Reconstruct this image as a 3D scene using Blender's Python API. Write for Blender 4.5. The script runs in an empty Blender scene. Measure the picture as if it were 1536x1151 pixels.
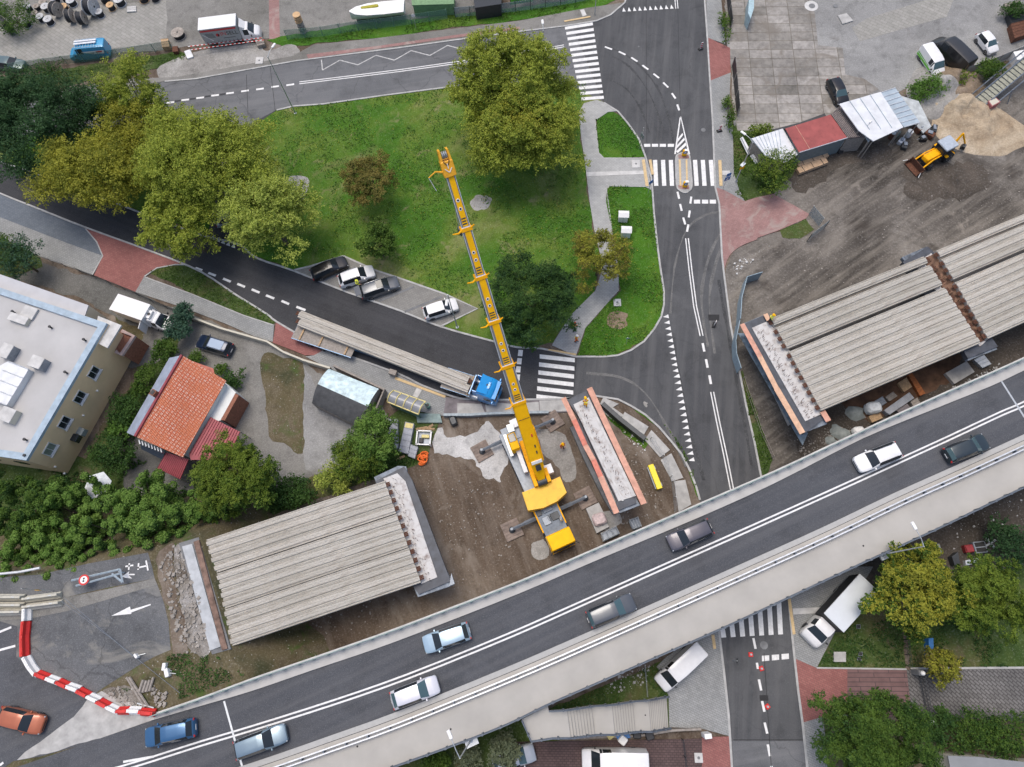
import bpy,bmesh,math,random
import numpy as np
from mathutils import Vector,Matrix,geometry
random.seed(7)
R=math.radians
PI=math.pi
SC=bpy.context.scene
COL=SC.collection
H=76.0
FPX=1024.0
CX,CY=768.0,575.5
NX,NY=816.0,930.0
_u,_v=(NX-CX)/FPX,(CY-NY)/FPX
ZC=Vector((-_u,-_v,1.0)).normalized()
XC=(Vector((1,0,0))-ZC*ZC.x).normalized()
YC=ZC.cross(XC)
MW=Matrix((XC,YC,ZC))
def P(px,py,z=0.0):
 d=MW@Vector(((px-CX)/FPX,(CY-py)/FPX,-1.0))
 t=(z-H)/d.z
 return Vector((d.x*t,d.y*t,z))
cam_d=bpy.data.cameras.new('camera')
cam_d.sensor_width=36.0
cam_d.lens=24.0
cam_d.clip_start=1.0
cam_d.clip_end=3000.0
cam=bpy.data.objects.new('camera',cam_d)
COL.objects.link(cam)
cam.matrix_world=Matrix.Translation((0,0,H))@MW.to_4x4()
SC.camera=cam
SUN_EL,SUN_AZ=R(73),R(-30)
w=bpy.data.worlds.new('World');SC.world=w;w.use_nodes=True
nt=w.node_tree
for n in list(nt.nodes):nt.nodes.remove(n)
sky=nt.nodes.new('ShaderNodeTexSky');sky.sky_type='NISHITA';sky.sun_disc=False
sky.sun_elevation=SUN_EL;sky.sun_rotation=SUN_AZ
sky.air_density=1.0;sky.dust_density=4.0;sky.ozone_density=1.2
bg=nt.nodes.new('ShaderNodeBackground');bg.inputs['Strength'].default_value=0.15
wo=nt.nodes.new('ShaderNodeOutputWorld')
nt.links.new(sky.outputs[0],bg.inputs[0]);nt.links.new(bg.outputs[0],wo.inputs[0])
sun_d=bpy.data.lights.new('sun','SUN');sun_d.energy=1.3;sun_d.angle=R(30)
sun_d.color=(1.0,0.93,0.83)
sun=bpy.data.objects.new('sun',sun_d);COL.objects.link(sun)
sdir=Vector((math.sin(SUN_AZ)*math.cos(SUN_EL),math.cos(SUN_AZ)*math.cos(SUN_EL),math.sin(SUN_EL)))
sun.rotation_euler=sdir.to_track_quat('Z','Y').to_euler()
SC.view_settings.view_transform='Standard'
SC.view_settings.look='None'
SC.view_settings.gamma=1.0
SC.view_settings.exposure=0.26
MATS={}
class NT:
 def __init__(s,name):
  m=bpy.data.materials.new(name);m.use_nodes=True
  s.m=m;s.t=m.node_tree
  s.b=s.t.nodes['Principled BSDF']
  s.tc=s.t.nodes.new('ShaderNodeTexCoord')
 def n(s,typ,**kw):
  nd=s.t.nodes.new(typ)
  for k,v in kw.items():
   if k in nd.inputs:nd.inputs[k].default_value=v
   else:setattr(nd,k,v)
  return nd
 def l(s,a,b):s.t.links.new(a,b)
 def coord(s,rot=0.0,sc=(1,1,1)):
  mp=s.n('ShaderNodeMapping');mp.inputs['Rotation'].default_value=(0,0,rot)
  mp.inputs['Scale'].default_value=sc
  if rot:
   mp.inputs['Scale'].default_value=(1,1,1)
   s.l(s.tc.outputs['Object'],mp.inputs[0])
   m2=s.n('ShaderNodeMapping');m2.inputs['Scale'].default_value=sc
   s.l(mp.outputs[0],m2.inputs[0]);return m2.outputs[0]
  s.l(s.tc.outputs['Object'],mp.inputs[0]);return mp.outputs[0]
 def noise(s,scale,detail=4,rough=0.55,co=None,dist=0.0):
  nd=s.n('ShaderNodeTexNoise');nd.inputs['Scale'].default_value=scale
  nd.inputs['Detail'].default_value=detail;nd.inputs['Roughness'].default_value=rough
  nd.inputs['Distortion'].default_value=dist
  s.l(co if co else s.tc.outputs['Object'],nd.inputs['Vector']);return nd.outputs['Fac']
 def ramp(s,fac,stops):
  nd=s.n('ShaderNodeValToRGB');cr=nd.color_ramp
  while len(cr.elements)>1:cr.elements.remove(cr.elements[-1])
  for i,(p,c)in enumerate(stops):
   e=cr.elements[0]if i==0 else cr.elements.new(p)
   e.position=p;e.color=(c[0],c[1],c[2],1)if not isinstance(c,(int,float))else(c,c,c,1)
  s.l(fac,nd.inputs[0]);return nd.outputs[0]
 def mix(s,fac,a,b,mode='MIX'):
  nd=s.n('ShaderNodeMix');nd.data_type='RGBA';nd.blend_type=mode
  if isinstance(fac,(int,float)):nd.inputs[0].default_value=fac
  else:s.l(fac,nd.inputs[0])
  for k,x in((6,a),(7,b)):
   if isinstance(x,tuple):nd.inputs[k].default_value=(x[0],x[1],x[2],1)
   else:s.l(x,nd.inputs[k])
  return nd.outputs[2]
 def bump(s,h,strength=0.3,dist=0.05):
  nd=s.n('ShaderNodeBump');nd.inputs['Strength'].default_value=strength
  nd.inputs['Distance'].default_value=dist
  s.l(h,nd.inputs['Height']);s.l(nd.outputs[0],s.b.inputs['Normal'])
 def done(s,col=None,rough=0.8,metal=0.0,spec=None):
  if col is not None:
   if isinstance(col,tuple):s.b.inputs['Base Color'].default_value=(*col,1)
   else:s.l(col,s.b.inputs['Base Color'])
  s.b.inputs['Roughness'].default_value=rough;s.b.inputs['Metallic'].default_value=metal
  if spec is not None:s.b.inputs['Specular IOR Level'].default_value=spec
  return s.m
def simple(name,col,rough=0.6,metal=0.0,var=0.12,sc=3.0,spec=None,bump=0.0,fine=None):
 """paint, metal, timber ...: one colour broken by dirt and wear."""
 if name in MATS:return MATS[name]
 t=NT(name)
 f=t.noise(sc,5,0.6)
 a=tuple(c*(1-var*1.6)for c in col);b=tuple(min(1,c*(1+var))for c in col)
 c=t.ramp(f,[(0.3,a),(0.7,b)])
 if fine:
  f2=t.noise(fine,3,0.6)
  c=t.mix(t.ramp(f2,[(0.55,0.0),(0.75,0.5)]),c,tuple(x*0.45 for x in col))
 if bump:t.bump(f,bump)
 MATS[name]=t.done(c,rough,metal,spec);return MATS[name]
def ground(name,stops,big=0.12,mid=0.8,fine=6.0,speck=None,speck_sc=3.0,speck_thr=0.25,rough=0.95,bump=0.4,streak=None,spots=None,crack=0):
 """loose ground or paving seen from above. stops = colours dark > light."""
 t=NT(name)
 nb=t.noise(big,5,0.6,dist=0.6);nm=t.noise(mid,6,0.65);nf=t.noise(fine,4,0.7)
 k=len(stops)
 c=t.ramp(nb,[(0.32+0.36*i/(k-1),s)for i,s in enumerate(stops)])
 c=t.mix(0.75,c,t.ramp(nm,[(0.3,0.62),(0.5,1.0),(0.72,1.0)]),'MULTIPLY')
 c=t.mix(0.8,c,t.ramp(nf,[(0.3,0.7),(0.55,1.0),(0.75,1.0)]),'MULTIPLY')
 c=t.mix(0.5,c,t.ramp(nf,[(0.55,0.0),(0.8,0.28)]),'ADD')
 if spots:
  for(ss,th,sc_)in spots:
   ns=t.noise(ss,5,0.65,dist=0.8)
   c=t.mix(t.ramp(ns,[(th,0.0),(th+0.12,0.85)]),c,sc_)
 if streak:
  co=t.coord(streak[0],(streak[2],1.0,1.0))
  ns=t.noise(1.1,4,0.6,co=co)
  c=t.mix(t.ramp(ns,[(0.45,0.0),(0.72,streak[1])]),c,streak[3])
 if crack:
  v=t.n('ShaderNodeTexVoronoi');v.feature='DISTANCE_TO_EDGE';v.inputs['Scale'].default_value=0.13
  cn=t.n('ShaderNodeTexNoise');cn.inputs['Scale'].default_value=0.8;cn.inputs['Detail'].default_value=4
  t.l(t.tc.outputs['Object'],cn.inputs['Vector'])
  am=t.n('ShaderNodeVectorMath',operation='MULTIPLY_ADD');t.l(cn.outputs['Color'],am.inputs[0]);am.inputs[1].default_value=(1.6,1.6,0);t.l(t.tc.outputs['Object'],am.inputs[2])
  t.l(am.outputs[0],v.inputs['Vector'])
  c=t.mix(t.ramp(v.outputs['Distance'],[(0.0035,crack),(0.008,0.0)]),c,(0.03,0.03,0.032))
 if speck:
  v=t.n('ShaderNodeTexVoronoi');v.inputs['Scale'].default_value=speck_sc
  t.l(t.tc.outputs['Object'],v.inputs['Vector'])
  sz=t.ramp(v.outputs['Distance'],[(speck_thr*0.7,1.0),(speck_thr,0.0)])
  rnd=t.n('ShaderNodeSeparateColor');t.l(v.outputs['Color'],rnd.inputs[0])
  on=t.ramp(rnd.outputs[0],[(0.62,0.0),(0.66,1.0)])
  f=t.n('ShaderNodeMath',operation='MULTIPLY');t.l(sz,f.inputs[0]);t.l(on,f.inputs[1])
  c=t.mix(f.outputs[0],c,speck)
 t.bump(nf,bump,0.06)
 MATS[name]=t.done(c,rough,0.0,0.25);return MATS[name]
def brick(name,c1,c2,mortar,bw,bh,rot,msize=0.03,offset=0.5,dirt=0.5,rough=0.9,big=0.2,stain=None):
 t=NT(name)
 co=t.coord(rot,(1,1,1))if rot else t.tc.outputs['Object']
 br=t.n('ShaderNodeTexBrick');br.offset=offset
 br.inputs['Color1'].default_value=(*c1,1);br.inputs['Color2'].default_value=(*c2,1)
 br.inputs['Mortar'].default_value=(*mortar,1);br.inputs['Scale'].default_value=1.0
 br.inputs['Mortar Size'].default_value=msize;br.inputs['Mortar Smooth'].default_value=0.3
 br.inputs['Brick Width'].default_value=bw;br.inputs['Row Height'].default_value=bh
 t.l(co,br.inputs['Vector'])
 nb=t.noise(big,5,0.65);nm=t.noise(1.3,6,0.7)
 c=t.mix(dirt,br.outputs['Color'],t.ramp(nb,[(0.3,0.5),(0.62,1.0)]),'MULTIPLY')
 c=t.mix(dirt,c,t.ramp(nm,[(0.32,0.6),(0.6,1.0)]),'MULTIPLY')
 if stain:c=t.mix(t.ramp(t.noise(0.35,5,0.6,dist=1.0),[(0.52,0.0),(0.66,0.8)]),c,stain)
 t.bump(br.outputs['Fac'],-0.3,0.02)
 MATS[name]=t.done(c,rough,0,0.3);return MATS[name]
ground('soil',[(0.075,0.053,0.037),(0.13,0.098,0.072),(0.21,0.17,0.132)],0.07,0.7,5.0,speck=(0.29,0.265,0.235),speck_sc=2.2,speck_thr=0.13,spots=[(0.16,0.56,(0.25,0.215,0.18)),(0.35,0.6,(0.07,0.052,0.04))],streak=(R(70),0.45,0.10,(0.25,0.215,0.18)))
ground('yard_dirt',[(0.045,0.039,0.033),(0.125,0.112,0.098),(0.25,0.23,0.205)],0.06,0.5,4.0,speck=(0.3,0.275,0.245),speck_sc=2.0,speck_thr=0.12,streak=(R(-35),0.5,0.12,(0.3,0.27,0.23)),spots=[(0.12,0.57,(0.055,0.047,0.04)),(0.22,0.62,(0.27,0.24,0.205))])
ground('verge_soil',[(0.06,0.062,0.03),(0.12,0.1,0.055),(0.15,0.125,0.085)],0.2,1.2,6.0,speck=(0.38,0.37,0.34),speck_sc=2.5,speck_thr=0.15,spots=[(0.4,0.56,(0.06,0.10,0.022))])
ground('grass',[(0.032,0.10,0.006),(0.055,0.145,0.010),(0.11,0.175,0.024),(0.23,0.23,0.09)],0.085,0.9,7.0,spots=[(0.3,0.60,(0.25,0.22,0.12)),(0.11,0.57,(0.17,0.18,0.07)),(1.1,0.68,(0.02,0.07,0.01))],bump=0.8)
ground('grass_fresh',[(0.034,0.115,0.006),(0.056,0.155,0.009),(0.11,0.185,0.02)],0.12,0.9,7.0,spots=[(0.22,0.67,(0.2,0.17,0.1))],bump=0.8)
ground('grass_rough',[(0.04,0.075,0.016),(0.065,0.10,0.024),(0.13,0.115,0.05)],0.16,1.2,5.0,spots=[(0.3,0.6,(0.13,0.10,0.065))],bump=0.9)
ground('asphalt_new',[(0.040,0.041,0.045),(0.050,0.051,0.056),(0.064,0.066,0.070)],0.05,0.35,14.0,bump=0.15,rough=0.85,streak=(R(23),0.35,0.04,(0.082,0.083,0.086)))
ground('asphalt_mid',[(0.066,0.068,0.073),(0.082,0.085,0.09),(0.104,0.107,0.112)],0.06,0.4,14.0,bump=0.15,rough=0.85,streak=(R(98),0.5,0.05,(0.14,0.14,0.142)),spots=[(0.09,0.60,(0.125,0.126,0.13)),(0.3,0.66,(0.05,0.051,0.055))],crack=0.18)
ground('asphalt_old',[(0.115,0.118,0.125),(0.145,0.15,0.158),(0.175,0.178,0.185)],0.06,0.4,14.0,bump=0.15,rough=0.9,streak=(R(-9),0.4,0.05,(0.21,0.21,0.215)),spots=[(0.3,0.64,(0.10,0.102,0.108))],crack=0.3)
ground('asphalt_dusty',[(0.10,0.104,0.11),(0.13,0.135,0.142),(0.165,0.167,0.17)],0.10,0.5,10.0,bump=0.2,rough=0.9,spots=[(0.13,0.53,(0.25,0.24,0.215)),(0.1,0.62,(0.07,0.073,0.08))],crack=0.35)
ground('asphalt_deck',[(0.068,0.072,0.082),(0.078,0.083,0.094),(0.092,0.096,0.106)],0.05,0.3,14.0,bump=0.1,rough=0.8,streak=(R(-24.5),0.5,0.02,(0.125,0.126,0.132)),spots=[(0.6,0.69,(0.05,0.052,0.06)),(0.08,0.62,(0.105,0.108,0.115))])
ground('yard_concrete',[(0.20,0.20,0.195),(0.27,0.27,0.265),(0.33,0.33,0.32)],0.08,0.6,7.0,bump=0.2,spots=[(0.25,0.64,(0.17,0.16,0.15))])
ground('yard_grey',[(0.16,0.155,0.14),(0.22,0.215,0.2),(0.27,0.262,0.245)],0.09,0.7,8.0,bump=0.3,spots=[(0.35,0.64,(0.12,0.115,0.10))])
ground('lane_dark',[(0.10,0.10,0.095),(0.13,0.13,0.122),(0.17,0.165,0.155)],0.1,0.7,8.0,bump=0.3)
ground('pale_gravel',[(0.38,0.375,0.365),(0.5,0.495,0.485),(0.6,0.595,0.585)],0.2,0.9,6.0,bump=0.5,speck=(0.2,0.19,0.18),speck_sc=2.5,speck_thr=0.15,spots=[(0.3,0.64,(0.26,0.24,0.21))])
ground('rubble_ground',[(0.11,0.09,0.07),(0.22,0.2,0.175),(0.38,0.365,0.35)],0.3,1.5,6.0,bump=0.9,speck=(0.5,0.49,0.48),speck_sc=3.5,speck_thr=0.3)
ground('sand',[(0.33,0.25,0.165),(0.44,0.355,0.25),(0.52,0.44,0.33)],0.2,1.0,5.0,bump=0.6)
ground('sand_dark',[(0.2,0.15,0.1),(0.26,0.2,0.14),(0.3,0.24,0.18)],0.3,1.0,5.0,bump=0.6)
ground('dark_spoil',[(0.05,0.042,0.034),(0.08,0.068,0.056),(0.12,0.10,0.082)],0.15,1.0,5.0,bump=0.6)
ground('dust',[(0.24,0.23,0.215),(0.33,0.32,0.30),(0.4,0.39,0.37)],0.2,0.8,5.0,bump=0.3)
ground('cobble',[(0.27,0.265,0.25),(0.36,0.355,0.34),(0.42,0.41,0.4)],0.2,1.0,5.0,bump=0.8,speck=(0.16,0.155,0.15),speck_sc=4.0,speck_thr=0.25)
brick('paver_grey',(0.29,0.30,0.30),(0.34,0.35,0.345),(0.2,0.2,0.2),0.4,0.2,R(25),0.02,dirt=0.35)
brick('paver_light',(0.40,0.405,0.40),(0.46,0.465,0.455),(0.3,0.3,0.29),0.4,0.2,R(3),0.02,dirt=0.35)
brick('paver_blue',(0.135,0.16,0.19),(0.165,0.19,0.22),(0.11,0.12,0.14),0.4,0.2,R(25),0.02,dirt=0.3)
brick('paver_red',(0.29,0.115,0.105),(0.34,0.145,0.13),(0.2,0.1,0.09),0.4,0.2,R(25),0.02,dirt=0.35,)
brick('paver_red_dusty',(0.33,0.19,0.175),(0.38,0.225,0.21),(0.27,0.17,0.16),0.4,0.2,R(-20),0.02,dirt=0.4,stain=(0.36,0.3,0.27))
brick('paver_parking',(0.24,0.235,0.22),(0.28,0.275,0.255),(0.18,0.175,0.165),0.4,0.2,R(25),0.02,dirt=0.35)
brick('paver_brown',(0.105,0.07,0.068),(0.135,0.09,0.085),(0.07,0.05,0.05),0.4,0.22,0,0.04,dirt=0.5)
brick('paver_old_red',(0.19,0.115,0.11),(0.23,0.14,0.135),(0.10,0.07,0.07),3.0,0.42,0,0.04,dirt=0.5)
brick('herringbone',(0.16,0.155,0.15),(0.21,0.205,0.20),(0.09,0.085,0.085),0.6,0.28,R(45),0.05,dirt=0.55)
brick('slab_yard',(0.26,0.245,0.22),(0.46,0.435,0.405),(0.20,0.18,0.145),3.0,1.55,R(2),0.05,offset=0.0,dirt=0.95,big=0.12,stain=(0.19,0.17,0.145))
brick('grey_sett',(0.31,0.305,0.28),(0.36,0.35,0.325),(0.24,0.235,0.21),1.0,0.5,R(35),0.03,dirt=0.4)
WHITE_PAINT=simple('road_paint_white',(0.74,0.74,0.73),0.7,var=0.10,sc=2.0,fine=9.0)
simple('road_paint_worn',(0.5,0.5,0.49),0.75,var=0.25,sc=3.0,fine=5.0)
simple('tactile_yellow',(0.62,0.46,0.25),0.85,var=0.12)
simple('kerb_stone',(0.42,0.42,0.41),0.9,var=0.15,sc=1.5)
simple('joint_seal',(0.03,0.03,0.032),0.9)
simple('concrete',(0.42,0.415,0.40),0.9,var=0.16,sc=1.2,bump=0.15)
simple('concrete_pale',(0.56,0.555,0.54),0.9,var=0.14,sc=1.0,bump=0.15)
simple('concrete_dark',(0.19,0.195,0.2),0.9,var=0.22,sc=1.0,bump=0.15)
simple('deck_walk',(0.41,0.395,0.365),0.9,var=0.07,sc=0.3)
simple('galvanised',(0.52,0.55,0.57),0.45,0.6,var=0.08)
simple('rail_blue',(0.13,0.155,0.19),0.55,0.3)
simple('rail_green',(0.30,0.38,0.36),0.6,0.1)
simple('steel_grey',(0.25,0.28,0.32),0.5,0.4,var=0.15)
simple('steel_dark',(0.06,0.065,0.07),0.5,0.4)
simple('rust',(0.13,0.055,0.032),0.95,var=0.35,sc=5.0)
simple('rust_bright',(0.33,0.11,0.035),0.9,var=0.3,sc=4.0)
simple('membrane',(0.19,0.225,0.27),0.6,var=0.5,sc=1.0,fine=2.2)
simple('membrane_dark',(0.06,0.068,0.085),0.55,var=0.25,sc=1.4)
simple('plywood_pink',(0.62,0.33,0.24),0.8,var=0.16,sc=1.6)
simple('plywood_red',(0.62,0.21,0.15),0.8,var=0.16,sc=1.6)
simple('plywood_tan',(0.66,0.42,0.28),0.8,var=0.16,sc=1.6)
simple('timber',(0.45,0.31,0.18),0.85,var=0.2,sc=4.0)
simple('timber_grey',(0.30,0.27,0.24),0.9,var=0.2,sc=4.0)
simple('yellow_paint',(0.95,0.44,0.004),0.6,var=0.08,sc=1.5,fine=2.2,spec=0.2)
simple('yellow_clean',(0.98,0.50,0.004),0.6,var=0.07,sc=1.2,spec=0.2)
simple('yellow_soft',(0.70,0.60,0.25),0.6)
simple('orange_fabric',(0.82,0.17,0.03),0.8,var=0.12,sc=8.0)
simple('orange_paint',(0.78,0.16,0.04),0.6)
simple('hivis_yellow',(0.75,0.80,0.08),0.7)
simple('deck_joint',(0.2,0.19,0.18),0.9)
simple('trouser_dark',(0.03,0.035,0.05),0.9)
simple('skin',(0.52,0.32,0.23),0.6,var=0.04)
simple('hair_dark',(0.05,0.035,0.025),0.8)
simple('plastic_white',(0.80,0.80,0.79),0.5,var=0.05)
simple('plastic_red',(0.62,0.025,0.02),0.45,var=0.10)
simple('plastic_blue',(0.03,0.16,0.42),0.45)
simple('plastic_dark',(0.03,0.031,0.034),0.6)
simple('rubber',(0.022,0.022,0.023),0.85)
simple('rim_silver',(0.55,0.56,0.58),0.35,0.8)
simple('sheet_white',(0.66,0.68,0.70),0.5,0.1,var=0.10,sc=0.8)
simple('sheet_blue',(0.42,0.50,0.56),0.5,0.2,var=0.10,sc=0.8)
simple('zinc_blue',(0.33,0.42,0.50),0.55,0.1,var=0.14,sc=1.2)
simple('zinc_roof',(0.36,0.41,0.50),0.5,0.2,var=0.16,sc=0.8)
simple('felt_grey',(0.45,0.445,0.44),0.9,var=0.07,sc=0.25)
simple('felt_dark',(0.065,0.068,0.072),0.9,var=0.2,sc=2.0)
simple('render_beige',(0.78,0.58,0.34),0.9,var=0.05,sc=0.6)
simple('render_cream',(0.56,0.53,0.44),0.9,var=0.06,sc=0.6)
simple('render_white',(0.70,0.72,0.70),0.8,var=0.06,sc=0.6)
simple('brick_wall',(0.28,0.12,0.075),0.9,var=0.2,sc=4)
simple('red_metal',(0.28,0.045,0.06),0.5,0.1,var=0.12,sc=1.5)
simple('red_roof_old',(0.32,0.075,0.07),0.7,var=0.14,sc=0.7,fine=1.6)
simple('dark_tile',(0.12,0.095,0.10),0.8,var=0.3,sc=2)
simple('cabin_grey',(0.16,0.20,0.21),0.7)
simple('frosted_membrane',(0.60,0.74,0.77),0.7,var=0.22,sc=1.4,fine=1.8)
simple('cloth_white',(0.66,0.70,0.72),0.8)
simple('mesh_green',(0.14,0.26,0.22),0.8)
simple('tent_green',(0.17,0.30,0.15),0.7,var=0.15)
simple('banner_green',(0.18,0.55,0.06),0.6)
simple('cable_black',(0.02,0.022,0.028),0.7)
simple('wood_spool',(0.36,0.32,0.28),0.9,var=0.25,sc=2.0)
simple('wood_spool_pale',(0.52,0.53,0.54),0.9,var=0.15,sc=2.0)
simple('wood_spool_new',(0.60,0.40,0.22),0.9,var=0.15,sc=2.0)
simple('chrome_white',(0.7,0.72,0.74),0.3,0.3)
simple('lamp_red',(0.40,0.02,0.02),0.25)
simple('lamp_clear',(0.42,0.45,0.48),0.3)
simple('bark',(0.11,0.085,0.06),0.95,var=0.3,sc=5)
simple('stone',(0.30,0.275,0.245),0.95,var=0.2,sc=1.0)
simple('sign_blue',(0.04,0.16,0.42),0.4)
simple('letter_black',(0.02,0.02,0.02),0.6)
simple('letter_red',(0.60,0.03,0.04),0.6)
simple('tarp_grey',(0.27,0.30,0.29),0.7)
t=NT('glass_dark');MATS['glass_dark']=t.done((0.018,0.024,0.03),0.08,0.0,0.6)
t=NT('glass_teal');MATS['glass_teal']=t.done((0.06,0.11,0.125),0.08,0.0,0.7)
t=NT('glass_clear');MATS['glass_clear']=t.done((0.5,0.58,0.62),0.15,0.0,0.5)
def car_paint(name,col,metal=0.35,rough=0.28):
 if name in MATS:return MATS[name]
 t=NT(name);t.b.inputs['Coat Weight'].default_value=0.6;t.b.inputs['Coat Roughness'].default_value=0.08
 f=t.noise(2.0,3);c=t.ramp(f,[(0.3,tuple(x*0.92 for x in col)),(0.7,col)])
 MATS[name]=t.done(c,rough,metal);return MATS[name]
car_paint('paint_white',(0.78,0.78,0.78),0.0,0.35)
car_paint('paint_black',(0.012,0.012,0.015))
car_paint('paint_matt_black',(0.012,0.012,0.014),0.0,0.45)
car_paint('paint_grey',(0.10,0.11,0.125))
car_paint('paint_silver',(0.50,0.53,0.56),0.5)
car_paint('paint_navy',(0.012,0.025,0.06))
car_paint('paint_iceblue',(0.42,0.56,0.66),0.4)
car_paint('paint_steelblue',(0.22,0.30,0.36),0.5)
car_paint('paint_blue',(0.04,0.13,0.27),0.4)
car_paint('paint_vivid_blue',(0.01,0.30,0.72),0.0,0.3)
car_paint('paint_sky_blue',(0.03,0.30,0.55),0.1,0.35)
car_paint('paint_red',(0.42,0.12,0.055),0.2)
car_paint('paint_green_grey',(0.10,0.15,0.155),0.4)
car_paint('paint_dark_teal',(0.035,0.05,0.06),0.4)
car_paint('paint_lilac',(0.10,0.095,0.115),0.4)
t=NT('clay_tile')
co=t.coord(R(-61.5),(1,1,1))
br=t.n('ShaderNodeTexBrick');br.offset=0.0
br.inputs['Color1'].default_value=(0.85,0.56,0.45,1);br.inputs['Color2'].default_value=(0.82,0.42,0.28,1)
br.inputs['Mortar'].default_value=(0.70,0.19,0.09,1);br.inputs['Scale'].default_value=1.0
br.inputs['Mortar Size'].default_value=0.075;br.inputs['Mortar Smooth'].default_value=0.4
br.inputs['Brick Width'].default_value=0.36;br.inputs['Row Height'].default_value=0.33
t.l(co,br.inputs['Vector'])
c=t.mix(t.ramp(t.noise(0.55,3),[(0.45,0.0),(0.62,0.75)]),br.outputs['Color'],(0.74,0.25,0.12))
c=t.mix(0.3,c,t.ramp(t.noise(0.4,4),[(0.3,0.7),(0.7,1.0)]),'MULTIPLY')
t.bump(br.outputs['Fac'],0.6,0.05)
MATS['clay_tile']=t.done(c,0.8)
t=NT('girder_concrete')
f1=t.noise(0.5,4);f2=t.noise(9.0,3,0.7)
co=t.coord(0,(0.12,6.5,1));f3=t.noise(1.0,4,0.7,co=co)
co=t.coord(0,(0.5,2.2,1));f4=t.noise(1.0,5,0.7,co=co)
c=t.ramp(f3,[(0.3,(0.39,0.365,0.315)),(0.5,(0.54,0.515,0.465)),(0.7,(0.65,0.63,0.585))])
c=t.mix(0.45,c,t.ramp(f1,[(0.3,0.7),(0.7,1.0)]),'MULTIPLY')
c=t.mix(t.ramp(f4,[(0.5,0.0),(0.7,0.55)]),c,(0.24,0.20,0.155))
c=t.mix(0.6,c,t.ramp(f2,[(0.35,0.7),(0.6,1.0)]),'MULTIPLY')
t.bump(f2,0.6,0.03)
oi=t.n('ShaderNodeObjectInfo')
c=t.mix(0.8,c,t.ramp(oi.outputs['Random'],[(0.0,(0.80,0.79,0.76)),(0.5,(0.95,0.95,0.94)),(1.0,(1.0,0.98,0.95))]),'MULTIPLY')
MATS['girder_concrete']=t.done(c,0.95)
t=NT('girder_flange_unused')
f1=t.noise(0.4,5);f2=t.noise(6.0,3,0.7)
c=t.ramp(f1,[(0.3,(0.22,0.205,0.18)),(0.7,(0.36,0.35,0.325))])
c=t.mix(0.6,c,t.ramp(f2,[(0.35,0.65),(0.6,1.0)]),'MULTIPLY')
MATS['girder_flange']=t.done(c,0.95)
def leaf(name,cols,trans=0.38):
 t=NT(name)
 gi=t.n('ShaderNodeNewGeometry')
 k=len(cols)
 c=t.ramp(gi.outputs['Random Per Island'],[(i/(k-1)if k>1 else 0,x)for i,x in enumerate(cols)])
 f=t.noise(0.45,3)
 c=t.mix(t.ramp(f,[(0.4,0.0),(0.65,0.65)]),c,tuple(min(1,x*1.35)for x in cols[-1]))
 t.b.inputs['Roughness'].default_value=0.6
 t.l(c,t.b.inputs['Base Color'])
 t.b.inputs['Specular IOR Level'].default_value=0.2
 tr=t.n('ShaderNodeBsdfTranslucent');t.l(c,tr.inputs[0])
 mx=t.n('ShaderNodeMixShader');mx.inputs[0].default_value=trans
 out=t.t.nodes['Material Output']
 t.l(t.b.outputs[0],mx.inputs[1]);t.l(tr.outputs[0],mx.inputs[2]);t.l(mx.outputs[0],out.inputs[0])
 MATS[name]=t.m
leaf('leaf_willow',[(0.09,0.14,0.018),(0.26,0.32,0.045),(0.45,0.50,0.08),(0.28,0.33,0.05)])
leaf('leaf_willow_pale',[(0.13,0.19,0.03),(0.29,0.36,0.065),(0.45,0.51,0.11)])
leaf('leaf_olive',[(0.10,0.13,0.016),(0.24,0.26,0.035),(0.38,0.37,0.05)])
leaf('leaf_bright',[(0.07,0.12,0.015),(0.12,0.19,0.025),(0.19,0.25,0.035)])
leaf('leaf_dark',[(0.018,0.05,0.02),(0.032,0.08,0.03),(0.055,0.12,0.042)])
leaf('leaf_dark_green',[(0.022,0.06,0.016),(0.042,0.10,0.024),(0.075,0.145,0.032)])
leaf('leaf_green',[(0.035,0.085,0.015),(0.06,0.125,0.02),(0.11,0.18,0.03)])
leaf('leaf_sumac',[(0.03,0.075,0.012),(0.05,0.11,0.018),(0.08,0.155,0.024)])
leaf('leaf_sumac_tip',[(0.10,0.21,0.03),(0.15,0.27,0.05),(0.20,0.31,0.07)])
leaf('leaf_russet',[(0.10,0.12,0.025),(0.18,0.18,0.045),(0.26,0.21,0.06)])
leaf('leaf_greyish',[(0.10,0.13,0.07),(0.14,0.17,0.10),(0.19,0.22,0.13)])
leaf('leaf_blue',[(0.03,0.075,0.045),(0.055,0.12,0.075),(0.09,0.17,0.11)])
leaf('leaf_fresh',[(0.06,0.13,0.02),(0.09,0.19,0.03),(0.13,0.24,0.045)])
def mt(x):return MATS[x]if isinstance(x,str)else x
def meta(o,label=None,cat=None,group=None,kind=None):
 if label:o['label']=label
 if cat:o['category']=cat
 if group:o['group']=group
 if kind:o['kind']=kind
 return o
def thing(name,label,cat,loc=(0,0,0),rz=0.0,group=None):
 o=bpy.data.objects.new(name,None);COL.objects.link(o)
 o.location=loc;o.rotation_euler=(0,0,rz);o.empty_display_size=0.3
 return meta(o,label,cat,group)
def copy_tree(o,parent=None):
 c=o.copy();COL.objects.link(c);c.parent=parent
 for ch in[x for x in CHILD.get(o.name,[])]:copy_tree(ch,c)
 return c
CHILD={}
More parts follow.
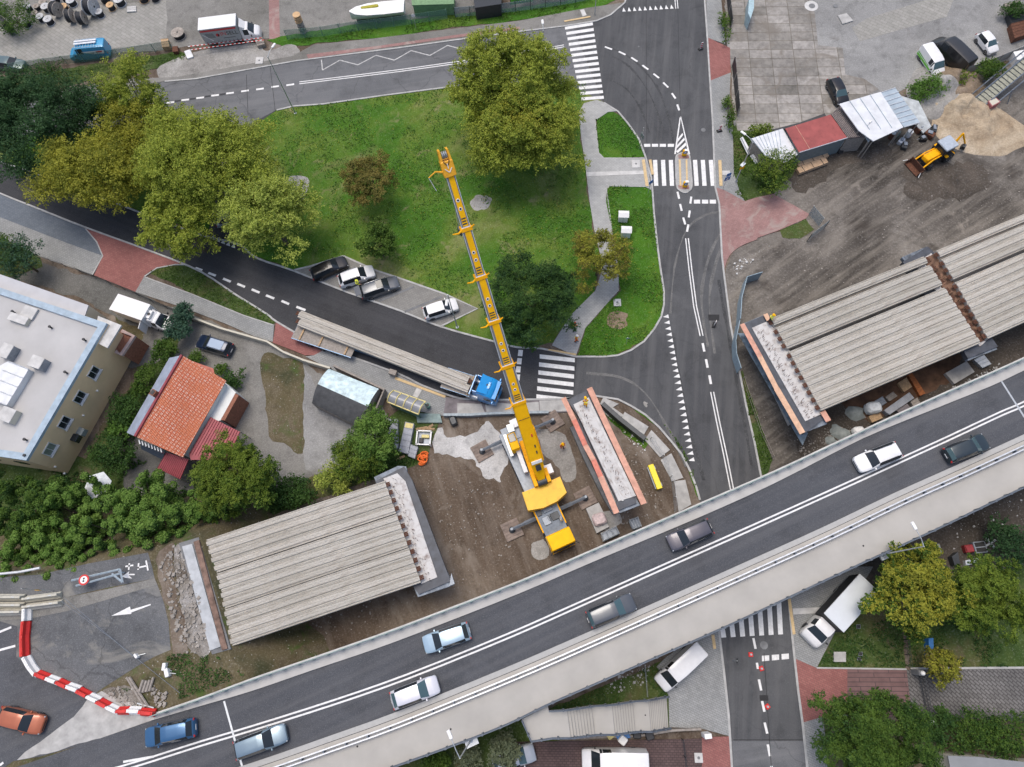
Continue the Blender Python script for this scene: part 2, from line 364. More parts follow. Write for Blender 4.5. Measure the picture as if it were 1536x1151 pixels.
class MB:
 """mesh builder: collects shapes, builds ONE mesh object."""
 def __init__(s,M=None):s.v=[];s.f=[];s.mi=[];s.M=M;s.cur=0
 def add(s,vs,fs):
  b=len(s.v)
  for v in vs:
   v=Vector(v)
   s.v.append(s.M@v if s.M is not None else v)
  for f in fs:s.f.append([b+i for i in f]);s.mi.append(s.cur)
  return s
 def box(s,c,d,rz=0.0,rx=0.0,ry=0.0,taper=1.0):
  m=Matrix.Translation(Vector(c))@Matrix.Rotation(rz,4,'Z')@Matrix.Rotation(ry,4,'Y')@Matrix.Rotation(rx,4,'X')
  x,y,z=d[0]/2,d[1]/2,d[2]/2
  vs=[m@Vector(p)for p in((-x,-y,-z),(x,-y,-z),(x,y,-z),(-x,y,-z),(-x*taper,-y*taper,z),(x*taper,-y*taper,z),(x*taper,y*taper,z),(-x*taper,y*taper,z))]
  return s.add(vs,[(0,3,2,1),(4,5,6,7),(0,1,5,4),(1,2,6,5),(2,3,7,6),(3,0,4,7)])
 def bev(s,c,d,b,rz=0.0):
  """box with rounded vertical corners and a chamfered top rim"""
  m=Matrix.Translation(Vector(c))@Matrix.Rotation(rz,4,'Z')
  x,y,z=d[0]/2,d[1]/2,d[2]/2
  def ring(xx,yy,zz,bb):
   r=[]
   for(sx,sy,a0)in((1,1,0),(-1,1,90),(-1,-1,180),(1,-1,270)):
    for k in(0,45,90):
     a=R(a0+k);r.append(m@Vector((sx*(xx-bb)+bb*math.cos(a),sy*(yy-bb)+bb*math.sin(a),zz)))
   return r
  r0=ring(x,y,-z,b);r1=ring(x,y,z-b*0.6,b);r2=ring(x-b*0.5,y-b*0.5,z,b*0.7)
  n=12;vs=r0+r1+r2;fs=[list(range(n))[::-1],[2*n+i for i in range(n)]]
  for k in(0,1):
   for i in range(n):
    j=(i+1)%n;fs.append((k*n+i,k*n+j,(k+1)*n+j,(k+1)*n+i))
  return s.add(vs,fs)
 def tube(s,pts,rad,n=8,cap=True):
  pts=[Vector(p)for p in pts];k=len(pts)
  if isinstance(rad,(int,float)):rad=[rad]*k
  vs=[];up=None
  for i,p in enumerate(pts):
   d=(pts[min(i+1,k-1)]-pts[max(i-1,0)])
   d=d.normalized()if d.length>1e-9 else Vector((0,0,1))
   if up is None:up=Vector((0,0,1))if abs(d.z)<0.9 else Vector((1,0,0))
   a=d.cross(up).normalized();b=a.cross(d).normalized();up=b
   for j in range(n):
    t_=2*PI*j/n;vs.append(p+(a*math.cos(t_)+b*math.sin(t_))*rad[i])
  fs=[]
  for i in range(k-1):
   for j in range(n):
    jj=(j+1)%n;fs.append((i*n+j,i*n+jj,(i+1)*n+jj,(i+1)*n+j))
  if cap:fs.append(list(range(n))[::-1]);fs.append([(k-1)*n+j for j in range(n)])
  return s.add(vs,fs)
 def lathe(s,prof,c=(0,0,0),n=24,axis='Z'):
  """prof: list of (r, h)"""
  vs=[]
  for(r,h)in prof:
   for j in range(n):
    a=2*PI*j/n;x,y=r*math.cos(a),r*math.sin(a)
    p=(x,y,h)if axis=='Z' else((x,h,y)if axis=='Y' else(h,x,y))
    vs.append(Vector(p)+Vector(c))
  fs=[]
  for i in range(len(prof)-1):
   for j in range(n):
    jj=(j+1)%n;fs.append((i*n+j,i*n+jj,(i+1)*n+jj,(i+1)*n+j))
  fs.append(list(range(n))[::-1]);fs.append([(len(prof)-1)*n+j for j in range(n)])
  return s.add(vs,fs)
 def prism(s,top,dz):
  """top: list of 3D points (planar-ish polygon); extruded by -dz"""
  top=[Vector(p)for p in top]
  n=len(top)
  area=sum(top[i].x*top[(i+1)%n].y-top[(i+1)%n].x*top[i].y for i in range(n))
  if area<0:top=top[::-1]
  tri=geometry.tessellate_polygon([[Vector((p.x,p.y,0))for p in top]])
  vs=list(top);fs=[]
  for a,b,c in tri:
   cr=(top[b]-top[a]).cross(top[c]-top[a])
   fs.append((a,b,c)if cr.z>0 else(a,c,b))
  if dz:
   vs+=[p-Vector((0,0,dz))for p in top]
   k=len(fs)
   for f in fs[:k]:fs.append(tuple(n+i for i in reversed(f)))
   for i in range(n):
    j=(i+1)%n;fs.append((i,n+i,n+j,j))
  return s.add(vs,fs)
 def quad(s,a,b,c,d):return s.add([a,b,c,d],[(0,1,2,3)])
 def build(s,name,mat,parent=None,smooth=None,origin=None):
  me=bpy.data.meshes.new(name)
  off=Vector(origin)if origin is not None else Vector((0,0,0))
  me.from_pydata([v-off for v in s.v],[],s.f)
  mats=mat if isinstance(mat,(list,tuple))else[mat]
  for m in mats:me.materials.append(mt(m))
  if len(mats)>1:me.polygons.foreach_set('material_index',s.mi)
  if smooth:
   me.polygons.foreach_set('use_smooth',[True]*len(me.polygons))
   me.set_sharp_from_angle(angle=R(smooth))
  me.update()
  o=bpy.data.objects.new(name,me);COL.objects.link(o)
  if parent is not None:
   o.parent=parent;CHILD.setdefault(parent.name,[]).append(o)
  elif origin is not None:o.location=off
  return o
def poly(pts,z):return[P(x,y,z)for x,y in pts]
def smooth(pts,k=5,closed=False):
 out=[];n=len(pts)
 for i in range(n if closed else n-1):
  p0=pts[(i-1)%n]if(closed or i>0)else pts[0]
  p1,p2=pts[i],pts[(i+1)%n]
  p3=pts[(i+2)%n]if(closed or i<n-2)else pts[-1]
  for j in range(k):
   t_=j/k
   out.append(tuple(0.5*((2*p1[a])+(-p0[a]+p2[a])*t_+(2*p0[a]-5*p1[a]+4*p2[a]-p3[a])*t_**2+(-p0[a]+3*p1[a]-3*p2[a]+p3[a])*t_**3)for a in(0,1)))
 if not closed:out.append(tuple(pts[-1]))
 return out
_ZC={}
def patch(name,pts,z,mat,dz=0.0,kind='structure'):
 k_=round(z,4);_ZC[k_]=_ZC.get(k_,0)+1;z+=0.0006*_ZC[k_]
 pw=poly(pts,z)
 amp=ORG.get(name)
 if amp:pw=roughen(pw,amp)
 o=MB().prism(pw,dz).build(name,mat)
 o['kind']=kind;return o
ORG={'lawn':0.22,'ground_dust':0.45,'yard_surface':0.3,'yard_dirt':0.35,'dark_ground':1.3,'ground_dark':0.5,'lime_patch':0.6,'rubble_patch':0.5,'rusty_soil':0.6,'lane':0.4,'slab_paving':0.0,'dust_patch':0.15}
def roughen(pw,amp):
 from mathutils import noise as mn
 out=[]
 n=len(pw)
 for i in range(n):
  a,b=pw[i],pw[(i+1)%n];L=(b-a).length
  if L<1e-6:continue
  nr=Vector((-(b-a).y,(b-a).x,0)).normalized();k=max(1,min(140,int(L/0.55)))
  for j in range(k):
   p=a.lerp(b,j/k)
   d=mn.noise(Vector((p.x*0.35,p.y*0.35,1.3)))*1.3+mn.noise(Vector((p.x*1.3,p.y*1.3,7.7)))*0.8
   out.append(Vector((p.x,p.y,p.z))+nr*d*amp)
 return out
def ribbon_pts(pw,wd,side=0.0):
 """offset a world polyline to both sides"""
 L,Rr=[],[]
 n=len(pw)
 for i in range(n):
  d=pw[min(i+1,n-1)]-pw[max(i-1,0)];d.z=0;d.normalize()
  nrm=Vector((-d.y,d.x,0))
  L.append(pw[i]+nrm*(wd/2+side));Rr.append(pw[i]-nrm*(wd/2-side))
 return L,Rr
def strip(mb,pw,wd,h=0.0,side=0.0):
 L,Rr=ribbon_pts(pw,wd,side)
 for i in range(len(pw)-1):
  a,b,c,d=Rr[i],Rr[i+1],L[i+1],L[i]
  if h:
   dn=Vector((0,0,h))
   mb.add([a,b,c,d,a-dn,b-dn,c-dn,d-dn],[(0,1,2,3),(0,4,5,1),(2,6,7,3)])
  else:mb.quad(a,b,c,d)
 return mb
def resample(pw,step,start=0.0):
 out=[];acc=-start
 for i in range(len(pw)-1):
  a,b=pw[i],pw[i+1];L=(b-a).length
  while acc<=L:
   if acc>=0:out.append((a.lerp(b,acc/L),(b-a).normalized()))
   acc+=step
  acc-=L
 return out
def kerb(pts,z=0.15,w=0.22,mat='kerb_stone'):
 o=strip(MB(),poly(pts,z),w,0.12).build('kerb',mat);o['kind']='structure';return o
def ang(a,b):return math.atan2(b[1]-a[1],b[0]-a[0])
#  GROUND
ZD=6.0
o=MB().prism([Vector((-260,-140,0)),Vector((260,-140,0)),Vector((260,330,0)),Vector((-260,330,0))],0).build('ground','soil');o['kind']='structure'
patch('lawn',[(0,175),(120,165),(250,178),(360,190),(380,190),(415,165),(441,159),(484,156),(575,143),(690,128),(880,118),(906,154),(870,165),(870,208),(877,247),(883,300),(890,348),(900,400),(892,436),(856,473),(830,516),(776,520),(740,511),(661,489),(600,465),(520,437),(440,405),(385,385),(357,366),(221,323),(177,306),(62,263),(0,242),(-60,215)],0.05,'grass')
g1=smooth([(893,182),(900,170),(915,167),(930,175),(948,194),(961,214),(967,236)],3)+[(906,237),(898,229)]
patch('lawn',g1,0.05,'grass_fresh')
g2=[(910,284),(914,279),(968,280),(977,285),(979,300),(981,319),(985,358),(990,397),(995,436),(995,457),(990,477),(979,496),(964,512),(945,524),(925,532),(900,535),(866,534),(879,493),(918,447),(929,436),(929,405),(918,345),(909,303)]
patch('lawn',g2,0.05,'grass_fresh')
patch('lawn',[(223,409),(240,401),(262,397),(278,397),(302,410),(352,441),(400,471),(415,484),(409,488),(365,473),(287,441)],0.05,'grass_rough')
patch('lawn',[(-60,150),(0,121),(100,102),(180,90),(268,77),(294,88),(200,110),(130,122),(0,155),(-60,170)],0.05,'grass_rough')
patch('lawn',[(400,60),(445,50),(540,36),(680,22),(800,8),(900,-6),(935,-6),(900,10),(860,22),(780,30),(680,42),(560,58),(470,66),(425,70)],0.05,'grass_fresh')
patch('lawn',[(-60,340),(0,350),(60,385),(64,400),(0,420),(-60,400)],0.05,'grass_rough')
patch('lawn',[(1225,1003),(1262,930),(1300,880),(1345,870),(1358,1004)],0.05,'grass_rough')
patch('lawn',[(1358,870),(1640,840),(1640,1006),(1366,1004)],0.05,'grass_rough')
patch('lawn',[(1235,1076),(1640,1090),(1640,1240),(1240,1240)],0.03,'verge_soil')
patch('lawn',[(1100,290),(1098,195),(1108,185),(1150,190),(1200,230),(1190,262),(1160,290),(1118,302)],0.045,'grass_rough')
patch('lawn',[(560,1151),(800,1075),(1000,990),(1010,1046),(1006,1094),(800,1114),(780,1160),(560,1200)],0.04,'grass_rough')
patch('lawn',[(1010,655),(1030,700),(1046,745),(1058,745),(1048,710),(1035,672),(1010,640),(985,618),(950,600),(942,606),(975,630)],0.05,'grass_fresh')
patch('lawn',[(893,604),(945,640),(975,662),(968,672),(935,650),(905,620)],0.05,'grass_fresh')
patch('lawn',[(1108,560),(1114,556),(1135,620),(1160,690),(1150,712),(1141,711),(1130,660)],0.045,'grass_rough')
patch('lawn',[(1170,345),(1209,328),(1222,345),(1200,358),(1175,356)],0.05,'grass_rough')
patch('lawn',[(-60,640),(130,690),(210,560),(260,470),(290,470),(200,690),(290,720),(470,715),(560,640),(620,600),(660,630),(640,690),(560,720),(420,770),(300,810),(230,830),(100,850),(-60,850)],0.03,'grass_rough')
patch('path',smooth([(430,268),(452,264),(464,272),(455,300),(440,312),(422,300)],3,True),0.06,'cobble')
patch('ground_dust',smooth([(712,292),(732,290),(740,300),(735,312),(718,314),(706,305)],4,True),0.058,'dust')
patch('ground_dust',smooth([(918,470),(935,466),(944,478),(940,492),(922,494),(912,484)],4,True),0.058,'sand_dark')
patch('yard_surface',[(-60,110),(0,104),(100,88),(270,72),(400,58),(520,42),(700,16),(820,-40),(-60,-80)],0.03,'yard_grey')
patch('yard_surface',[(-60,108),(0,100),(30,94),(250,62),(250,0),(0,20),(-60,20)],0.036,'grey_sett')
patch('brick_path',[(403,-20),(418,-20),(420,60),(404,62)],0.04,'paver_red_dusty')
patch('yard_surface',smooth([(240,100),(268,88),(290,80),(330,72),(385,66),(400,78),(430,66),(447,72),(440,86),(340,104),(262,118),(240,116)],3,True),0.06,'dust')
patch('yard_surface',[(1085,-80),(1640,-80),(1640,60),(1536,84),(1370,126),(1260,180),(1160,200),(1106,196),(1098,150),(1098,110),(1090,65)],0.03,'yard_concrete')
patch('slab_paving',[(1085,-80),(1192,-80),(1222,20),(1227,68),(1264,72),(1268,112),(1296,118),(1318,134),(1200,195),(1106,196),(1098,150),(1098,110),(1090,65)],0.05,'slab_yard')
patch('slab_paving',[(1278,42),(1300,28),(1390,0),(1430,0),(1420,25),(1290,62)],0.045,'grey_sett')
patch('yard_dirt',[(1640,70),(1536,90),(1370,130),(1290,200),(1190,262),(1160,293),(1214,322),(1209,328),(1170,345),(1136,357),(1104,376),(1088,397),(1086,412),(1091,449),(1100,510),(1110,560),(1142,712),(1640,560)],0.02,'yard_dirt')
patch('dark_ground',smooth([(1345,262),(1370,248),(1420,238),(1475,243),(1482,262),(1470,285),(1425,302),(1365,296)],4,True),0.03,'dark_spoil')
patch('dark_ground',smooth([(1180,262),(1240,232),(1290,208),(1310,222),(1300,240),(1240,262),(1195,282)],4,True),0.03,'dark_spoil')
patch('yard_surface',[(1190,560),(1200,700),(1420,590),(1640,500),(1640,430),(1480,500)],0.03,'dark_spoil')
patch('ground_dark',[(1180,895),(1300,830),(1640,660),(1640,860),(1400,880),(1340,880),(1260,930)],0.035,'dark_spoil')
patch('lane',[(60,392),(125,410),(206,440),(276,465),(283,470),(262,480),(240,540),(170,560),(215,500),(130,450),(0,415)],0.03,'lane_dark')
patch('lane',[(170,470),(262,500),(240,560),(205,600),(170,680),(110,720),(150,640),(210,560)],0.026,'verge_soil')
patch('yard_surface',[(283,470),(400,514),(455,540),(475,560),(570,600),(590,640),(560,700),(470,712),(420,740),(360,690),(270,600),(255,545)],0.03,'yard_grey')
patch('yard_surface',smooth([(393,545),(401,531),(425,537),(455,545),(458,600),(454,680),(425,666),(404,655),(400,600)],3,True),0.04,'verge_soil')
patch('yard_surface',[(455,545),(480,590),(530,640),(500,700),(458,705)],0.04,'yard_concrete')
patch('yard_surface',[(170,640),(290,690),(290,740),(190,740)],0.032,'lane_dark')
lp=smooth([(651,648),(663,642),(672,652),(690,655),(712,651),(722,638),(733,631),(752,645),(765,660),(768,690),(760,712),(752,728),(738,724),(722,716),(712,700),(708,690),(690,686),(670,683),(652,680),(646,665)],3,True)
patch('lime_patch',lp,0.02,'pale_gravel')
patch('ground_dust',smooth([(800,640),(830,645),(850,660),(862,700),(850,720),(830,700),(812,670)],4,True),0.018,'dust')
patch('ground_dust',smooth([(795,815),(815,808),(825,822),(815,838),(798,835)],4,True),0.018,'dust')
patch('ground_dust',smooth([(900,770),(925,765),(935,780),(920,795),(903,790)],4,True),0.018,'dust')
patch('rusty_soil',smooth([(1275,580),(1340,560),(1420,520),(1440,560),(1380,590),(1330,620),(1290,625),(1262,600)],3,True),0.04,simple('rusty_soil',(0.11,0.06,0.035),0.95,var=0.4,sc=0.8))
SE_N=smooth([(-60,214),(0,242),(26,251),(62,263),(120,284),(177,306),(221,323),(300,352),(357,366),(385,387),(440,406),(520,438),(600,466),(661,490),(740,512),(776,521),(813,523),(864,535)],3)
SE_S=smooth([(-60,262),(0,290),(60,314),(128,341),(240,382),(302,408),(352,441),(400,471),(414,482),(466,512),(490,522),(596,560),(633,578),(680,595),(703,599),(745,600),(846,598),(880,594)],3)
patch('road',SE_N+SE_S[::-1],0.060,'asphalt_new')
patch('road',[(270,183),(372,188),(415,165),(380,190),(366,215),(352,260),(347,300),(352,345),(372,378),(310,362),(318,320),(322,260),(300,215)],0.056,'asphalt_new')
TOP_N=[(-60,178),(60,150),(130,140),(247,122),(294,118),(400,99),(445,91),(596,72),(682,60),(780,47),(846,39),(895,31),(916,22),(937,4),(948,-30)]
TOP_S=[(-60,230),(10,205),(130,195),(272,182),(372,188),(415,165),(441,159),(484,156),(575,143),(661,132),(760,126),(850,126),(900,150)]
patch('road',TOP_N[:-4]+[(858,37),(905,154),(900,150)]+TOP_S[::-1][1:],0.064,'asphalt_old')
J=[(858,37),(895,31),(916,22),(937,4),(948,-80),(1052,-80),(1057,0),(1061,56),(1065,122),(1069,182),(1071,234),(1072,281),(1076,300),(1079,306),(1083,384),(1086,410),(1091,449),(1096,488),(1101,514),(1109,556),(1119,607),(1132,664),(1141,711),(1183,880),(1195,1000),(1204,1085),(1211,1151),(1225,1300),(1110,1300),(1098,1151),(1086,1007),(1079,950),(1060,850),(1050,750),(1045,732),(1036,708),(1023,682),(1007,662),(989,641),(968,622),(947,609),(927,599),(895,594),(860,596),(866,534),(906,535),(927,533),(947,525),(966,512),(981,494),(992,475),(996,457),(996,436),(990,397),(985,358),(981,319),(979,288),(977,266),(968,234),(958,208),(942,185),(927,167),(906,154)]
patch('road',J,0.068,'asphalt_mid')
patch('road',[(1098,1112),(1207,1112),(1213,1175),(1225,1300),(1110,1300)],0.072,'asphalt_old')
patch('ground_dust',smooth([(965,602),(972,600),(977,607),(973,613),(967,612)],4,True),0.073,'dust')
def pave(pts,mat,z=0.12):return patch('pavement',pts,z,mat,0.12)
pave([(294,118),(400,99),(445,91),(596,72),(682,60),(780,47),(846,39),(895,31),(916,22),(935,4),(880,12),(780,31),(682,43),(560,58),(470,67),(440,84),(340,102),(262,116),(200,118),(130,128),(0,160),(-60,168),(-60,178),(60,150),(130,140),(247,122)],'yard_grey')
patch('brick_strip',[(460,82),(560,70),(680,53),(780,40),(780,44),(682,57),(596,69),(462,88)],0.155,'paver_red_dusty')
pave([(-60,295),(0,326),(57,348),(104,366),(154,384),(138,413),(125,408),(60,385),(0,355),(-60,330)],'paver_grey')
pave([(-60,264),(0,292),(60,316),(128,343),(145,365),(154,384),(104,366),(57,348),(0,326),(-60,295)],'paver_blue',0.10)
pave(smooth([(128,343),(145,363),(154,384)],3)+[(141,413),(203,438),(216,415)]+smooth([(218,412),(235,402),(262,397),(276,397)],3)+[(240,384),(180,361)],'paver_red')
pave([(216,415),(287,441),(365,473),(411,488),(409,513),(380,504),(339,486),(276,462),(203,438)],'paver_grey')
pave([(414,484),(466,513),(490,523),(471,533),(458,533),(409,514)],'paver_red')
pave([(471,533),(490,523),(596,562),(633,580),(669,596),(680,597),(670,625),(600,612),(570,590),(458,535)],'paver_grey')
pave([(669,596),(703,601),(745,602),(846,600),(860,598),(858,618),(770,622),(665,622)],simple('paver_violet',(0.2,0.18,0.19),0.9,var=0.25,sc=0.9))
for q in([(686,605),(722,606),(728,621),(686,622)],[(727,603),(768,606),(770,620),(730,620)],[(781,605),(808,603),(809,617),(783,619)],[(809,601),(852,600),(852,617),(810,618)]):
 patch('concrete_slab',q,0.20,'concrete',0.10)
pave([(1057,-80),(1088,-80),(1082,0),(1085,30),(1088,66),(1061,57)],'paver_grey')
pave([(1061,56),(1095,72),(1096,109),(1066,121)],'paver_red')
pave([(1066,121),(1096,109),(1094,156),(1099,195),(1101,260),(1107,280),(1117,302),(1086,285),(1073,281),(1071,234)],'paver_grey')
pave([(1073,281),(1086,285),(1117,302),(1136,296),(1160,291),(1214,321),(1209,328),(1170,345),(1136,357)]+smooth([(1136,359),(1110,370),(1094,384),(1087,402),(1086,410)],3)+[(1083,384),(1079,306)],'paver_red_dusty')
pth=[(868,169),(876,155),(895,150),(907,154),(925,167),(912,168)]+[(893,181),(898,229),(906,237),(967,237),(973,255),(977,285),(968,280),(914,279),(910,286),(909,303),(918,345),(928,405),(928,436),(918,447),(878,492),(864,534),(828,518),(830,514),(856,473),(893,436),(905,400),(892,348),(884,300),(878,247),(872,208)]
pave(pth,'paver_light')
pave([(441,405),(463,400),(515,384),(562,405),(601,418),(667,441),(716,463),(662,489),(600,466),(520,438)],'paver_parking')
for a,b in(((484,422),(514,408)),((533,438),(566,420)),((568,452),(621,430)),((607,468),(663,445))):
 o=strip(MB(),poly([a,b],0.15),0.28).build('bay_line','concrete_dark');o['kind']='structure'
pave([(1000,985),(1079,935),(1086,1007),(1096,1105),(1052,1093),(1004,1091),(1003,1044),(985,1000)],'paver_grey')
pave([(1053,1106),(1096,1105),(1098,1151),(1110,1300),(1053,1300)],'paver_red')
pave([(775,1113),(1022,1109),(1053,1108),(1053,1300),(700,1300),(740,1140)],'paver_brown')
pave([(1183,880),(1240,850),(1310,850),(1262,930),(1225,1002),(1192,988),(1189,960)],'paver_grey')
pave([(1192,988),(1225,1002),(1271,1004),(1271,1073),(1235,1075),(1205,1084)],'paver_red')
pave([(1271,1004),(1360,1005),(1368,1076),(1271,1073)],'paver_old_red')
pave([(1360,1005),(1640,1003),(1640,1090),(1536,1083),(1387,1074),(1368,1076)],'herringbone')
pave([(1205,1084),(1235,1075),(1241,1151),(1250,1300),(1225,1300),(1211,1151)],'paver_grey')
for q in([(912,606),(936,623),(920,632),(898,612)],[(937,618),(973,640),(966,652),(932,628)],[(977,645),(1005,675),(990,686),(967,660)],[(1007,680),(1025,717),(1008,722),(991,690)],[(1011,722),(1028,720),(1037,757),(1018,768)],[(905,596),(928,606),(914,614),(900,606)]):
 patch('concrete_slab',q,0.12,'concrete',0.10)
isl=smooth([(1014,236),(1018,231),(1026,229),(1033,232),(1035,238),(1037,260),(1038,276),(1036,284),(1028,289),(1019,285),(1015,278),(1014,256)],3,True)
patch('traffic_island',isl,0.16,'paver_light',0.10)
for yy in(235,281):patch('traffic_island_end',[(1017,yy-3),(1033,yy-3),(1034,yy+3),(1018,yy+3)],0.165,'paver_red_dusty')
kerb(isl+[isl[0]],0.19,0.18)
kerb(SE_N);kerb(SE_S)
kerb([(415,165),(441,159),(484,156),(575,143),(661,132),(700,126)])
kerb([(247,122),(294,118),(400,99),(445,91),(596,72),(682,60),(780,47),(846,39),(895,31),(916,22),(937,4),(946,-20)])
kerb([(1057,-40),(1057,0),(1061,56),(1065,122),(1069,182),(1071,234),(1073,281),(1079,306),(1083,384),(1086,410),(1091,449),(1096,488),(1101,514),(1109,556),(1119,607),(1132,664),(1141,711),(1160,790)])
kerb([(1183,897),(1189,960),(1197,1033),(1204,1085),(1211,1151),(1220,1250)])
kerb([(1070,900),(1079,950),(1086,1007),(1093,1072),(1098,1151),(1106,1250)])
kerb([(906,154),(927,167),(942,185),(958,208),(968,234),(977,266),(979,288),(981,319),(985,358),(990,397),(996,436),(996,457),(992,475),(981,494),(966,512),(947,525),(927,533),(906,535),(864,535)])
kerb([(846,599),(880,594),(895,594),(927,599),(947,609),(968,622),(989,641),(1007,662),(1023,682),(1036,708),(1045,732),(1050,750)])
kerb([(515,384),(562,405),(601,418),(667,441),(716,463),(662,489)]);kerb([(441,405),(463,400),(515,384)])
kerb([(128,343),(145,363),(154,384),(138,413)],0.14,0.15);kerb([(216,415),(287,441),(365,473),(411,488)],0.14,0.12)
kerb([(216,415),(235,402),(262,397),(276,397)],0.14,0.15)
kerb([(1225,1002),(1360,1004)],0.15,0.15);kerb([(1235,1075),(1271,1073)],0.15,0.15);kerb([(1366,1003),(1640,1001)],0.15,0.2)
kerb([(893,181),(898,229),(906,237),(967,237)],0.13,0.1);kerb([(968,280),(914,279),(910,286),(918,345)],0.13,0.1)
MK=0.0
def trail(pts,wd,z,mat):
 pw=poly(smooth(pts,4),z);L_,R_=ribbon_pts(pw,wd)
 o=MB().prism(roughen(L_+R_[::-1],0.10),0).build('tyre_trail',mat);o['kind']='structure'
ground('trail_dust',[(0.12,0.12,0.12),(0.15,0.149,0.146),(0.18,0.177,0.172)],0.4,1.5,8.0,bump=0.1)
ground('trail_dark',[(0.055,0.056,0.06),(0.065,0.067,0.07),(0.08,0.082,0.085)],0.4,1.5,8.0,bump=0.1)
for i,(pts,wd,m_)in enumerate(((((1100,330),(1080,352),(1062,390),(1052,450),(1062,520)),0.32,'trail_dust'),(((1106,342),(1084,368),(1070,410),(1064,460),(1072,530)),0.28,'trail_dust'),(((1090,318),(1060,322),(1030,345),(1012,400),(1006,470)),0.22,'trail_dust'),(((912,70),(950,90),(985,130),(1004,180),(1010,215)),0.30,'trail_dark'),(((918,84),(946,102),(974,140),(992,186)),0.26,'trail_dark'),(((915,120),(940,134),(962,165),(974,200)),0.26,'trail_dark'),(((880,560),(930,566),(968,590),(1000,640),(1030,700)),0.28,'trail_dust'),(((1010,500),(1018,560),(1034,640),(1056,720)),0.3,'trail_dark'),(((1078,420),(1092,500),(1110,600),(1128,700)),0.35,'trail_dark'))):
 trail(pts,wd,0.0690+0.0003*i,m_)
def mark(quads,z=0.073,mat='road_paint_white',name='road_marking'):
 mb=MB()
 for q in quads:mb.prism(poly(q,z),0)
 o=mb.build(name,mat);o['kind']='structure';return o
def dashes(segs,wd,z=0.073,mat='road_paint_white'):
 mb=MB()
 for a,b in segs:strip(mb,poly([a,b],z),wd)
 o=mb.build('lane_marking',mat);o['kind']='structure';return o
def z3(x,y):return(760+x/3.8375,y/3.8375)
q=[]
for i in range(14):
 t_=i/13
 l0=(335+t_*(430-335),162+t_*(570-162));r0=(495+t_*(558-495),137+t_*(560-137))
 q.append([z3(l0[0],l0[1]-8),z3(r0[0],r0[1]-8),z3(r0[0]+2,r0[1]+9),z3(l0[0]+2,l0[1]+9)])
mark(q)
q=[[z3(x,922),z3(x+24,921),z3(x+24+s,1070),z3(x+s,1071)]for x,s in((842,7),(888,7),(933,7),(1072,10),(1117,10),(1163,12))]
mark(q)
def z33(x,y):return(760+x/3.8375,280+y/3.8375)
q=[]
for i,(ya,yb)in enumerate(((966,988),(1012,1036),(1058,1082),(1104,1128),(1150,1174),(1196,1220))):
 xl=190-i*3.7;xr=392-i*2.2
 q.append([z33(xl,ya),z33(xr,yb),z33(xr,yb+24),z33(xl,ya+24)])
mark(q)
q=[]
for i in range(7):
 x=1236+i*54.5-10
 top=372-i*26 if i<8 else 200
 q.append([(760+(x+0)/3.8375,851+(top-30)/3.8375),(760+(x+26)/3.8375,851+(top-42)/3.8375),(760+(x+38)/3.8375,851+(404-i*3)/3.8375),(760+(x+10)/3.8375,851+(406-i*3)/3.8375)])
mark(q)
mark([[z3(x,829),z3(x+36,829),z3(x+36,846),z3(x,846)]for x in(791,836,881,927)])
mark([[z33(x,76),z33(x+36,76),z33(x+36,98),z33(x,98)]for x in(1078,1124,1169)])
mark([[(1136+x/3.8375,851+y/3.8375),(1136+(x+42)/3.8375,851+(y-3)/3.8375),(1136+(x+43)/3.8375,851+(y+28)/3.8375),(1136+(x+1)/3.8375,851+(y+32)/3.8375)]for x,y in((26,510),(83,505),(139,500))])
q=[]
for i in range(10):
 x=668+i*30.6;y=66-i*1.9
 q.append([z3(x-2,y+2),z3(x+18,y+1),z3(x+4,y-22)])
mark(q)
q=[]
for i in range(10):
 x=900+i*6.1;y=752+i*34.6
 q.append([z33(x,y-1),z33(x+30,y-16),z33(x+34,y+6)])
for i in range(14):
 x=960+i*6.5;y=26+i*37.0-3
 q.append([(760+x/3.8375,560+y/3.8375),(760+(x+32)/3.8375,560+(y-20)/3.8375),(760+(x+38)/3.8375,560+(y+3)/3.8375)])
mark(q)
q=[]
for i in range(5):
 x=1212+i*29.5;y=300+i*12
 q.append([(x/3.8375,280+y/3.8375),((x+24)/3.8375,280+(y+8)/3.8375),((x+20)/3.8375,280+(y-22)/3.8375)])
mark(q,0.066)
arc=[(565,270,607,285),(645,297,684,316),(717,332,753,355),(781,376,815,401),(845,425,877,450),(901,476,930,504),(951,537,972,568),(982,602,993,636)]
dashes([(z3(a,b),z3(c,d))for a,b,c,d in arc],0.26)
ar2=[(983,30,993,70),(998,100,1008,140),(1016,178,1028,218),(1063,58,1057,98),(1054,138,1048,178),(1046,218,1038,260)]
dashes([(z33(a,b),z33(c,d))for a,b,c,d in ar2],0.26)
dl=[(1128,902,1138,950),(1147,994,1157,1043),(1167,1087,1176,1137)]
dashes([(z33(a,b),z33(c,d))for a,b,c,d in dl],0.28)
mark([[z3(1000,672),z3(1004,672),z3(1056,888),z3(1046,890)],[z3(996,676),z3(1002,680),z3(974,888),z3(965,888)],[z3(985,800),z3(1012,766),z3(1016,778),z3(985,818)],[z3(980,838),z3(1022,792),z3(1026,806),z3(978,856)],[z3(976,872),z3(1032,818),z3(1037,834),z3(985,882)]])
def dbl(pts,off,wd,z,mat='road_paint_white',name='lane_marking'):
 pw=poly(pts,z);mb=MB()
 strip(mb,pw,wd,0,off);strip(mb,pw,wd,0,-off)
 o=mb.build(name,mat);o['kind']='structure'
dbl([z33(1038,298),z33(1058,480),z33(1085,690),z33(1122,860)],0.17,0.13,0.073)
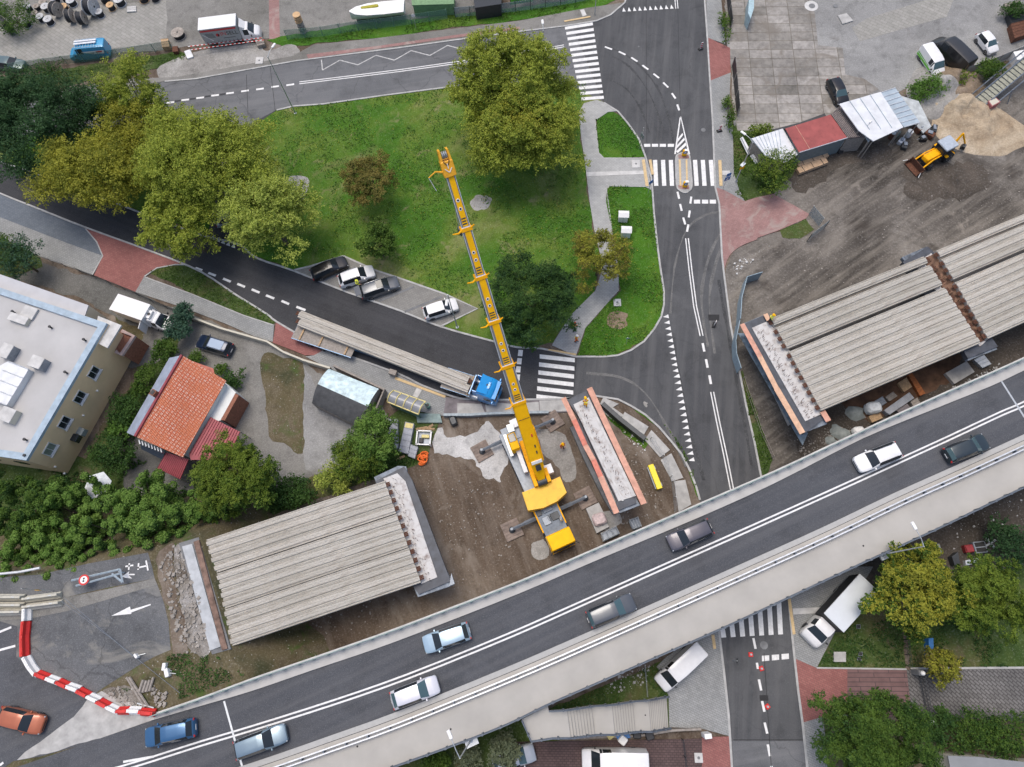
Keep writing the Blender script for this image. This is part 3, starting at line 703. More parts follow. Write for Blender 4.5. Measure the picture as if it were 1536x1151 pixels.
dbl([(760+1183/3.8375,560+108/3.8375),(760+1215/3.8375,560+270/3.8375),(760+1260/3.8375,560+480/3.8375),(760+1296/3.8375,560+662/3.8375),(1106,760)],0.17,0.13,0.073)
dbl([(449,124.5),(520,116),(600,106),(700,92)],0.17,0.13,0.070)
dbl([(782,78),(812,75),(846,69)],0.17,0.13,0.070)
dbl([z3(973,-20),z3(980,50)],0.16,0.12,0.073)
dashes([((20.0/3.8375*0+a)/3.8375,0)and((a/3.8375,b/3.8375),(c/3.8375,d/3.8375))for a,b,c,d in((660,636,690,632),(770,619,810,614),(864,604,915,598),(957,593,1003,588),(1044,578,1088,573),(1130,566,1174,561),(1216,552,1260,547),(1302,539,1346,534),(1388,527,1432,521))],0.30,0.070)
dashes([((380+a/3.8375,b/3.8375),(380+c/3.8375,d/3.8375))for a,b,c,d in((16,516,60,510),(104,502,148,496),(190,492,235,485))],0.30,0.070)
dashes([((a/3.8375,b/3.8375),(c/3.8375,d/3.8375))for a,b,c,d in((1005,584,1040,579),(1092,572,1126,568),(1178,558,1212,553),(1264,546,1298,541))],0.30,0.0695,'asphalt_new')
zz=[(392,345),(398,404),(498,347),(602,374),(706,319),(812,347),(908,292),(1016,320),(1118,262),(1188,281)]
for i in range(len(zz)-1):
 a,b=zz[i],zz[i+1];dashes([((380+a[0]/3.8375,a[1]/3.8375),(380+b[0]/3.8375,b[1]/3.8375))],0.15,0.070+0.0002*(i%2),'road_paint_worn')
dashes([((a/3.8375,280+b/3.8375),(c/3.8375,280+d/3.8375))for a,b,c,d in((1125,468,1164,482),(1199,497,1242,513),(1284,530,1328,548),(1366,560,1410,578),(1449,592,1494,611))],0.30,0.066)
dashes([((380+a/3.8375,280+b/3.8375),(380+c/3.8375,280+d/3.8375))for a,b,c,d in((73,626,120,645),(162,658,206,677),(248,692,300,712))],0.30,0.066)
q=[]
for(x,y)in((68,940),(62,987),(56,1034),(52,1080),(46,1130)):
 q.append([z33(x,y),z33(x+26,y+2),z33(x+22,y+37),z33(x-4,y+35)])
mark(q,0.0705)
bd=[(1420,408,1433,470),(1440,550,1447,586),(1452,646,1465,710),(1470,770,1484,832),(1485,894,1500,958),(1503,1020,1516,1088),(1524,1145,1530,1200)]
dashes([((760+a/3.8375,851+b/3.8375),(760+c/3.8375,851+d/3.8375))for a,b,c,d in bd],0.24,0.076)
mark([[(593,565),(669,594),(667,597),(592,569)],[(977,239),(981,262),(977,262),(973,240)][::1],[z3(1218,922),z3(1236,922),z3(1243,1070),z3(1225,1070)],[z3(778,920),z3(795,918),z3(818,1072),z3(800,1072)],[z33(245,935),z33(402,962),z33(398,972),z33(235,942)],[(760+1178/3.8375,851+390/3.8375),(760+1196/3.8375,851+388/3.8375),(760+1206/3.8375,851+468/3.8375),(760+1190/3.8375,851+472/3.8375)],[(1136+175/3.8375,851+185/3.8375),(1136+192/3.8375,851+180/3.8375),(1136+220/3.8375,851+385/3.8375),(1136+204/3.8375,851+388/3.8375)],[z3(990,918),z3(1002,918),z3(1006,1070),z3(996,1070)],[z3(1030,918),z3(1040,918),z3(1044,1070),z3(1034,1070)],[(846,31),(885,24),(886,26),(847,33)]],0.190,'tactile_yellow','tactile_strip')
mark([[z3(458,992),z3(795,982),z3(797,1003),z3(460,1016)],[z3(1240,983),z3(1284,983),z3(1286,1008),z3(1242,1008)],[(625,582),(633,585),(626,597),(619,594)],[(870,15),(876,14),(880,23),(874,25)],[(1189,913),(1232,911),(1224,920),(1190,922)]],0.160,'concrete_pale','guide_strip')
mark([[(1062,472),(1079,472),(1079,481),(1063,481)],[(1139,1043),(1152,1043),(1153,1051),(1140,1052)]],0.079,'joint_seal','road_patch')
dashes([(z3(803,0),z3(806,820)),(z3(985,50),z3(1000,660)),((980,372),(986,378))],0.05,0.0725,'joint_seal')
dashes([((1100,1110),(1207,1110)),((1146,980),(1157,1151)),((405,98),(413,168)),((380+1418/3.8375-380,112),(372,172))],0.06,0.0765,'joint_seal')
mb=MB()
for(x,y,r)in((1218,9,0.45),(1253,9,0.35),(1075,57,0.3),(958,70,0.12),(1055,195,0.3),(683,108,0.5),(1146,968,0.4)):
 c=P(x,y,0.08);mb.lathe([(r,0),(r,0.004)],c,16)
o=mb.build('manhole_cover','concrete_dark');o['kind']='structure'
o=MB().lathe([(0.95,0),(0.95,0.004)],P(1217,9,0.06),20).build('manhole_collar','concrete_pale');o['kind']='structure'
for(x,y,s)in((954,246,1.1),(389,91,1.1),(926,454,0.9),(1048,1137,0.8),(1265,28,0)):
 if s:
  c=P(x,y,0.16);mb=MB();mb.bev(c,(s,s*1.1,0.06),0.05)
  o=mb.build('inspection_cover','concrete_pale');o['kind']='structure'
  o=MB().lathe([(0.14,0),(0.14,0.01)],c+Vector((0,0,0.03)),12).build('inspection_lid','concrete_dark');o['kind']='structure'
#  EMBANKMENT
ptop=[(-140,850),(0,862),(120,842),(222,824),(262,812),(300,800),(322,870),(345,985),(370,1010),(420,1160),(440,1300),(-140,1300)]
tw=poly(ptop,ZD-0.06)
mb=MB();n=len(tw)
cen=sum(tw,Vector())/n
base=[]
for i,p in enumerate(tw):
 d=tw[(i+1)%n]-tw[(i-1)%n];d.z=0;d.normalize();nrm=Vector((-d.y,d.x,0))
 if nrm.dot(p-cen)<0:nrm=-nrm
 b=p+nrm*6.5;b.z=-0.2;base.append(b)
mb.prism(tw,0)
for i in range(n-1):mb.quad(base[i],base[i+1],tw[i+1],tw[i])
o=mb.build('embankment','verge_soil');o['kind']='structure'
z=ZD-0.04
patch('cycle_path',[(-140,880),(0,866),(60,862),(130,846),(222,829),(228,850),(232,868),(160,882),(92,898),(0,905),(-140,915)],z,'asphalt_dusty')
patch('pavement',[(-140,925),(0,905),(92,898),(160,884),(232,868),(236,877),(160,900),(100,917),(45,928),(0,931),(-140,945)],z+0.02,'yard_grey')
patch('road',[(-140,945),(0,931),(45,928),(100,917),(160,900),(236,877),(246,905),(253,935),(256,975),(232,985),(205,1000),(150,1035),(60,1110),(20,1142),(-20,1160),(-140,1250)],z,'asphalt_dusty')
patch('road',[(-140,945),(0,932),(26,940),(24,985),(60,1015),(150,1045),(230,1078),(150,1110),(60,1135),(20,1142),(-140,1250)],z+0.008,'asphalt_deck')
patch('dust_patch',smooth([(152,1037),(228,1076),(230,1082),(140,1112),(60,1133),(26,1141),(60,1112),(110,1075)],2,True),z+0.016,'concrete')
patch('rubble_patch',smooth([(262,822),(276,826),(292,880),(312,950),(316,975),(300,985),(284,968),(272,910),(262,865)],3,True),z+0.01,'rubble_ground')
patch('rubble_patch',smooth([(232,840),(258,815),(262,865),(272,930),(280,975),(262,985),(256,930),(242,880)],3,True),z+0.014,'soil')
patch('rubble_patch',smooth([(150,1040),(178,1026),(200,1040),(215,1062),(225,1070),(190,1062),(165,1052)],3,True),z+0.012,'rubble_ground')
patch('rubble_patch',smooth([(345,965),(380,955),(410,985),(380,1000),(350,990)],3,True),3.0,'rubble_ground')
mark([[(167,924),(195,910),(196,915),(226,906),(226,908),(197,919),(197,921)]],z+0.03)
mark([[(183,865),(194,857),(193,861),(202,861),(202,863),(193,863),(198,868),(188,867)]],z+0.03)
dashes([((188,850),(200,848)),((194,845),(193,855)),((206,852),(220,849)),((208,845),(207,855)),((219,841),(222,856)),((206,852),(207,852))],0.16,z+0.03)
dashes([((-10,952),(17,941)),((-10,978),(23,969)),((0,1148),(5,1144))],0.22,z+0.03)
#  FLYOVER
E_out=[(1640,488),(1536,537),(1485,560),(1396,599),(1261,661),(1160,708),(1047,757),(906,818),(780,872),(640,926),(562,955),(470,987),(380,1018),(305,1046),(232,1071)]
E_in=[(1640,508),(1536,556),(1485,580),(1396,616),(1292,659),(1160,726),(1047,777),(906,836),(780,890),(640,945),(562,974),(470,1005),(380,1036),(305,1058),(227,1081)]
E_mid=[(1640,556),(1536,606),(1501,621),(1422,658),(1363,685),(1278,724),(1136,788),(974,860),(860,911),(760,955),(614,1014),(500,1054),(380,1092),(300,1116),(182,1153),(60,1185)]
E_s=[(1640,612),(1536,661),(1440,705),(1344,748),(1240,798),(1125,850),(980,915),(860,968),(760,1011),(600,1076),(500,1112),(385,1152),(250,1195)]
E_g=[(x,y+9)for x,y in E_s]
E_o2=[(1640,688),(1536,732),(1440,778),(1370,811),(1282,851),(1160,908),(1080,945),(989,985),(900,1024),(822,1058),(760,1088),(680,1119),(591,1151),(480,1190)]
for E in(E_out,E_in,E_mid,E_s,E_g,E_o2):pass
W_out,W_in,W_mid,W_s,W_o2=[poly(smooth(e,3),ZD)for e in(E_out,E_in,E_mid,E_s,E_o2)]
W_left=[P(232,1071,ZD),P(227,1081,ZD),P(60,1139,ZD),P(-60,1180,ZD),P(-60,1300,ZD),P(250,1300,ZD)]
mb=MB();mb.prism(W_out+W_left[1:]+W_o2[::-1],1.25)
o=mb.build('bridge_deck','concrete');o['kind']='structure'
up=lambda pw,d:[p+Vector((0,0,d))for p in pw]
o=MB().prism(up(W_in,0.02)+up(W_left[1:4],0.02)+up([P(-60,1300,ZD),P(250,1190,ZD)],0.02)+up(W_s[::-1][1:],0.02),0).build('bridge_road','asphalt_deck');o['kind']='structure'
o=MB().prism(up(W_out,0.16)+up(W_in[::-1],0.16),0.16).build('bridge_kerb_strip',simple('kerb_strip',(0.46,0.45,0.43),0.9,var=0.06,sc=0.8));o['kind']='structure'
o=MB().prism(up(W_s,0.14)+up(W_o2[::-1],0.14),0.14).build('bridge_footway','deck_walk');o['kind']='structure'
o=strip(MB(),up(W_s,0.146),0.5,0,-0.3).build('footway_edge',simple('edge_grey',(0.4,0.4,0.39),0.9,var=0.05));o['kind']='structure'
mb=MB();strip(mb,up(W_mid,0.026),0.16,0,0.19);strip(mb,up(W_mid,0.026),0.16,0,-0.19)
o=mb.build('lane_marking','road_paint_white');o['kind']='structure'
mb=MB();strip(mb,[p+Vector((0,0,0.03))for p in poly([(185,1143),(231,1135)],ZD)],0.2)
o=mb.build('lane_marking','road_paint_white');o['kind']='structure'
for a,b in(((336,1052),(366,1160)),((1501,570),(1538,628))):
 o=strip(MB(),poly([a,b],ZD+0.03),0.18).build('expansion_joint','galvanised');o['kind']='structure'
mb=MB()
for(x,y,r)in((676,1094,0.09),(1295,819,0.09),(536,1120,0.09),(968,1073,0.07)):mb.lathe([(r,0),(r,0.004)],P(x,y,ZD+0.15),10)
o=mb.build('deck_drain','joint_seal');o['kind']='structure'
for(x,y)in((1240,760),(960,885),(640,1010)):
 t_=thing('bridge_pier','concrete pier hidden beneath the flyover deck','bridge pier',(0,0,0),0,'piers under the flyover')
 c=P(x,y,ZD);a=math.atan2(1,0.45)
 t_.location=(c.x,c.y,0)
 MB().box((0,0,4.3),(1.2,9,0.85),a).build('pier_cap','concrete',t_)
 for k in(-3,0,3):MB().lathe([(0.5,0),(0.5,3.9)],(k*-math.sin(a),k*math.cos(a),0),16).build('column','concrete',t_)
def railing(name,label,pw,h,step,mat,postd=(0.07,0.07),rails=(1.0,0.55),railr=0.035,group=None,panel=None,cat='railing',z0=0.14):
 base=pw[0].copy();t_=thing(name,label,cat,base,0,group)
 lp_=[p-base for p in pw]
 for rh in rails:
  MB().tube([p+Vector((0,0,z0+h*rh))for p in lp_],railr,6).build('rail',mat,t_,40)
 me=None
 for(p,d)in resample(lp_,step,0.2)[:100]:
  a=math.atan2(d.y,d.x)
  if me is None:
   o=MB().box((0,0,h/2),(postd[0],postd[1],h)).box((0,0,0.01),(0.2,0.2,0.03)).build('post',mat,t_);me=o.data
  else:
   o=bpy.data.objects.new('post',me);COL.objects.link(o);o.parent=t_
  o.location=p+Vector((0,0,z0));o.rotation_euler=(0,0,a)
  if panel:
   o2=bpy.data.objects.get('rail_panel_mesh')and None
 return t_
W_rn=ribbon_pts(W_out,0.36)[0]if True else W_out
def inset(pw,toward,d):
 out=[]
 n=len(pw)
 for i,p in enumerate(pw):
  t_=pw[min(i+1,n-1)]-pw[max(i-1,0)];nr=Vector((-t_.y,t_.x,0)).normalized()
  if nr.dot(toward-p)<0:nr=-nr
  out.append(p+nr*d)
 return out
midw=P(800,940,ZD)
rn=railing('bridge_railing','grey green steel railing along the site side of the flyover',inset(W_out,midw,0.15),1.0,1.45,'rail_green',(0.32,0.12),(1.0,0.6,0.3),0.05)
mb=MB();strip(mb,up(inset(W_out,midw,0.02),0.175),0.2);o=mb.build('cornice','concrete_pale');o['kind']='structure'
railing('bridge_railing','dark blue railing along the outer edge of the flyover footway',inset(W_o2,midw,0.12),1.1,1.75,'rail_blue',(0.18,0.18),(1.0,0.72,0.44,0.18),0.05)
g=thing('guard_rail','white double steel guard rail between flyover road and footway','guard rail',W_s[0])
gw=inset(W_s,W_s[len(W_s)//2]+Vector((0,-9,0)),0.55)
for sd,zz_ in((0.17,0.75),(-0.17,0.75)):
 mb=MB();pts=[p-W_s[0]+Vector((0,0,zz_))for p in gw]
 L,Rr=ribbon_pts(pts,0.12,sd)
 for i in range(len(pts)-1):
  a,b,c,d=Rr[i],Rr[i+1],L[i+1],L[i];dn=Vector((0,0,0.3))
  mb.add([a,b,c,d,a-dn,b-dn,c-dn,d-dn],[(0,1,2,3),(0,4,5,1),(2,6,7,3),(4,7,6,5)])
 mb.build('beam','chrome_white',g)
me=None
for(p,d)in resample([p-W_s[0]for p in gw],2.1,0.2)[:90]:
 if me is None:o=MB().box((0,0,0.42),(0.12,0.2,0.56)).build('post','rail_blue',g);me=o.data
 else:o=bpy.data.objects.new('post',me);COL.objects.link(o);o.parent=g
 o.location=p+Vector((0,0,0.0));o.rotation_euler=(0,0,math.atan2(d.y,d.x))
def lerp2(a,b,t_):return(a[0]+(b[0]-a[0])*t_,a[1]+(b[1]-a[1])*t_)
st=thing('stairway','pale concrete stairway of three flights going down from the flyover footway','stairs',P(900,1090,0))
A,B=P(783,1079,ZD),P(822,1059,ZD)
T0,T1=P(823,1066,ZD),P(1002,1044,0)
U0,U1=P(829,1106,ZD),P(1005,1091,0)
base=st.location
plan=[('landing',0.0,0.13,0)];
fl=[(0.14,0.36,9),(0.50,0.70,9),(0.81,1.0,11)]
seg=[];zc=ZD;pos=0.0
tot=sum(f[2]for f in fl)
dz_=ZD/(tot+0.0)
mb_l=MB();treads=MB()
def pt(edge,t_,z):
 a,b=(T0,T1)if edge==0 else(U0,U1)
 q=a.lerp(b,t_);return Vector((q.x,q.y,z))-base
last=0.0
for(f0,f1,ns)in fl:
 treads=MB()
 MB().prism([pt(0,last,zc),pt(0,f0,zc),pt(1,f0,zc),pt(1,last,zc)],0.3).build('landing','deck_walk',st)
 for k in range(ns):
  a0=f0+(f1-f0)*k/ns;a1=f0+(f1-f0)*(k+1)/ns;zc-=dz_
  treads.prism([pt(0,a0,zc),pt(0,a1,zc),pt(1,a1,zc),pt(1,a0,zc)],0.35)
  treads.prism([pt(0,a0,zc+0.012),pt(0,a0+0.004,zc+0.012),pt(1,a0+0.004,zc+0.012),pt(1,a0,zc+0.012)],0.01)if False else None
 last=f1
 treads.build('flight','deck_walk',st)
MB().prism([A-base,B-base,pt(0,0,ZD),pt(1,0,ZD),P(797,1111,ZD)-base],0.35).build('landing','deck_walk',st);
zc=ZD
for(f0,f1,ns)in fl:
 k2=MB()
 for k in range(ns):
  a0=f0+(f1-f0)*k/ns
  a,b=pt(0,a0,zc+0.008),pt(1,a0,zc+0.008)
  c_,d_=pt(1,a0+0.0022,zc+0.008),pt(0,a0+0.0022,zc+0.008)
  k2.prism([a,b,c_,d_],0.03);zc-=dz_
 k2.build('nosing','concrete_dark',st)
def rake(edge,sgn):
 pts=[];zc=ZD;last=0.0
 pts.append(pt(edge,0,zc))
 for(f0,f1,ns)in fl:
  pts.append(pt(edge,f0,zc));zc-=dz_*ns;pts.append(pt(edge,f1,zc))
 return pts
for e,nm in((0,'upper'),(1,'lower')):
 pw=[p+base for p in rake(e,1)]
 if e==1:pw=[P(783,1079,ZD),P(797,1111,ZD)]+pw
 railing('stair_railing','dark blue railing on the '+('bridge side' if e==0 else 'car park side')+' of the stairway',pw,1.05,1.55,'rail_blue',(0.14,0.14),(1.0,0.6,0.25),0.04,z0=0.0)
#  GIRDERS (each one a thing)
ZG=5.75
def mk_girder(L,W):
 """inverted T girder, local x along the girder, origin at its middle, top at 0"""
 parts={}
 hw=W/2-0.012
 prof=[(-hw,-0.62),(-hw,-0.10),(-0.385,-0.08),(-0.30,-0.15),(-0.21,0.0),(0.21,0.0),(0.30,-0.15),(0.385,-0.08),(hw,-0.10),(hw,-0.62)]
 mb=MB();x0,x1=-L/2,L/2
 mb.add([(x0,y,z)for y,z in prof]+[(x1,y,z)for y,z in prof],[(i,i+1,11+i,10+i)for i in range(9)]+[(9,0,10,19),tuple(range(10))[::-1],tuple(range(10,20))])
 parts['body']=mb
 for s in(-1,1):
  pts=[]
  for k in range(9):
   y=-0.22+k*0.055;a,b=(s*(L/2-0.02),y,-0.12-0.03*(k%3)),(s*(L/2+0.42),y,-0.14-0.03*(k%3));pts+=[a,b]if k%2==0 else[b,a]
  m2=MB().tube(pts,0.028,5);parts['end_bars' if s<0 else 'end_bars_far']=m2
 n=int(L/0.28);pts=[]
 for k in range(n):
  x=x0+0.2+k*(L-0.4)/(n-1);y=0.09 if k%2 else-0.09
  pts+=[(x,y,-0.01),(x+0.02,-y,0.07)]
 parts['stirrup_row']=MB().tube(pts,0.011,3)
 return parts
def girder_at(parts_mesh,a,b,z,label,group):
 t_=thing('bridge_girder',label,'bridge girder',((a.x+b.x)/2,(a.y+b.y)/2,z),math.atan2(b.y-a.y,b.x-a.x),group)
 for nm,me in parts_mesh.items():
  o=bpy.data.objects.new(nm,me);COL.objects.link(o);o.parent=t_
 return t_
ORD=['first','second','third','fourth','fifth','sixth','seventh','eighth','ninth','tenth','eleventh','twelfth']
def span(A,B,C,D,gaps,where,grp,z=ZG,wf=None):
 A,B,C,D=[P(*p,z)for p in(A,B,C,D)]
 Wd=((D-A).length+(C-B).length)/2;L=((B-A).length+(C-D).length)/2
 gt=sum(gaps.values());pitch=(Wd-gt)/12
 mats={'body':'girder_concrete','end_bars':'rust','end_bars_far':'rust','stirrup_row':'girder_concrete'}
 pr=mk_girder(L,pitch);meshes={}
 off=0
 for i in range(12):
  f=(off+pitch*0.5)/Wd
  a,b=A.lerp(D,f),B.lerp(C,f)
  if i==0:
   t_=thing('bridge_girder','x','bridge girder',((a.x+b.x)/2,(a.y+b.y)/2,z),math.atan2(b.y-a.y,b.x-a.x),grp)
   for nm,m_ in pr.items():
    o=m_.build(nm,mats[nm],t_);meshes[nm]=o.data
  else:t_=girder_at(meshes,a,b,z,'x',grp)
  t_.location.z=z-(0.0 if i%3 else 0.02)
  t_['label']='concrete girder, %s of twelve from the park side, %s'%(ORD[i],where)
  off+=pitch+gaps.get(i,0)
 return A,B,C,D
span((301,812),(577,721),(631,874),(343,971),{3:0.10,7:0.06},'left span','girders of the left span')
span((1157,477),(1386,384),(1472,514),(1232,616),{0:0.30,3:0.36},'middle right span','girders of the middle right span')
span((1401,377),(1640,277),(1715,402),(1487,506),{0:0.30,3:0.36},'far right span','girders of the far right span')
def block(mb,q,ztop,h):mb.prism(poly(q,ztop),h)
ab=thing('bridge_abutment','white topped concrete abutment carrying the left end of the left girders','bridge abutment',P(300,890,0))
b0=ab.location
mb=MB(M=Matrix.Translation(-b0));block(mb,[(268,815),(298,806),(346,974),(318,982)],5.99,5.9);mb.build('wall','concrete_dark',ab)
mb=MB(M=Matrix.Translation(-b0));block(mb,[(273,820),(288,816),(331,970),(315,976)],6.1,0.1);mb.build('bearing_strip',simple('white_lime',(0.44,0.46,0.475),0.9,var=0.15,sc=1.0),ab)
mb=MB(M=Matrix.Translation(-b0));block(mb,[(290,813),(298,810),(341,973),(333,976)],6.2,0.3);mb.build('ledge',simple('ledge_brown',(0.20,0.13,0.10),0.95,var=0.4,sc=1.4,fine=2.5),ab)
def pier(label,base_px,foot,cap,top,boards,skins,ztop,extras=None,cols=None):
 t_=thing('bridge_pier',label,'bridge pier',P(*base_px,0));b=t_.location;M_=Matrix.Translation(-b)
 mb=MB(M=M_);block(mb,foot,ztop-0.9,ztop-0.9-0.3);mb.build('column_wall','concrete',t_)
 for q in skins:
  mb=MB(M=M_);block(mb,q,ztop-0.35,0.5);mb.build('membrane_skirt','membrane',t_)
 mb=MB(M=M_);block(mb,cap,ztop-0.12,0.7);mb.build('cap_base','membrane_dark',t_)
 mb=MB(M=M_);block(mb,top,ztop,0.6);mb.build('cap_beam','cap_concrete',t_)
 for(a,b2,wd,m_)in boards:
  mb=MB(M=M_);pw=poly([a,b2],ztop+0.2);strip(mb,pw,wd,0.06);mb.build('plywood_walkway',m_,t_)
 return t_
tt=NT('cap_concrete')
f1=tt.noise(1.4,6,0.7,dist=0.5);f2=tt.noise(0.5,3)
c=tt.ramp(f1,[(0.30,(0.22,0.17,0.15)),(0.40,(0.46,0.43,0.41)),(0.52,(0.60,0.59,0.575))])
c=tt.mix(0.35,c,tt.ramp(f2,[(0.3,0.6),(0.7,1.0)]),'MULTIPLY')
MATS['cap_concrete']=tt.done(c,0.95)
pr1=pier('pier with blue grey waterproofed skirt at the right end of the left span',(620,800),[(585,712),(600,706),(660,872),(640,880)],[(563,722),(606,700),(618,720),(676,872),(628,892),(612,868),(622,860)],[(575,718),(596,710),(608,722),(656,866),(632,876),(615,848),(585,740)],[],[[(561,716),(597,699),(609,700),(618,740),(680,878),(627,896),(620,880),(668,866),(605,716),(566,728)]],5.0)
mb=MB(M=Matrix.Translation(-pr1.location));block(mb,[(674,879),(677,860),(682,876)],4.9,0.3);mb.build('corner_plate','steel_grey',pr1)
def spikes(t_,pts,z,sz=0.09,h=0.45,mat='rust',name='starter_bars'):
 mb=MB(M=Matrix.Translation(-t_.location))
 for p in pts:
  q=P(p[0],p[1],z);mb.tube([q,q+Vector((random.uniform(-.06,.06),random.uniform(-.06,.06),h))],sz/2,4)
 o=mb.build(name,mat,t_);o['kind']='stuff'
def between(a,b,n,jit=0.0):return[(a[0]+(b[0]-a[0])*i/(n-1)+random.uniform(-jit,jit),a[1]+(b[1]-a[1])*i/(n-1)+random.uniform(-jit,jit))for i in range(n)]
spikes(pr1,between((592,722),(642,868),60,5),5.0,0.05,0.5)
pr2=pier('long pier cap between pink plywood walkways right of the crane',(905,690),[(868,620),(885,612),(940,745),(922,755)],[(850,600),(885,584),(955,755),(922,768),(925,750),(868,625)],[(860,607),(883,596),(954,744),(928,752)],[((845,597),(861,630),0.55,'plywood_pink'),((861,630),(878,668),0.55,'plywood_red'),((878,668),(890,690),0.55,'plywood_pink'),((890,690),(901,715),0.55,'plywood_red'),((901,715),(925,770),0.6,'plywood_pink'),((884,582),(923,665),0.62,'plywood_pink'),((923,665),(966,756),0.62,'plywood_pink')],[[(852,602),(882,586),(886,594),(857,608)],[(926,754),(953,745),(960,758),(929,770)]],5.0)
mb=MB(M=Matrix.Translation(-pr2.location))
block(mb,[(864,610),(867,609),(936,751),(933,752)],5.05,0.06);mb.build('raised_lip','concrete_pale',pr2)
mb=MB(M=Matrix.Translation(-pr2.location))
block(mb,[(880,598),(883,597),(953,743),(949,745)],5.05,0.06);mb.build('raised_lip','concrete_pale',pr2)
spikes(pr2,between((872,612),(940,742),50,3),5.0,0.05,0.5)
spikes(pr2,between((885,582),(903,619),12,0.5),4.9,0.12,0.3,'timber','bracket_ends')
spikes(pr2,between((926,664),(968,752),26,0.5),4.9,0.1,0.3,'timber','bracket_ends')
pr3=pier('pier cap with salmon plywood walkway left of the middle right girders',(1180,560),[(1140,500),(1160,490),(1222,610),(1200,625)],[(1117,486),(1146,473),(1160,484),(1234,630),(1207,650),(1196,632)],[(1128,492),(1156,480),(1170,500),(1230,610),(1231,622),(1208,632)],[((1113,486),(1140,535),0.55,'plywood_pink'),((1140,535),(1165,583),0.55,'plywood_tan'),((1165,583),(1204,650),0.62,'plywood_tan'),((1148,471),(1154,482),0.5,'plywood_tan'),((1234,617),(1243,632),0.6,'plywood_pink')],[[(1116,485),(1145,473),(1151,484),(1123,496)],[(1207,632),(1232,622),(1241,636),(1212,647)]],5.05)
spikes(pr3,between((1138,498),(1215,628),90,5),5.0,0.05,0.5)
spikes(pr3,between((1111,490),(1200,650),60,0.6),4.9,0.11,0.3,'timber','bracket_ends')
mb=MB(M=Matrix.Translation(-pr3.location));block(mb,[(1107,500),(1120,500),(1212,650),(1204,668)],2.6,0.1);mb.build('blue_netting',simple('net_blue',(0.2,0.26,0.31),0.8,var=0.45,sc=1.4),pr3)
pr4=pier('pier with grey end slabs between the middle and far right spans',(1430,440),[(1388,388),(1402,380),(1480,500),(1468,512)],[(1354,393),(1392,370),(1400,378),(1497,520),(1452,538),(1445,526)],[(1372,396),(1397,380),(1486,506),(1470,520)],[],[[(1353,386),(1390,370),(1395,380),(1360,396)],[(1444,525),(1484,506),(1496,524),(1452,541)]],5.0)
mb=MB(M=Matrix.Translation(-pr4.location));block(mb,[(1384,388),(1402,381),(1487,506),(1470,514)],5.12,0.1);mb.build('rusty_top',simple('rust_concrete',(0.20,0.115,0.075),0.95,var=0.5,sc=1.6,fine=2.5),pr4)
spikes(pr4,between((1388,388),(1478,512),70,4),5.0,0.05,0.5)
#  VEHICLES
STY={'hatch':[(.500,.62,.36,.40,.52),(.490,.80,.42,.46,.68),(.455,.92,.48,.52,.78),(.36,.98,.55,.60,.84),(.27,1.0,.60,.66,.84),(.11,1.0,.63,.965,.68),(.02,1.0,.635,1.0,.70),(-.02,1.0,.635,1.0,.70),(-.20,1.0,.64,.99,.69),(-.235,1.0,.645,.985,.69),(-.35,.98,.65,.96,.66),(-.375,.975,.66,.945,.65),(-.46,.95,.64,.68,.72),(-.49,.88,.52,.56,.70),(-.50,.78,.40,.44,.64)],'wagon':[(.500,.62,.36,.40,.52),(.490,.80,.42,.46,.68),(.455,.92,.47,.51,.78),(.36,.98,.54,.58,.84),(.25,1.0,.60,.65,.84),(.10,1.0,.62,.965,.68),(.02,1.0,.625,1.0,.70),(-.015,1.0,.625,1.0,.70),(-.18,1.0,.63,.995,.69),(-.21,1.0,.63,.99,.69),(-.40,.975,.65,.965,.66),(-.42,.97,.66,.95,.65),(-.475,.93,.62,.68,.72),(-.492,.88,.50,.54,.70),(-.50,.80,.40,.44,.64)],'sedan':[(.500,.62,.38,.42,.52),(.490,.80,.44,.48,.68),(.455,.92,.50,.54,.78),(.36,.98,.57,.61,.84),(.24,1.0,.62,.67,.84),(.09,1.0,.64,.965,.66),(.02,1.0,.645,1.0,.68),(-.015,1.0,.645,1.0,.68),(-.15,1.0,.65,.98,.66),(-.18,1.0,.65,.96,.65),(-.22,1.0,.66,.93,.64),(-.235,.99,.665,.915,.64),(-.35,.97,.66,.71,.78),(-.465,.90,.62,.67,.74),(-.492,.84,.5,.54,.68),(-.50,.76,.40,.44,.62)],'van':[(.500,.70,.28,.31,.60),(.492,.84,.33,.37,.72),(.455,.94,.40,.44,.80),(.385,.98,.47,.52,.84),(.36,.99,.50,.55,.84),(.235,1.0,.55,.93,.74),(.20,1.0,.56,.965,.77),(.185,1.0,.56,.97,.78),(.06,1.0,.57,1.0,.82),(.04,1.0,.57,1.0,.83),(-.20,1.0,.57,1.0,.83),(-.46,.98,.57,.985,.82),(-.49,.97,.55,.96,.80),(-.50,.94,.50,.92,.78)],'cab':[(.500,.70,.36,.40,.60),(.485,.86,.42,.47,.74),(.42,.95,.50,.55,.82),(.28,.99,.56,.62,.85),(.22,1.0,.58,.64,.85),(-.05,1.0,.62,.95,.72),(-.10,1.0,.62,.98,.74),(-.16,1.0,.62,1.0,.76),(-.34,1.0,.62,1.0,.78),(-.38,1.0,.62,1.0,.78),(-.49,.99,.6,.99,.76),(-.50,.96,.55,.95,.74)],}
GLZ={'hatch':(4,[(5,7),(7,11)],11),'wagon':(4,[(5,7),(7,11)],11),'sedan':(4,[(5,7),(7,10)],11),'van':(4,[(5,6),(7,8)],None),'cab':(4,[(5,6),(6,7),(7,8)],None),}
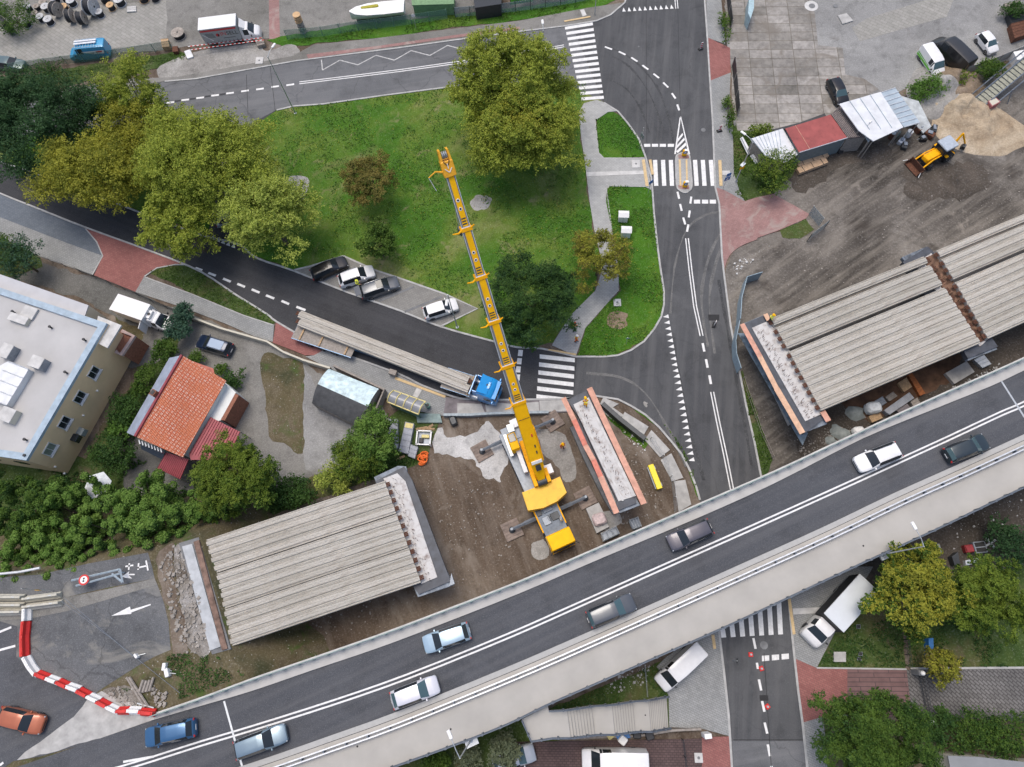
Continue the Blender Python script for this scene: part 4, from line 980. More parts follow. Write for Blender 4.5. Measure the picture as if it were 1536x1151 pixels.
def shell(t_,L,W,Hh,style,paint,glass='glass_dark'):
 st_=STY[style];ws,sw,rw=GLZ[style];n=len(st_)
 rows=[]
 for(xf,hw,zb,zt,tw)in st_:
  w2=W/2*hw;tw2=W/2*tw*1.0;gr=0.20 if abs(xf)<0.46 else 0.28
  zb*=Hh;zt*=Hh;x=xf*L
  half=[(0.86*w2,gr),(w2,gr+0.16),(w2*1.0,zb*0.82),(w2*0.965,zb),(min(tw2+0.02,w2*0.95),zt-0.035 if zt-zb>0.12 else(zb*0.3+zt*0.7)),(tw2*0.86,zt),(tw2*0.45,zt+0.018),(0,zt+0.024)]
  row=[Vector((x,y,z))for y,z in half]+[Vector((x,-y,z))for y,z in half[-2::-1]]
  rows.append(row)
 m=len(rows[0])
 def grid(cells):
  mb=MB();idx={}
  for(i,j)in cells:
   q=[]
   for(a,b)in((i,j),(i,j+1),(i+1,j+1),(i+1,j)):
    if(a,b)not in idx:idx[(a,b)]=len(mb.v);mb.v.append(rows[a][b].copy())
    q.append(idx[(a,b)])
   mb.f.append(q);mb.mi.append(0)
  return mb
 glass_cells={}
 top=[4,5,6,7,8,9]
 for j in top:glass_cells[(ws,j)]='windshield'
 if rw is not None:
  for j in top:glass_cells[(rw,j)]='rear_window'
 for k,(a,b)in enumerate(sw):
  for i in range(a,b):
   glass_cells[(i,3)]=('L',k);glass_cells[(i,10)]=('R',k)
 body=grid([(i,j)for i in range(n-1)for j in range(m-1)if(i,j)not in glass_cells])
 body.add(rows[0],[tuple(range(m))]);body.add(rows[-1],[tuple(range(m))[::-1]])
 body.add([rows[i][0]for i in range(n)]+[rows[i][m-1]for i in range(n)],[(i,i+1,n+i+1,n+i)for i in range(n-1)])
 body.build('body',paint,t_,32)
 for key,nm in(('windshield','windshield'),('rear_window','rear_window')):
  cells=[c_ for c_,v in glass_cells.items()if v==key]
  if cells:grid(cells).build(nm,glass,t_,40)
 for k in range(len(sw)):
  for sd in 'LR':
   grid([c_ for c_,v in glass_cells.items()if v==(sd,k)]).build('side_window',glass if glass=='glass_dark' else 'glass_dark',t_)
 return rows
def wheel(t_,x,y,r=0.32,w_=0.22,sgn=1):
 ty=MB().lathe([(r*0.62,-w_/2),(r*0.95,-w_/2),(r,-w_/2+0.03),(r,w_/2-0.03),(r*0.95,w_/2),(r*0.62,w_/2)],(0,0,0),20,'Y').build('wheel','rubber',t_,40)
 ty.location=(x,y,r)
 rm=MB().lathe([(r*0.60,sgn*(w_/2-0.02)),(r*0.56,sgn*(w_/2+0.005)),(r*0.15,sgn*(w_/2-0.02)),(0.02,sgn*(w_/2-0.01))],(0,0,0),14,'Y').build('rim','rim_silver',ty,40)
 return ty
def lights(t_,L,W,Hh,zf=0.46,zr=0.55,kf=0.47,kr=0.485):
 for s in(-1,1):
  MB().bev((L*kf-0.02,s*W*0.37,Hh*zf-0.04),(0.12,0.30,0.10),0.05,s*-0.45).build('headlight','lamp_clear',t_,40)
  MB().bev((-L*kr,s*W*0.40,Hh*zr),(0.10,0.22,0.20),0.04,s*0.25).build('tail_light','lamp_red',t_,40)
def mirrors(t_,x,W,z,paint):
 for s in(-1,1):MB().bev((x,s*(W/2+0.07),z),(0.13,0.20,0.13),0.04).build('mirror',paint,t_,40)
def place(name,label,cat,rear,front,zref,L,group=None,L_fixed=True):
 a,b=P(*rear,zref),P(*front,zref);c=(a+b)/2
 base=getattr(place,'base',0.0)
 t_=thing(name,label,cat,(c.x,c.y,base),math.atan2(b.y-a.y,b.x-a.x),group)
 return t_,(b-a).length
def car(label,rear,front,paint,style='hatch',base=0.075,W=1.80,Hh=1.50,L=None,rails=False,sunroof=False,roofglass=None,group=None,name='parked_car',glass='glass_dark'):
 place.base=base
 t_,Lm=place(name,label,'car',rear,front,base+Hh*0.55,L,group)
 L=L or Lm
 rows=shell(t_,L,W,Hh,style,paint,glass)
 for x in(0.305*L,-0.30*L):
  for s in(-1,1):wheel(t_,x,s*(W/2-0.10),0.33,0.22,s)
 lights(t_,L,W,Hh);mirrors(t_,L*0.20,W,Hh*0.66,paint)
 MB().box((L*0.497,0,Hh*0.30),(0.05,W*0.55,0.14)).build('grille','plastic_dark',t_)
 MB().box((-L*0.502,0,Hh*0.42),(0.02,0.5,0.11)).build('number_plate','plastic_white',t_)
 if rails:
  for s in(-1,1):MB().tube([(L*0.07,s*W*0.345,Hh-0.02),(L*0.05,s*W*0.35,Hh+0.05),(-L*0.30,s*W*0.34,Hh+0.04),(-L*0.33,s*W*0.335,Hh-0.03)],0.022,6).build('roof_rail','rail_blue' if rails==1 else rails,t_,40)
 if sunroof:MB().bev((L*(sunroof if sunroof is not True else 0.0),0,Hh+0.025),(L*0.16,W*0.56,0.012),0.05).build('sunroof','glass_dark',t_)
 if roofglass:MB().bev((-L*0.13,0,Hh+0.020),(L*0.40,W*0.60,0.012),0.06).build('roof_panel',roofglass,t_)
 MB().box((L*0.155,0.25,Hh*0.80),(0.03,0.6,0.02),0.0,0,0.6).build('wiper','plastic_dark',t_)
 return t_
def van(label,rear,front,paint,base=0.075,W=1.95,Hh=2.3,L=None,name='panel_van',glass='glass_dark',group=None,rack=False):
 place.base=base
 t_,Lm=place(name,label,'van',rear,front,base+Hh*0.55,L,group);L=L or Lm
 shell(t_,L,W,Hh,'van',paint,glass)
 for x in(0.325*L,-0.29*L):
  for s in(-1,1):wheel(t_,x,s*(W/2-0.11),0.34,0.22,s)
 lights(t_,L,W,Hh,0.36,0.45,0.47,0.495);mirrors(t_,L*0.30,W,Hh*0.55,'plastic_dark')
 MB().box((L*0.495,0,0.55),(0.06,W*0.7,0.3)).build('bumper','plastic_dark',t_)
 for k in range(3):MB().box((L*(0.05-0.16*k),0,Hh+0.012),(0.05,W*0.62,0.012)).build('roof_rib',paint,t_)
 return t_,L
CARG='cars parked in the bays by the park'
car('black estate car parked in the bay next to the white one, nearest the willow',(469,412),(517,391),'paint_black','wagon',rails='rail_blue',base=0.13,group=CARG,L=4.75)
car('white people carrier with grey bonnet parked between the black and the grey estate',(509,422),(559,405),'paint_white','hatch',base=0.13,W=1.82,Hh=1.62,group=CARG,L=4.6,rails='rail_blue')
car('dark grey estate with open tailgate parked right of the white people carrier',(541,440),(597,421),'paint_grey','wagon',base=0.13,W=1.86,Hh=1.52,sunroof=0.02,group=CARG,L=4.9,rails='chrome_white')
car('small white hatchback with sunroof parked alone below the lamp post',(637,470),(684,455),'paint_white','hatch',base=0.13,W=1.78,Hh=1.50,group=CARG,L=4.3)
tg=[o for o in bpy.data.objects if o.get('label','').startswith('dark grey estate')][0]
MB().box((-2.62,0,1.62),(0.75,1.3,0.05),0,0,R(-12)).build('tailgate','paint_grey',tg)
car('dark navy estate car parked on the gravel beside the orange roofed house',(349,526),(293,509),'paint_navy','wagon',base=0.04,W=1.85,Hh=1.60,rails='rail_blue',roofglass=car_paint('paint_roofblue',(0.20,0.27,0.38),0.2),L=4.6)
car('black car parked on the concrete slabs beside the white metal roof',(1248,117),(1267,155),'paint_black','hatch',base=0.06,W=1.8,Hh=1.55,L=4.2,glass='glass_teal')
car('tiny white hatchback parked alone on the upper right yard',(1470,48),(1494,78),'paint_white','hatch',base=0.05,W=1.66,Hh=1.5,L=3.5,glass='glass_teal')
car('grey green estate car at the left edge behind the green fence',(-14,92),(38,97),'paint_green_grey','wagon',base=0.05,W=1.8,Hh=1.45,L=4.7,sunroof=0.0)
car('silver car seen through a gap in the yellow green willow crown',(329,330),(360,318),'paint_silver','hatch',base=0.08,L=4.1)
car('silver hatchback half hidden by a grey green tree in the bottom car park',(733,1148),(808,1126),'paint_silver','hatch',base=0.14,L=4.3,glass='glass_teal',W=1.8,Hh=1.5)
TRG=None
def tr(label,rear,front,paint,style='hatch',**k):return car(label,rear,front,paint,style,base=ZD+0.03,name='driving_car',**k)
tr('white estate car with black roof rails driving left on the flyover',(1352,672),(1283,699),'paint_white','wagon',L=4.7,W=1.86,Hh=1.55,rails='plastic_dark')
tr('dark teal grey car driving right near the right edge of the flyover',(1420,684),(1482,660),'paint_dark_teal','wagon',L=4.6,glass='glass_teal')
tr('dark lilac grey car driving left in the far lane near the yellow beam',(1066,789),(1004,816),'paint_lilac','wagon',L=4.6)
tr('dark grey car driving right in the near lane at the middle of the flyover',(884,930),(950,902),'paint_grey','wagon',L=4.8,glass='glass_teal')
tr('ice blue car driving left in the far lane of the flyover',(702,946),(637,968),'paint_iceblue','hatch',L=4.6,W=1.8)
tr('pale silver hatchback driving right in the near lane of the flyover',(588,1052),(656,1026),car_paint('paint_pale',(0.68,0.68,0.73),0.2),'hatch',L=4.6,glass='glass_teal')
tr('steel blue car driving right at the lower left of the flyover',(350,1128),(430,1098),'paint_steelblue','wagon',L=4.9)
tr('bright blue car driving left toward the red and white barrier',(292,1091),(216,1108),'paint_blue','hatch',L=4.8)
tr('orange red car turning off at the left edge of the picture',(-6,1072),(66,1090),'paint_red','hatch',L=4.5)
t_,L=van('white van with green stripes parked beside the black van',(1386,70),(1413,110),'paint_white',W=1.85,Hh=1.85,L=4.5,glass='glass_teal',base=0.05)
for s in(-1,1):
 MB().add([(-L*.47,s*0.928,.75),(L*.30,s*0.93,.75),(L*.22,s*0.93,.45),(-L*.47,s*0.928,.45)],[(0,1,2,3)]).build('green_stripe','banner_green',t_)
 MB().add([(-L*.47,s*0.928,1.0),(L*.15,s*0.93,.9),(L*.15,s*0.93,.82),(-L*.47,s*0.928,.85)],[(0,1,2,3)]).build('green_stripe','banner_green',t_)
van('large matt black van parked behind the white and green van',(1452,98),(1408,56),'paint_matt_black',W=2.05,Hh=2.5,L=6.2,base=0.05)
van('white van parked on the pavement under the edge of the flyover',(1047,976),(995,1025),'paint_white',W=1.95,Hh=2.2,L=5.6,base=0.13)
t_,L=van('long white van in the bottom car park facing left',(968,1142),(877,1141),'paint_white',W=2.05,Hh=2.5,L=6.3,base=0.13)
for s in(-1,1):MB().bev((-0.8+s*0.75,0.0,2.53),(0.9,0.75,0.02),0.06).build('roof_hatch','plastic_white',t_)
t_,L=van('sky blue service van with white ladder rack and worn lettering by the green fence',(160,71),(103,77),'paint_sky_blue',W=2.0,Hh=2.2,L=5.7,base=0.05)
for s in(-1,1):MB().tube([(L*.22,s*.75,2.32),(-L*.46,s*.75,2.32)],0.03,6).build('rack_rail','galvanised',t_)
for k in range(8):MB().tube([(L*.20-k*.40,-.75,2.34),(L*.20-k*.40,.75,2.34)],0.025,6).build('rack_bar','galvanised',t_)
for k in range(2):MB().box((-0.3,-0.35+k*0.45,2.40),(3.2,0.3,0.05)).build('ladder','chrome_white',t_)
MB().add([(-L*.48,0.995,1.7),(L*.10,0.995,1.7),(-L*.15,1.002,1.15),(-L*.44,1.002,1.15)],[(0,1,2,3)]).build('white_panel','paint_white',t_)
def text(t_,s,size,loc,rot,mat,name='lettering',ext=0.002):
 cu=bpy.data.curves.new(name,'FONT');cu.body=s;cu.size=size;cu.extrude=ext;cu.align_x='CENTER';cu.align_y='CENTER'
 cu.materials.append(mt(mat))
 tmp=bpy.data.objects.new('tmp',cu);COL.objects.link(tmp)
 dg=bpy.context.evaluated_depsgraph_get();me=bpy.data.meshes.new_from_object(tmp.evaluated_get(dg))
 bpy.data.objects.remove(tmp)
 o=bpy.data.objects.new(name,me);COL.objects.link(o)
 if t_ is not None:o.parent=t_;CHILD.setdefault(t_.name,[]).append(o)
 o.location=loc;o.rotation_euler=rot
 return o
MB().add([(-L*.42,1.01,1.6),(-L*.26,1.01,1.6),(-L*.26,1.012,1.4),(-L*.42,1.012,1.4)],[(0,1,2,3)]).build('red_emblem','letter_red',t_)
def box_truck(label,rear,front,L,W=2.1,Hb=3.1,cabL=2.35,base=0.075,zfloor=0.85,box_mat='paint_white',roof_mat='paint_white',boxW=None,defl=True,side_mat=None):
 place.base=base
 t_,Lm=place('box_truck',label,'truck',rear,front,base+1.8,L)
 boxW=boxW or W+0.15;bl=L-cabL
 cab_=thing('x',None,None);bpy.data.objects.remove(cab_)
 st_,gz=STY['cab'],GLZ['cab']
 sub=MB()
 holder=bpy.data.objects.new('cab',None)
 n0=set(bpy.data.objects.keys())
 rows=shell(t_,cabL,W*0.95,2.15,'cab','paint_white')
 for o in[o for o in bpy.data.objects if o.name not in n0 and o.parent==t_]:
  o.location.x=L/2-cabL/2
  if o.name.startswith('body'):o.name='cab'
 bpy.data.objects.remove(holder)
 bx=MB();bx.bev((-L/2+bl/2,0,(zfloor+Hb)/2),(bl-0.12,boxW,Hb-zfloor),0.05);bo=bx.build('cargo_box',side_mat or box_mat,t_,30)
 MB().bev((-L/2+bl/2,0,Hb+0.02),(bl-0.10,boxW+0.02,0.04),0.05).build('cargo_roof',roof_mat,t_,30)
 MB().box((-L*0.05,0,0.62),(L*0.8,0.9,0.25)).build('chassis','steel_dark',t_)
 for s in(-1,1):MB().box((-L*0.12,s*(boxW/2-0.06),0.55),(bl*0.45,0.05,0.14)).build('side_guard','galvanised',t_)
 for s in(-1,1):
  wheel(t_,L/2-cabL*0.42,s*(W/2-0.12),0.36,0.24,s);wheel(t_,-L*0.24,s*(W/2-0.18),0.36,0.4,s)
  MB().bev((L/2-0.22,s*W*0.38,0.95),(0.2,0.3,0.14),0.05,s*-0.4).build('headlight','lamp_clear',t_)
  MB().bev((L/2-cabL*0.42,s*(W/2+0.14),1.35),(0.14,0.24,0.26),0.05).build('mirror','plastic_dark',t_)
 if defl:
  MB().add([(L/2-cabL*0.66,-W*.30,2.12),(L/2-cabL*0.66,W*.30,2.12),(L/2-cabL*0.94,W*.38,Hb-0.45),(L/2-cabL*0.94,-W*.38,Hb-0.45),(L/2-cabL*0.95,-W*.44,2.1),(L/2-cabL*0.95,W*.44,2.1)],[(0,1,2,3),(0,3,4),(1,5,2),(2,5,4,3)]).build('wind_deflector','paint_white',t_)
 return t_,L,bl,boxW
simple('box_grey',(0.36,0.38,0.38),0.6,var=0.06)
t1,L,bl,bw=box_truck('white box truck with grey lettered side parked behind red and white tape',(297,50),(393,38),8.0,2.15,3.25,2.5,base=0.05,side_mat='box_grey')
xc=-L/2+bl/2;yy=-bw/2-0.012
rr=(R(90),0,0)
text(t1,'SELL',0.86,(xc+1.75,yy,2.2),rr,'letter_black')
text(t1,'IN',0.86,(xc+0.48,yy,2.2),rr,'letter_red')
MB().box((xc,yy,2.95),(bl*0.92,0.012,0.26)).build('red_band','letter_red',t1)
MB().lathe([(0.26,0.0),(0.26,0.012)],(xc-0.35,yy-0.012,2.1),20,'Y').build('emblem','letter_red',t1)
MB().box((xc-0.26,yy-0.012,2.05),(0.16,0.014,0.42),0,0,0.3).build('emblem_bar','letter_black',t1)
for k in range(5):MB().box((xc-1.5+0.04*k,yy,2.45-0.17*k),(1.1,0.008,0.045)).build('text_line','letter_black',t1)
MB().box((xc+1.1,yy,1.5),(1.7,0.008,0.06)).build('text_line','letter_black',t1)
MB().add([(xc-2.6,yy-0.004,2.5),(xc-2.45,yy-0.004,2.5),(xc-1.2,yy-0.004,1.2),(xc-1.4,yy-0.004,1.2)],[(0,3,2,1)]).build('white_slash','paint_white',t1)
for k in range(10):MB().box((xc-bl/2+0.4+k*bl/10,yy-0.006,1.02),(0.05,0.01,0.28)).build('curtain_strap','plastic_dark',t1)
t2,L,bl,bw=box_truck('white refrigerated truck with open side door parked on the dark lane',(174,457),(256,485),7.0,2.05,2.95,2.3,base=0.05)
MB().bev((L/2-2.3+0.15,0,2.45),(0.55,1.1,0.42),0.1).build('cooling_unit','plastic_white',t2)
MB().lathe([(0.19,0),(0.19,0.012)],(L/2-2.15,0,2.67),16).build('fan','plastic_dark',t2)
MB().box((-L/2+bl*0.93,-bw/2-0.5,1.7),(0.06,1.0,1.7),0.25).build('side_door','paint_white',t2)
t3,L,bl,bw=box_truck('white box truck with silver roof parked under the flyover beside the olive tree',(1293,878),(1220,959),8.2,2.3,3.2,2.5,base=0.13,roof_mat=simple('roof_silver',(0.62,0.66,0.69),0.45,0.3,var=0.05,sc=0.6),defl=False,side_mat='plastic_dark')  # white box sides coloured dark, painting in the shade beneath the flyover
la,lb=P(452,495,1.2),P(742,590,1.2)
dirv=(lb-la).normalized();az=math.atan2(dirv.y,dirv.x)
Lt=26.5
nose=P(748,591,2.0)
org=nose-Vector((dirv.x,dirv.y,0))*Lt/2
lor=thing('lorry','bright blue lorry with a long extendable trailer standing on the dark road','lorry',(org.x,org.y,0.07),az)
hw=1.22
def lx(d):return Lt/2-d
cabm=MB();st2=[]
for(d,wf,z0,z1)in((0.0,.80,.45,1.6),(0.06,.92,.42,1.9),(0.35,1.0,.4,3.0),(0.75,1.0,.4,3.35),(1.1,1.0,.4,3.45),(1.9,1.0,.5,3.5),(2.15,1.0,.5,3.45),(2.2,.96,.5,3.3)):
 w_=hw*wf
 st2.append([Vector((lx(d),y,z))for y,z in((w_*.92,z0),(w_,z0+.25),(w_,z1*.82),(w_*.96,z1-.12),(w_*.82,z1),(0,z1+.05),(-w_*.82,z1),(-w_*.96,z1-.12),(-w_,z1*.82),(-w_,z0+.25),(-w_*.92,z0))])
m_=11
for r_ in st2:cabm.v+=r_
for i in range(len(st2)-1):
 for j in range(m_-1):cabm.f.append([i*m_+j,i*m_+j+1,(i+1)*m_+j+1,(i+1)*m_+j]);cabm.mi.append(0)
cabm.f.append(list(range(m_)));cabm.f.append([7*m_+j for j in range(m_)][::-1]);cabm.mi+=[0,0]
cabm.build('cab','paint_vivid_blue',lor,35)
MB().box((lx(0.17),0,2.3),(0.10,2.1,0.95),0,0,R(-13)).build('windshield','glass_dark',lor)
MB().box((lx(0.22),0,3.0),(0.45,2.2,0.06),0,0,R(6)).build('sun_visor','paint_vivid_blue',lor)
for s in(-1,1):
 MB().box((lx(0.95),s*(hw+0.005),2.25),(0.85,0.02,0.75)).build('side_window','glass_dark',lor)
 MB().bev((lx(0.25),s*(hw+0.22),2.4),(0.16,0.30,0.55),0.06).build('mirror','paint_vivid_blue',lor)
 MB().bev((lx(0.06),s*0.9,0.95),(0.14,0.4,0.22),0.05).build('headlight','lamp_clear',lor)
 MB().box((lx(2.55),s*0.95,2.4),(0.5,0.10,1.7)).build('side_fairing','paint_vivid_blue',lor)
MB().bev((lx(1.35),0.1,3.57),(0.85,0.85,0.05),0.1).build('roof_hatch','paint_vivid_blue',lor)
MB().lathe([(0.14,0),(0.14,0.08)],(lx(1.35),0.1,3.58),12).build('roof_vent','plastic_dark',lor)
MB().add([(lx(1.0),-1.0,3.52),(lx(1.0),1.0,3.52),(lx(2.15),1.1,3.95),(lx(2.15),-1.1,3.95),(lx(2.15),-1.1,3.5),(lx(2.15),1.1,3.5)],[(0,1,2,3),(0,3,4),(1,5,2),(2,5,4,3)]).build('wind_deflector','paint_vivid_blue',lor)
MB().box((lx(4.3),0,0.95),(4.8,0.85,0.28)).build('chassis','steel_dark',lor)
for s in(-1,1):
 for d in(1.35,4.6,5.9):wheel(lor,lx(d),s*(hw-0.16),0.5,0.3,s)
 MB().lathe([(0.3,-0.7),(0.3,0.7)],(lx(3.0),s*0.95,0.75),14,'X').build('fuel_tank','galvanised',lor,40)
MB().box((lx(3.15),0,1.6),(0.12,2.45,1.5)).build('headboard','paint_blue',lor)
MB().box((lx(5.0),0,1.36),(3.6,2.5,0.14)).build('front_deck','timber_grey',lor)
for s in(-1,1):MB().box((lx(5.0),s*1.26,1.33),(3.6,0.05,0.2)).build('deck_edge','paint_blue',lor)
MB().box((lx(3.5),0,1.55),(0.12,2.4,0.2)).build('cross_timber','timber',lor)
MB().box((lx(12.5),0,1.0),(13.0,0.35,0.35)).build('trailer_beam','paint_blue',lor)
MB().box((lx(22.3),0,1.15),(7.9,2.4,0.14)).build('rear_deck','timber_grey',lor)
for s in(-1,1):
 MB().box((lx(22.3),s*1.23,1.10),(7.9,0.07,0.26)).build('deck_edge','paint_blue',lor)
 for k in range(3):wheel(lor,lx(20.8+k*1.7),s*1.08,0.44,0.34,s)
MB().box((lx(26.25),0,1.0),(0.1,2.45,0.3)).build('rear_bumper','paint_blue',lor)
for d in(19.2,22.6,25.2):MB().box((lx(d),0,1.3),(0.18,2.3,0.16)).build('cross_timber','timber',lor)
MB().box((lx(13.0),-1.2,0.6),(0.9,0.6,0.6)).build('side_locker','timber_grey',lor)
GL=22.5
pr=mk_girder(GL,0.95);meshes={}
for i,oy in enumerate((0.475,-0.475)):
 a=P(446,474,2.55);b=P(697,573,2.55);dv=(b-a).normalized();nv=Vector((-dv.y,dv.x,0))
 c_=(a+b)/2+nv*oy+dv*(0.5 if i else 0)
 t_=thing('bridge_girder','pale concrete girder strapped on the blue lorry, on its '+('park' if i==0 else 'bus shelter')+' side','bridge girder',(c_.x,c_.y,2.15),math.atan2(dv.y,dv.x),'girders on the lorry')
 for nm,m2 in pr.items():
  if i==0:meshes[nm]=m2.build(nm,{'body':'girder_concrete','stirrup_row':'girder_concrete'}.get(nm,'rust'),t_).data
  else:o=bpy.data.objects.new(nm,meshes[nm]);COL.objects.link(o);o.parent=t_
a,b=P(1440,212,1.2),P(1375,246,1.2)
bl_=thing('backhoe_loader','yellow backhoe loader with front bucket parked on the dirt by the sand heap','excavator',((a.x+b.x)/2,(a.y+b.y)/2,0.03),math.atan2(b.y-a.y,b.x-a.x))
MB().bev((1.2,0,1.25),(2.1,1.0,0.75),0.12).bev((1.9,0,1.3),(0.8,0.9,0.6),0.12).build('bonnet','yellow_paint',bl_,40)
MB().box((0.2,0,0.85),(4.2,0.9,0.4)).build('chassis','steel_dark',bl_)
MB().bev((-0.6,0,1.75),(1.7,1.6,1.5),0.12).build('cab','glass_dark',bl_,40)
MB().bev((-0.6,0,2.60),(1.95,1.85,0.14),0.15).build('cab_roof',simple('cab_roof_grey',(0.42,0.47,0.53),0.5,0.2),bl_,40)
for s in(-1,1):
 MB().bev((-0.9,s*1.0,1.25),(1.4,0.4,0.12),0.1).build('mudguard','yellow_paint',bl_)
 wheel(bl_,-1.0,s*1.0,0.72,0.45,s);wheel(bl_,1.7,s*0.95,0.46,0.34,s)
 MB().tube([(-0.1,s*0.62,1.4),(1.6,s*0.7,1.5),(2.9,s*0.75,0.7)],0.10,6).build('loader_arm','yellow_paint',bl_)
 MB().tube([(3.3,s*1.1,0.65),(3.9,s*1.5,0.4)],0.05,6).build('fork_arm','galvanised',bl_)
mb=MB();mb.box((2.95,0,0.55),(0.08,2.3,0.9)).box((3.35,0,0.12),(0.85,2.3,0.07)).box((3.3,1.14,0.45),(0.8,0.05,0.6)).box((3.3,-1.14,0.45),(0.8,0.05,0.6));mb.build('bucket','rust',bl_)
MB().box((-1.9,0,0.95),(0.3,1.9,0.5)).build('slide_frame','steel_dark',bl_)
MB().tube([(-2.0,0.1,1.0),(-3.0,-0.2,2.7)],[0.16,0.12],6).build('boom','yellow_paint',bl_)
MB().tube([(-3.0,-0.2,2.7),(-3.7,0.6,1.2)],[0.12,0.10],6).build('dipper','yellow_paint',bl_)
MB().box((-3.75,0.7,0.7),(0.6,0.6,0.6),0.5,0,0.3,0.7).build('digging_bucket','steel_dark',bl_)
for s in(-1,1):MB().tube([(-1.9,s*0.8,1.0),(-1.95,s*1.0,0.1)],0.09,6).build('stabiliser','yellow_paint',bl_)
#  MOBILE CRANE
fa,fb=P(762,640,1.6),P(846,822,1.6)
dv=(fb-fa);dv.z=0;LC=dv.length;dv.normalize()
cc=(fa+fb)/2
crane=thing('mobile_crane','big yellow mobile crane on outriggers with its telescopic boom raised over the park','crane',(cc.x,cc.y,0.0),math.atan2(dv.y,dv.x))
CMi=(Matrix.Translation(crane.location)@Matrix.Rotation(crane.rotation_euler.z,4,'Z')).inverted()
def cl(px,py,z):return CMi@P(px,py,z)
hx=LC/2
MB().box((-0.2,0,1.15),(LC-1.2,2.3,0.5)).build('chassis','steel_dark',crane)
MB().bev((hx*0.0-1.6,0,1.55),(LC-4.2,2.75,0.22),0.08).build('deck','steel_grey',crane)
MB().bev((hx-0.9,0,1.55),(1.8,2.75,1.3),0.12).build('driver_cab','yellow_clean',crane,40)
MB().bev((hx-0.85,0,2.55),(1.65,2.7,0.9),0.15).build('cab_roof','yellow_clean',crane,40)
MB().box((hx-0.04,0,2.35),(0.12,2.4,0.75),0,0,R(-14)).build('windshield','glass_dark',crane)
for s in(-1,1):
 MB().box((hx-1.0,s*1.36,2.4),(1.3,0.03,0.6)).build('side_window','glass_dark',crane)
 MB().tube([(hx-0.1,s*1.2,2.9),(hx+0.25,s*1.6,2.7),(hx+0.25,s*1.6,2.2)],0.04,6).build('mirror','plastic_dark',crane)
 MB().bev((hx+0.02,s*1.0,1.2),(0.12,0.4,0.22),0.05).build('headlight','lamp_clear',crane)
 for k,x in enumerate((hx-1.6,hx-3.3,hx-5.0,-hx*0.25,-hx*0.25-1.7,-hx*0.25-3.4)):
  wheel(crane,x,s*1.2,0.68,0.42,s)
 MB().box((hx-3.6,s*1.32,1.55),(2.6,0.16,0.3)).build('mudguard','yellow_paint',crane)
MB().box((hx+0.03,0,0.75),(0.14,2.6,0.4)).build('bumper','yellow_clean',crane)
MB().box((hx+0.08,0,1.35),(0.06,1.2,0.35)).build('grille','plastic_dark',crane)
MB().box((hx-3.3,0,1.72),(3.0,2.5,0.22)).build('engine_deck',simple('deck_plate',(0.15,0.18,0.22),0.55,0.3,var=0.2,sc=2),crane)
for(x,y,sx,sy,m_)in((hx-3.4,0.55,0.8,0.9,'steel_dark'),(hx-3.3,-0.5,0.9,0.8,'steel_grey'),(hx-4.5,0.1,0.8,1.0,'deck_plate'),(hx-4.4,-0.9,0.7,0.5,'steel_dark')):
 MB().bev((x,y,1.9),(sx,sy,0.2),0.06).build('service_box',m_,crane)
for k in range(5):MB().box((hx-3.75+k*0.14,0.1,2.02),(0.04,0.8,0.05)).build('louvre','steel_dark',crane)
MB().tube([(hx-2.9,1.0,1.9),(hx-2.9,1.0,2.5),(hx-2.6,0.9,2.7)],[0.22,0.2,0.14],10).build('exhaust','galvanised',crane,40)
MB().box((-hx+0.9,0.1,1.72),(1.7,2.2,0.12)).build('rear_deck','steel_grey',crane)
MB().bev((-hx+0.1,0.9,2.0),(1.0,1.2,0.5),0.08).build('tool_box','plastic_white',crane)
for(px,py,pi_x,nm)in((768,795,0.17,0),(878,747,0.17,1),(723,677,-0.70,2),(829,632,-0.70,3)):
 q=cl(px,py,0.5);s=1 if q.y>0 else-1
 arm=MB().tube([(q.x,s*1.2,1.0),(q.x,s*1.2+(q.y-s*1.2)*0.5,0.98)],0.22,4).tube([(q.x,s*1.2+(q.y-s*1.2)*0.45,0.98),(q.x,q.y,0.95)],0.17,4).build('outrigger','steel_grey',crane)
 MB().lathe([(0.10,0.35),(0.10,1.2),(0.15,1.2),(0.15,1.3)],(q.x,q.y,0),12).build('jack','steel_grey',crane,40)
 MB().lathe([(0.35,0.22),(0.35,0.30),(0.2,0.42)],(q.x,q.y,0),16).build('foot_plate','steel_dark',crane,40)
MATL=['lower left, nearest the flyover','lower right beside the concrete block','upper left on the white lime patch','upper right below the crossing']
for(px,py,i)in((768,795,0),(878,747,1),(723,677,2),(829,632,3)):
 p=P(px,py,0.1);t_=thing('outrigger_mat','timber mat under the crane foot, '+MATL[i],'timber mat',(p.x,p.y,0.03),crane.rotation_euler.z+0.05*i,'timber mats under the crane feet')
 for k in range(6):MB().box((-0.85+k*0.34,0,0.09),(0.32,2.0,0.17)).build('plank',simple('mat_timber',(0.24,0.19,0.16),0.9,var=0.25,sc=2),t_)
tip_px,root_px=(668,243),(815,722)
def W2(px,py,z):return CMi@P(px,py,z)
piv=W2(813,722,3.3)
ALPHA=R(50)
best=None
pw_=P(813,722,3.3)
for zt in np.arange(15,45,0.05):
 t_=P(668,240,float(zt));h=math.hypot(t_.x-pw_.x,t_.y-pw_.y);al=math.atan2(zt-3.3,h)
 e=abs(al-ALPHA)
 if best is None or e<best[0]:best=(e,zt,t_,h)
tipw=best[2];BL=(tipw-pw_).length
hd=math.atan2(tipw.y-pw_.y,tipw.x-pw_.x)
rel=hd-crane.rotation_euler.z
SM=Matrix.Translation(piv)@Matrix.Rotation(rel,4,'Z')
BMx=SM@Matrix.Rotation(-ALPHA,4,'Y')
print('boom length',BL,'tip z',tipw.z)
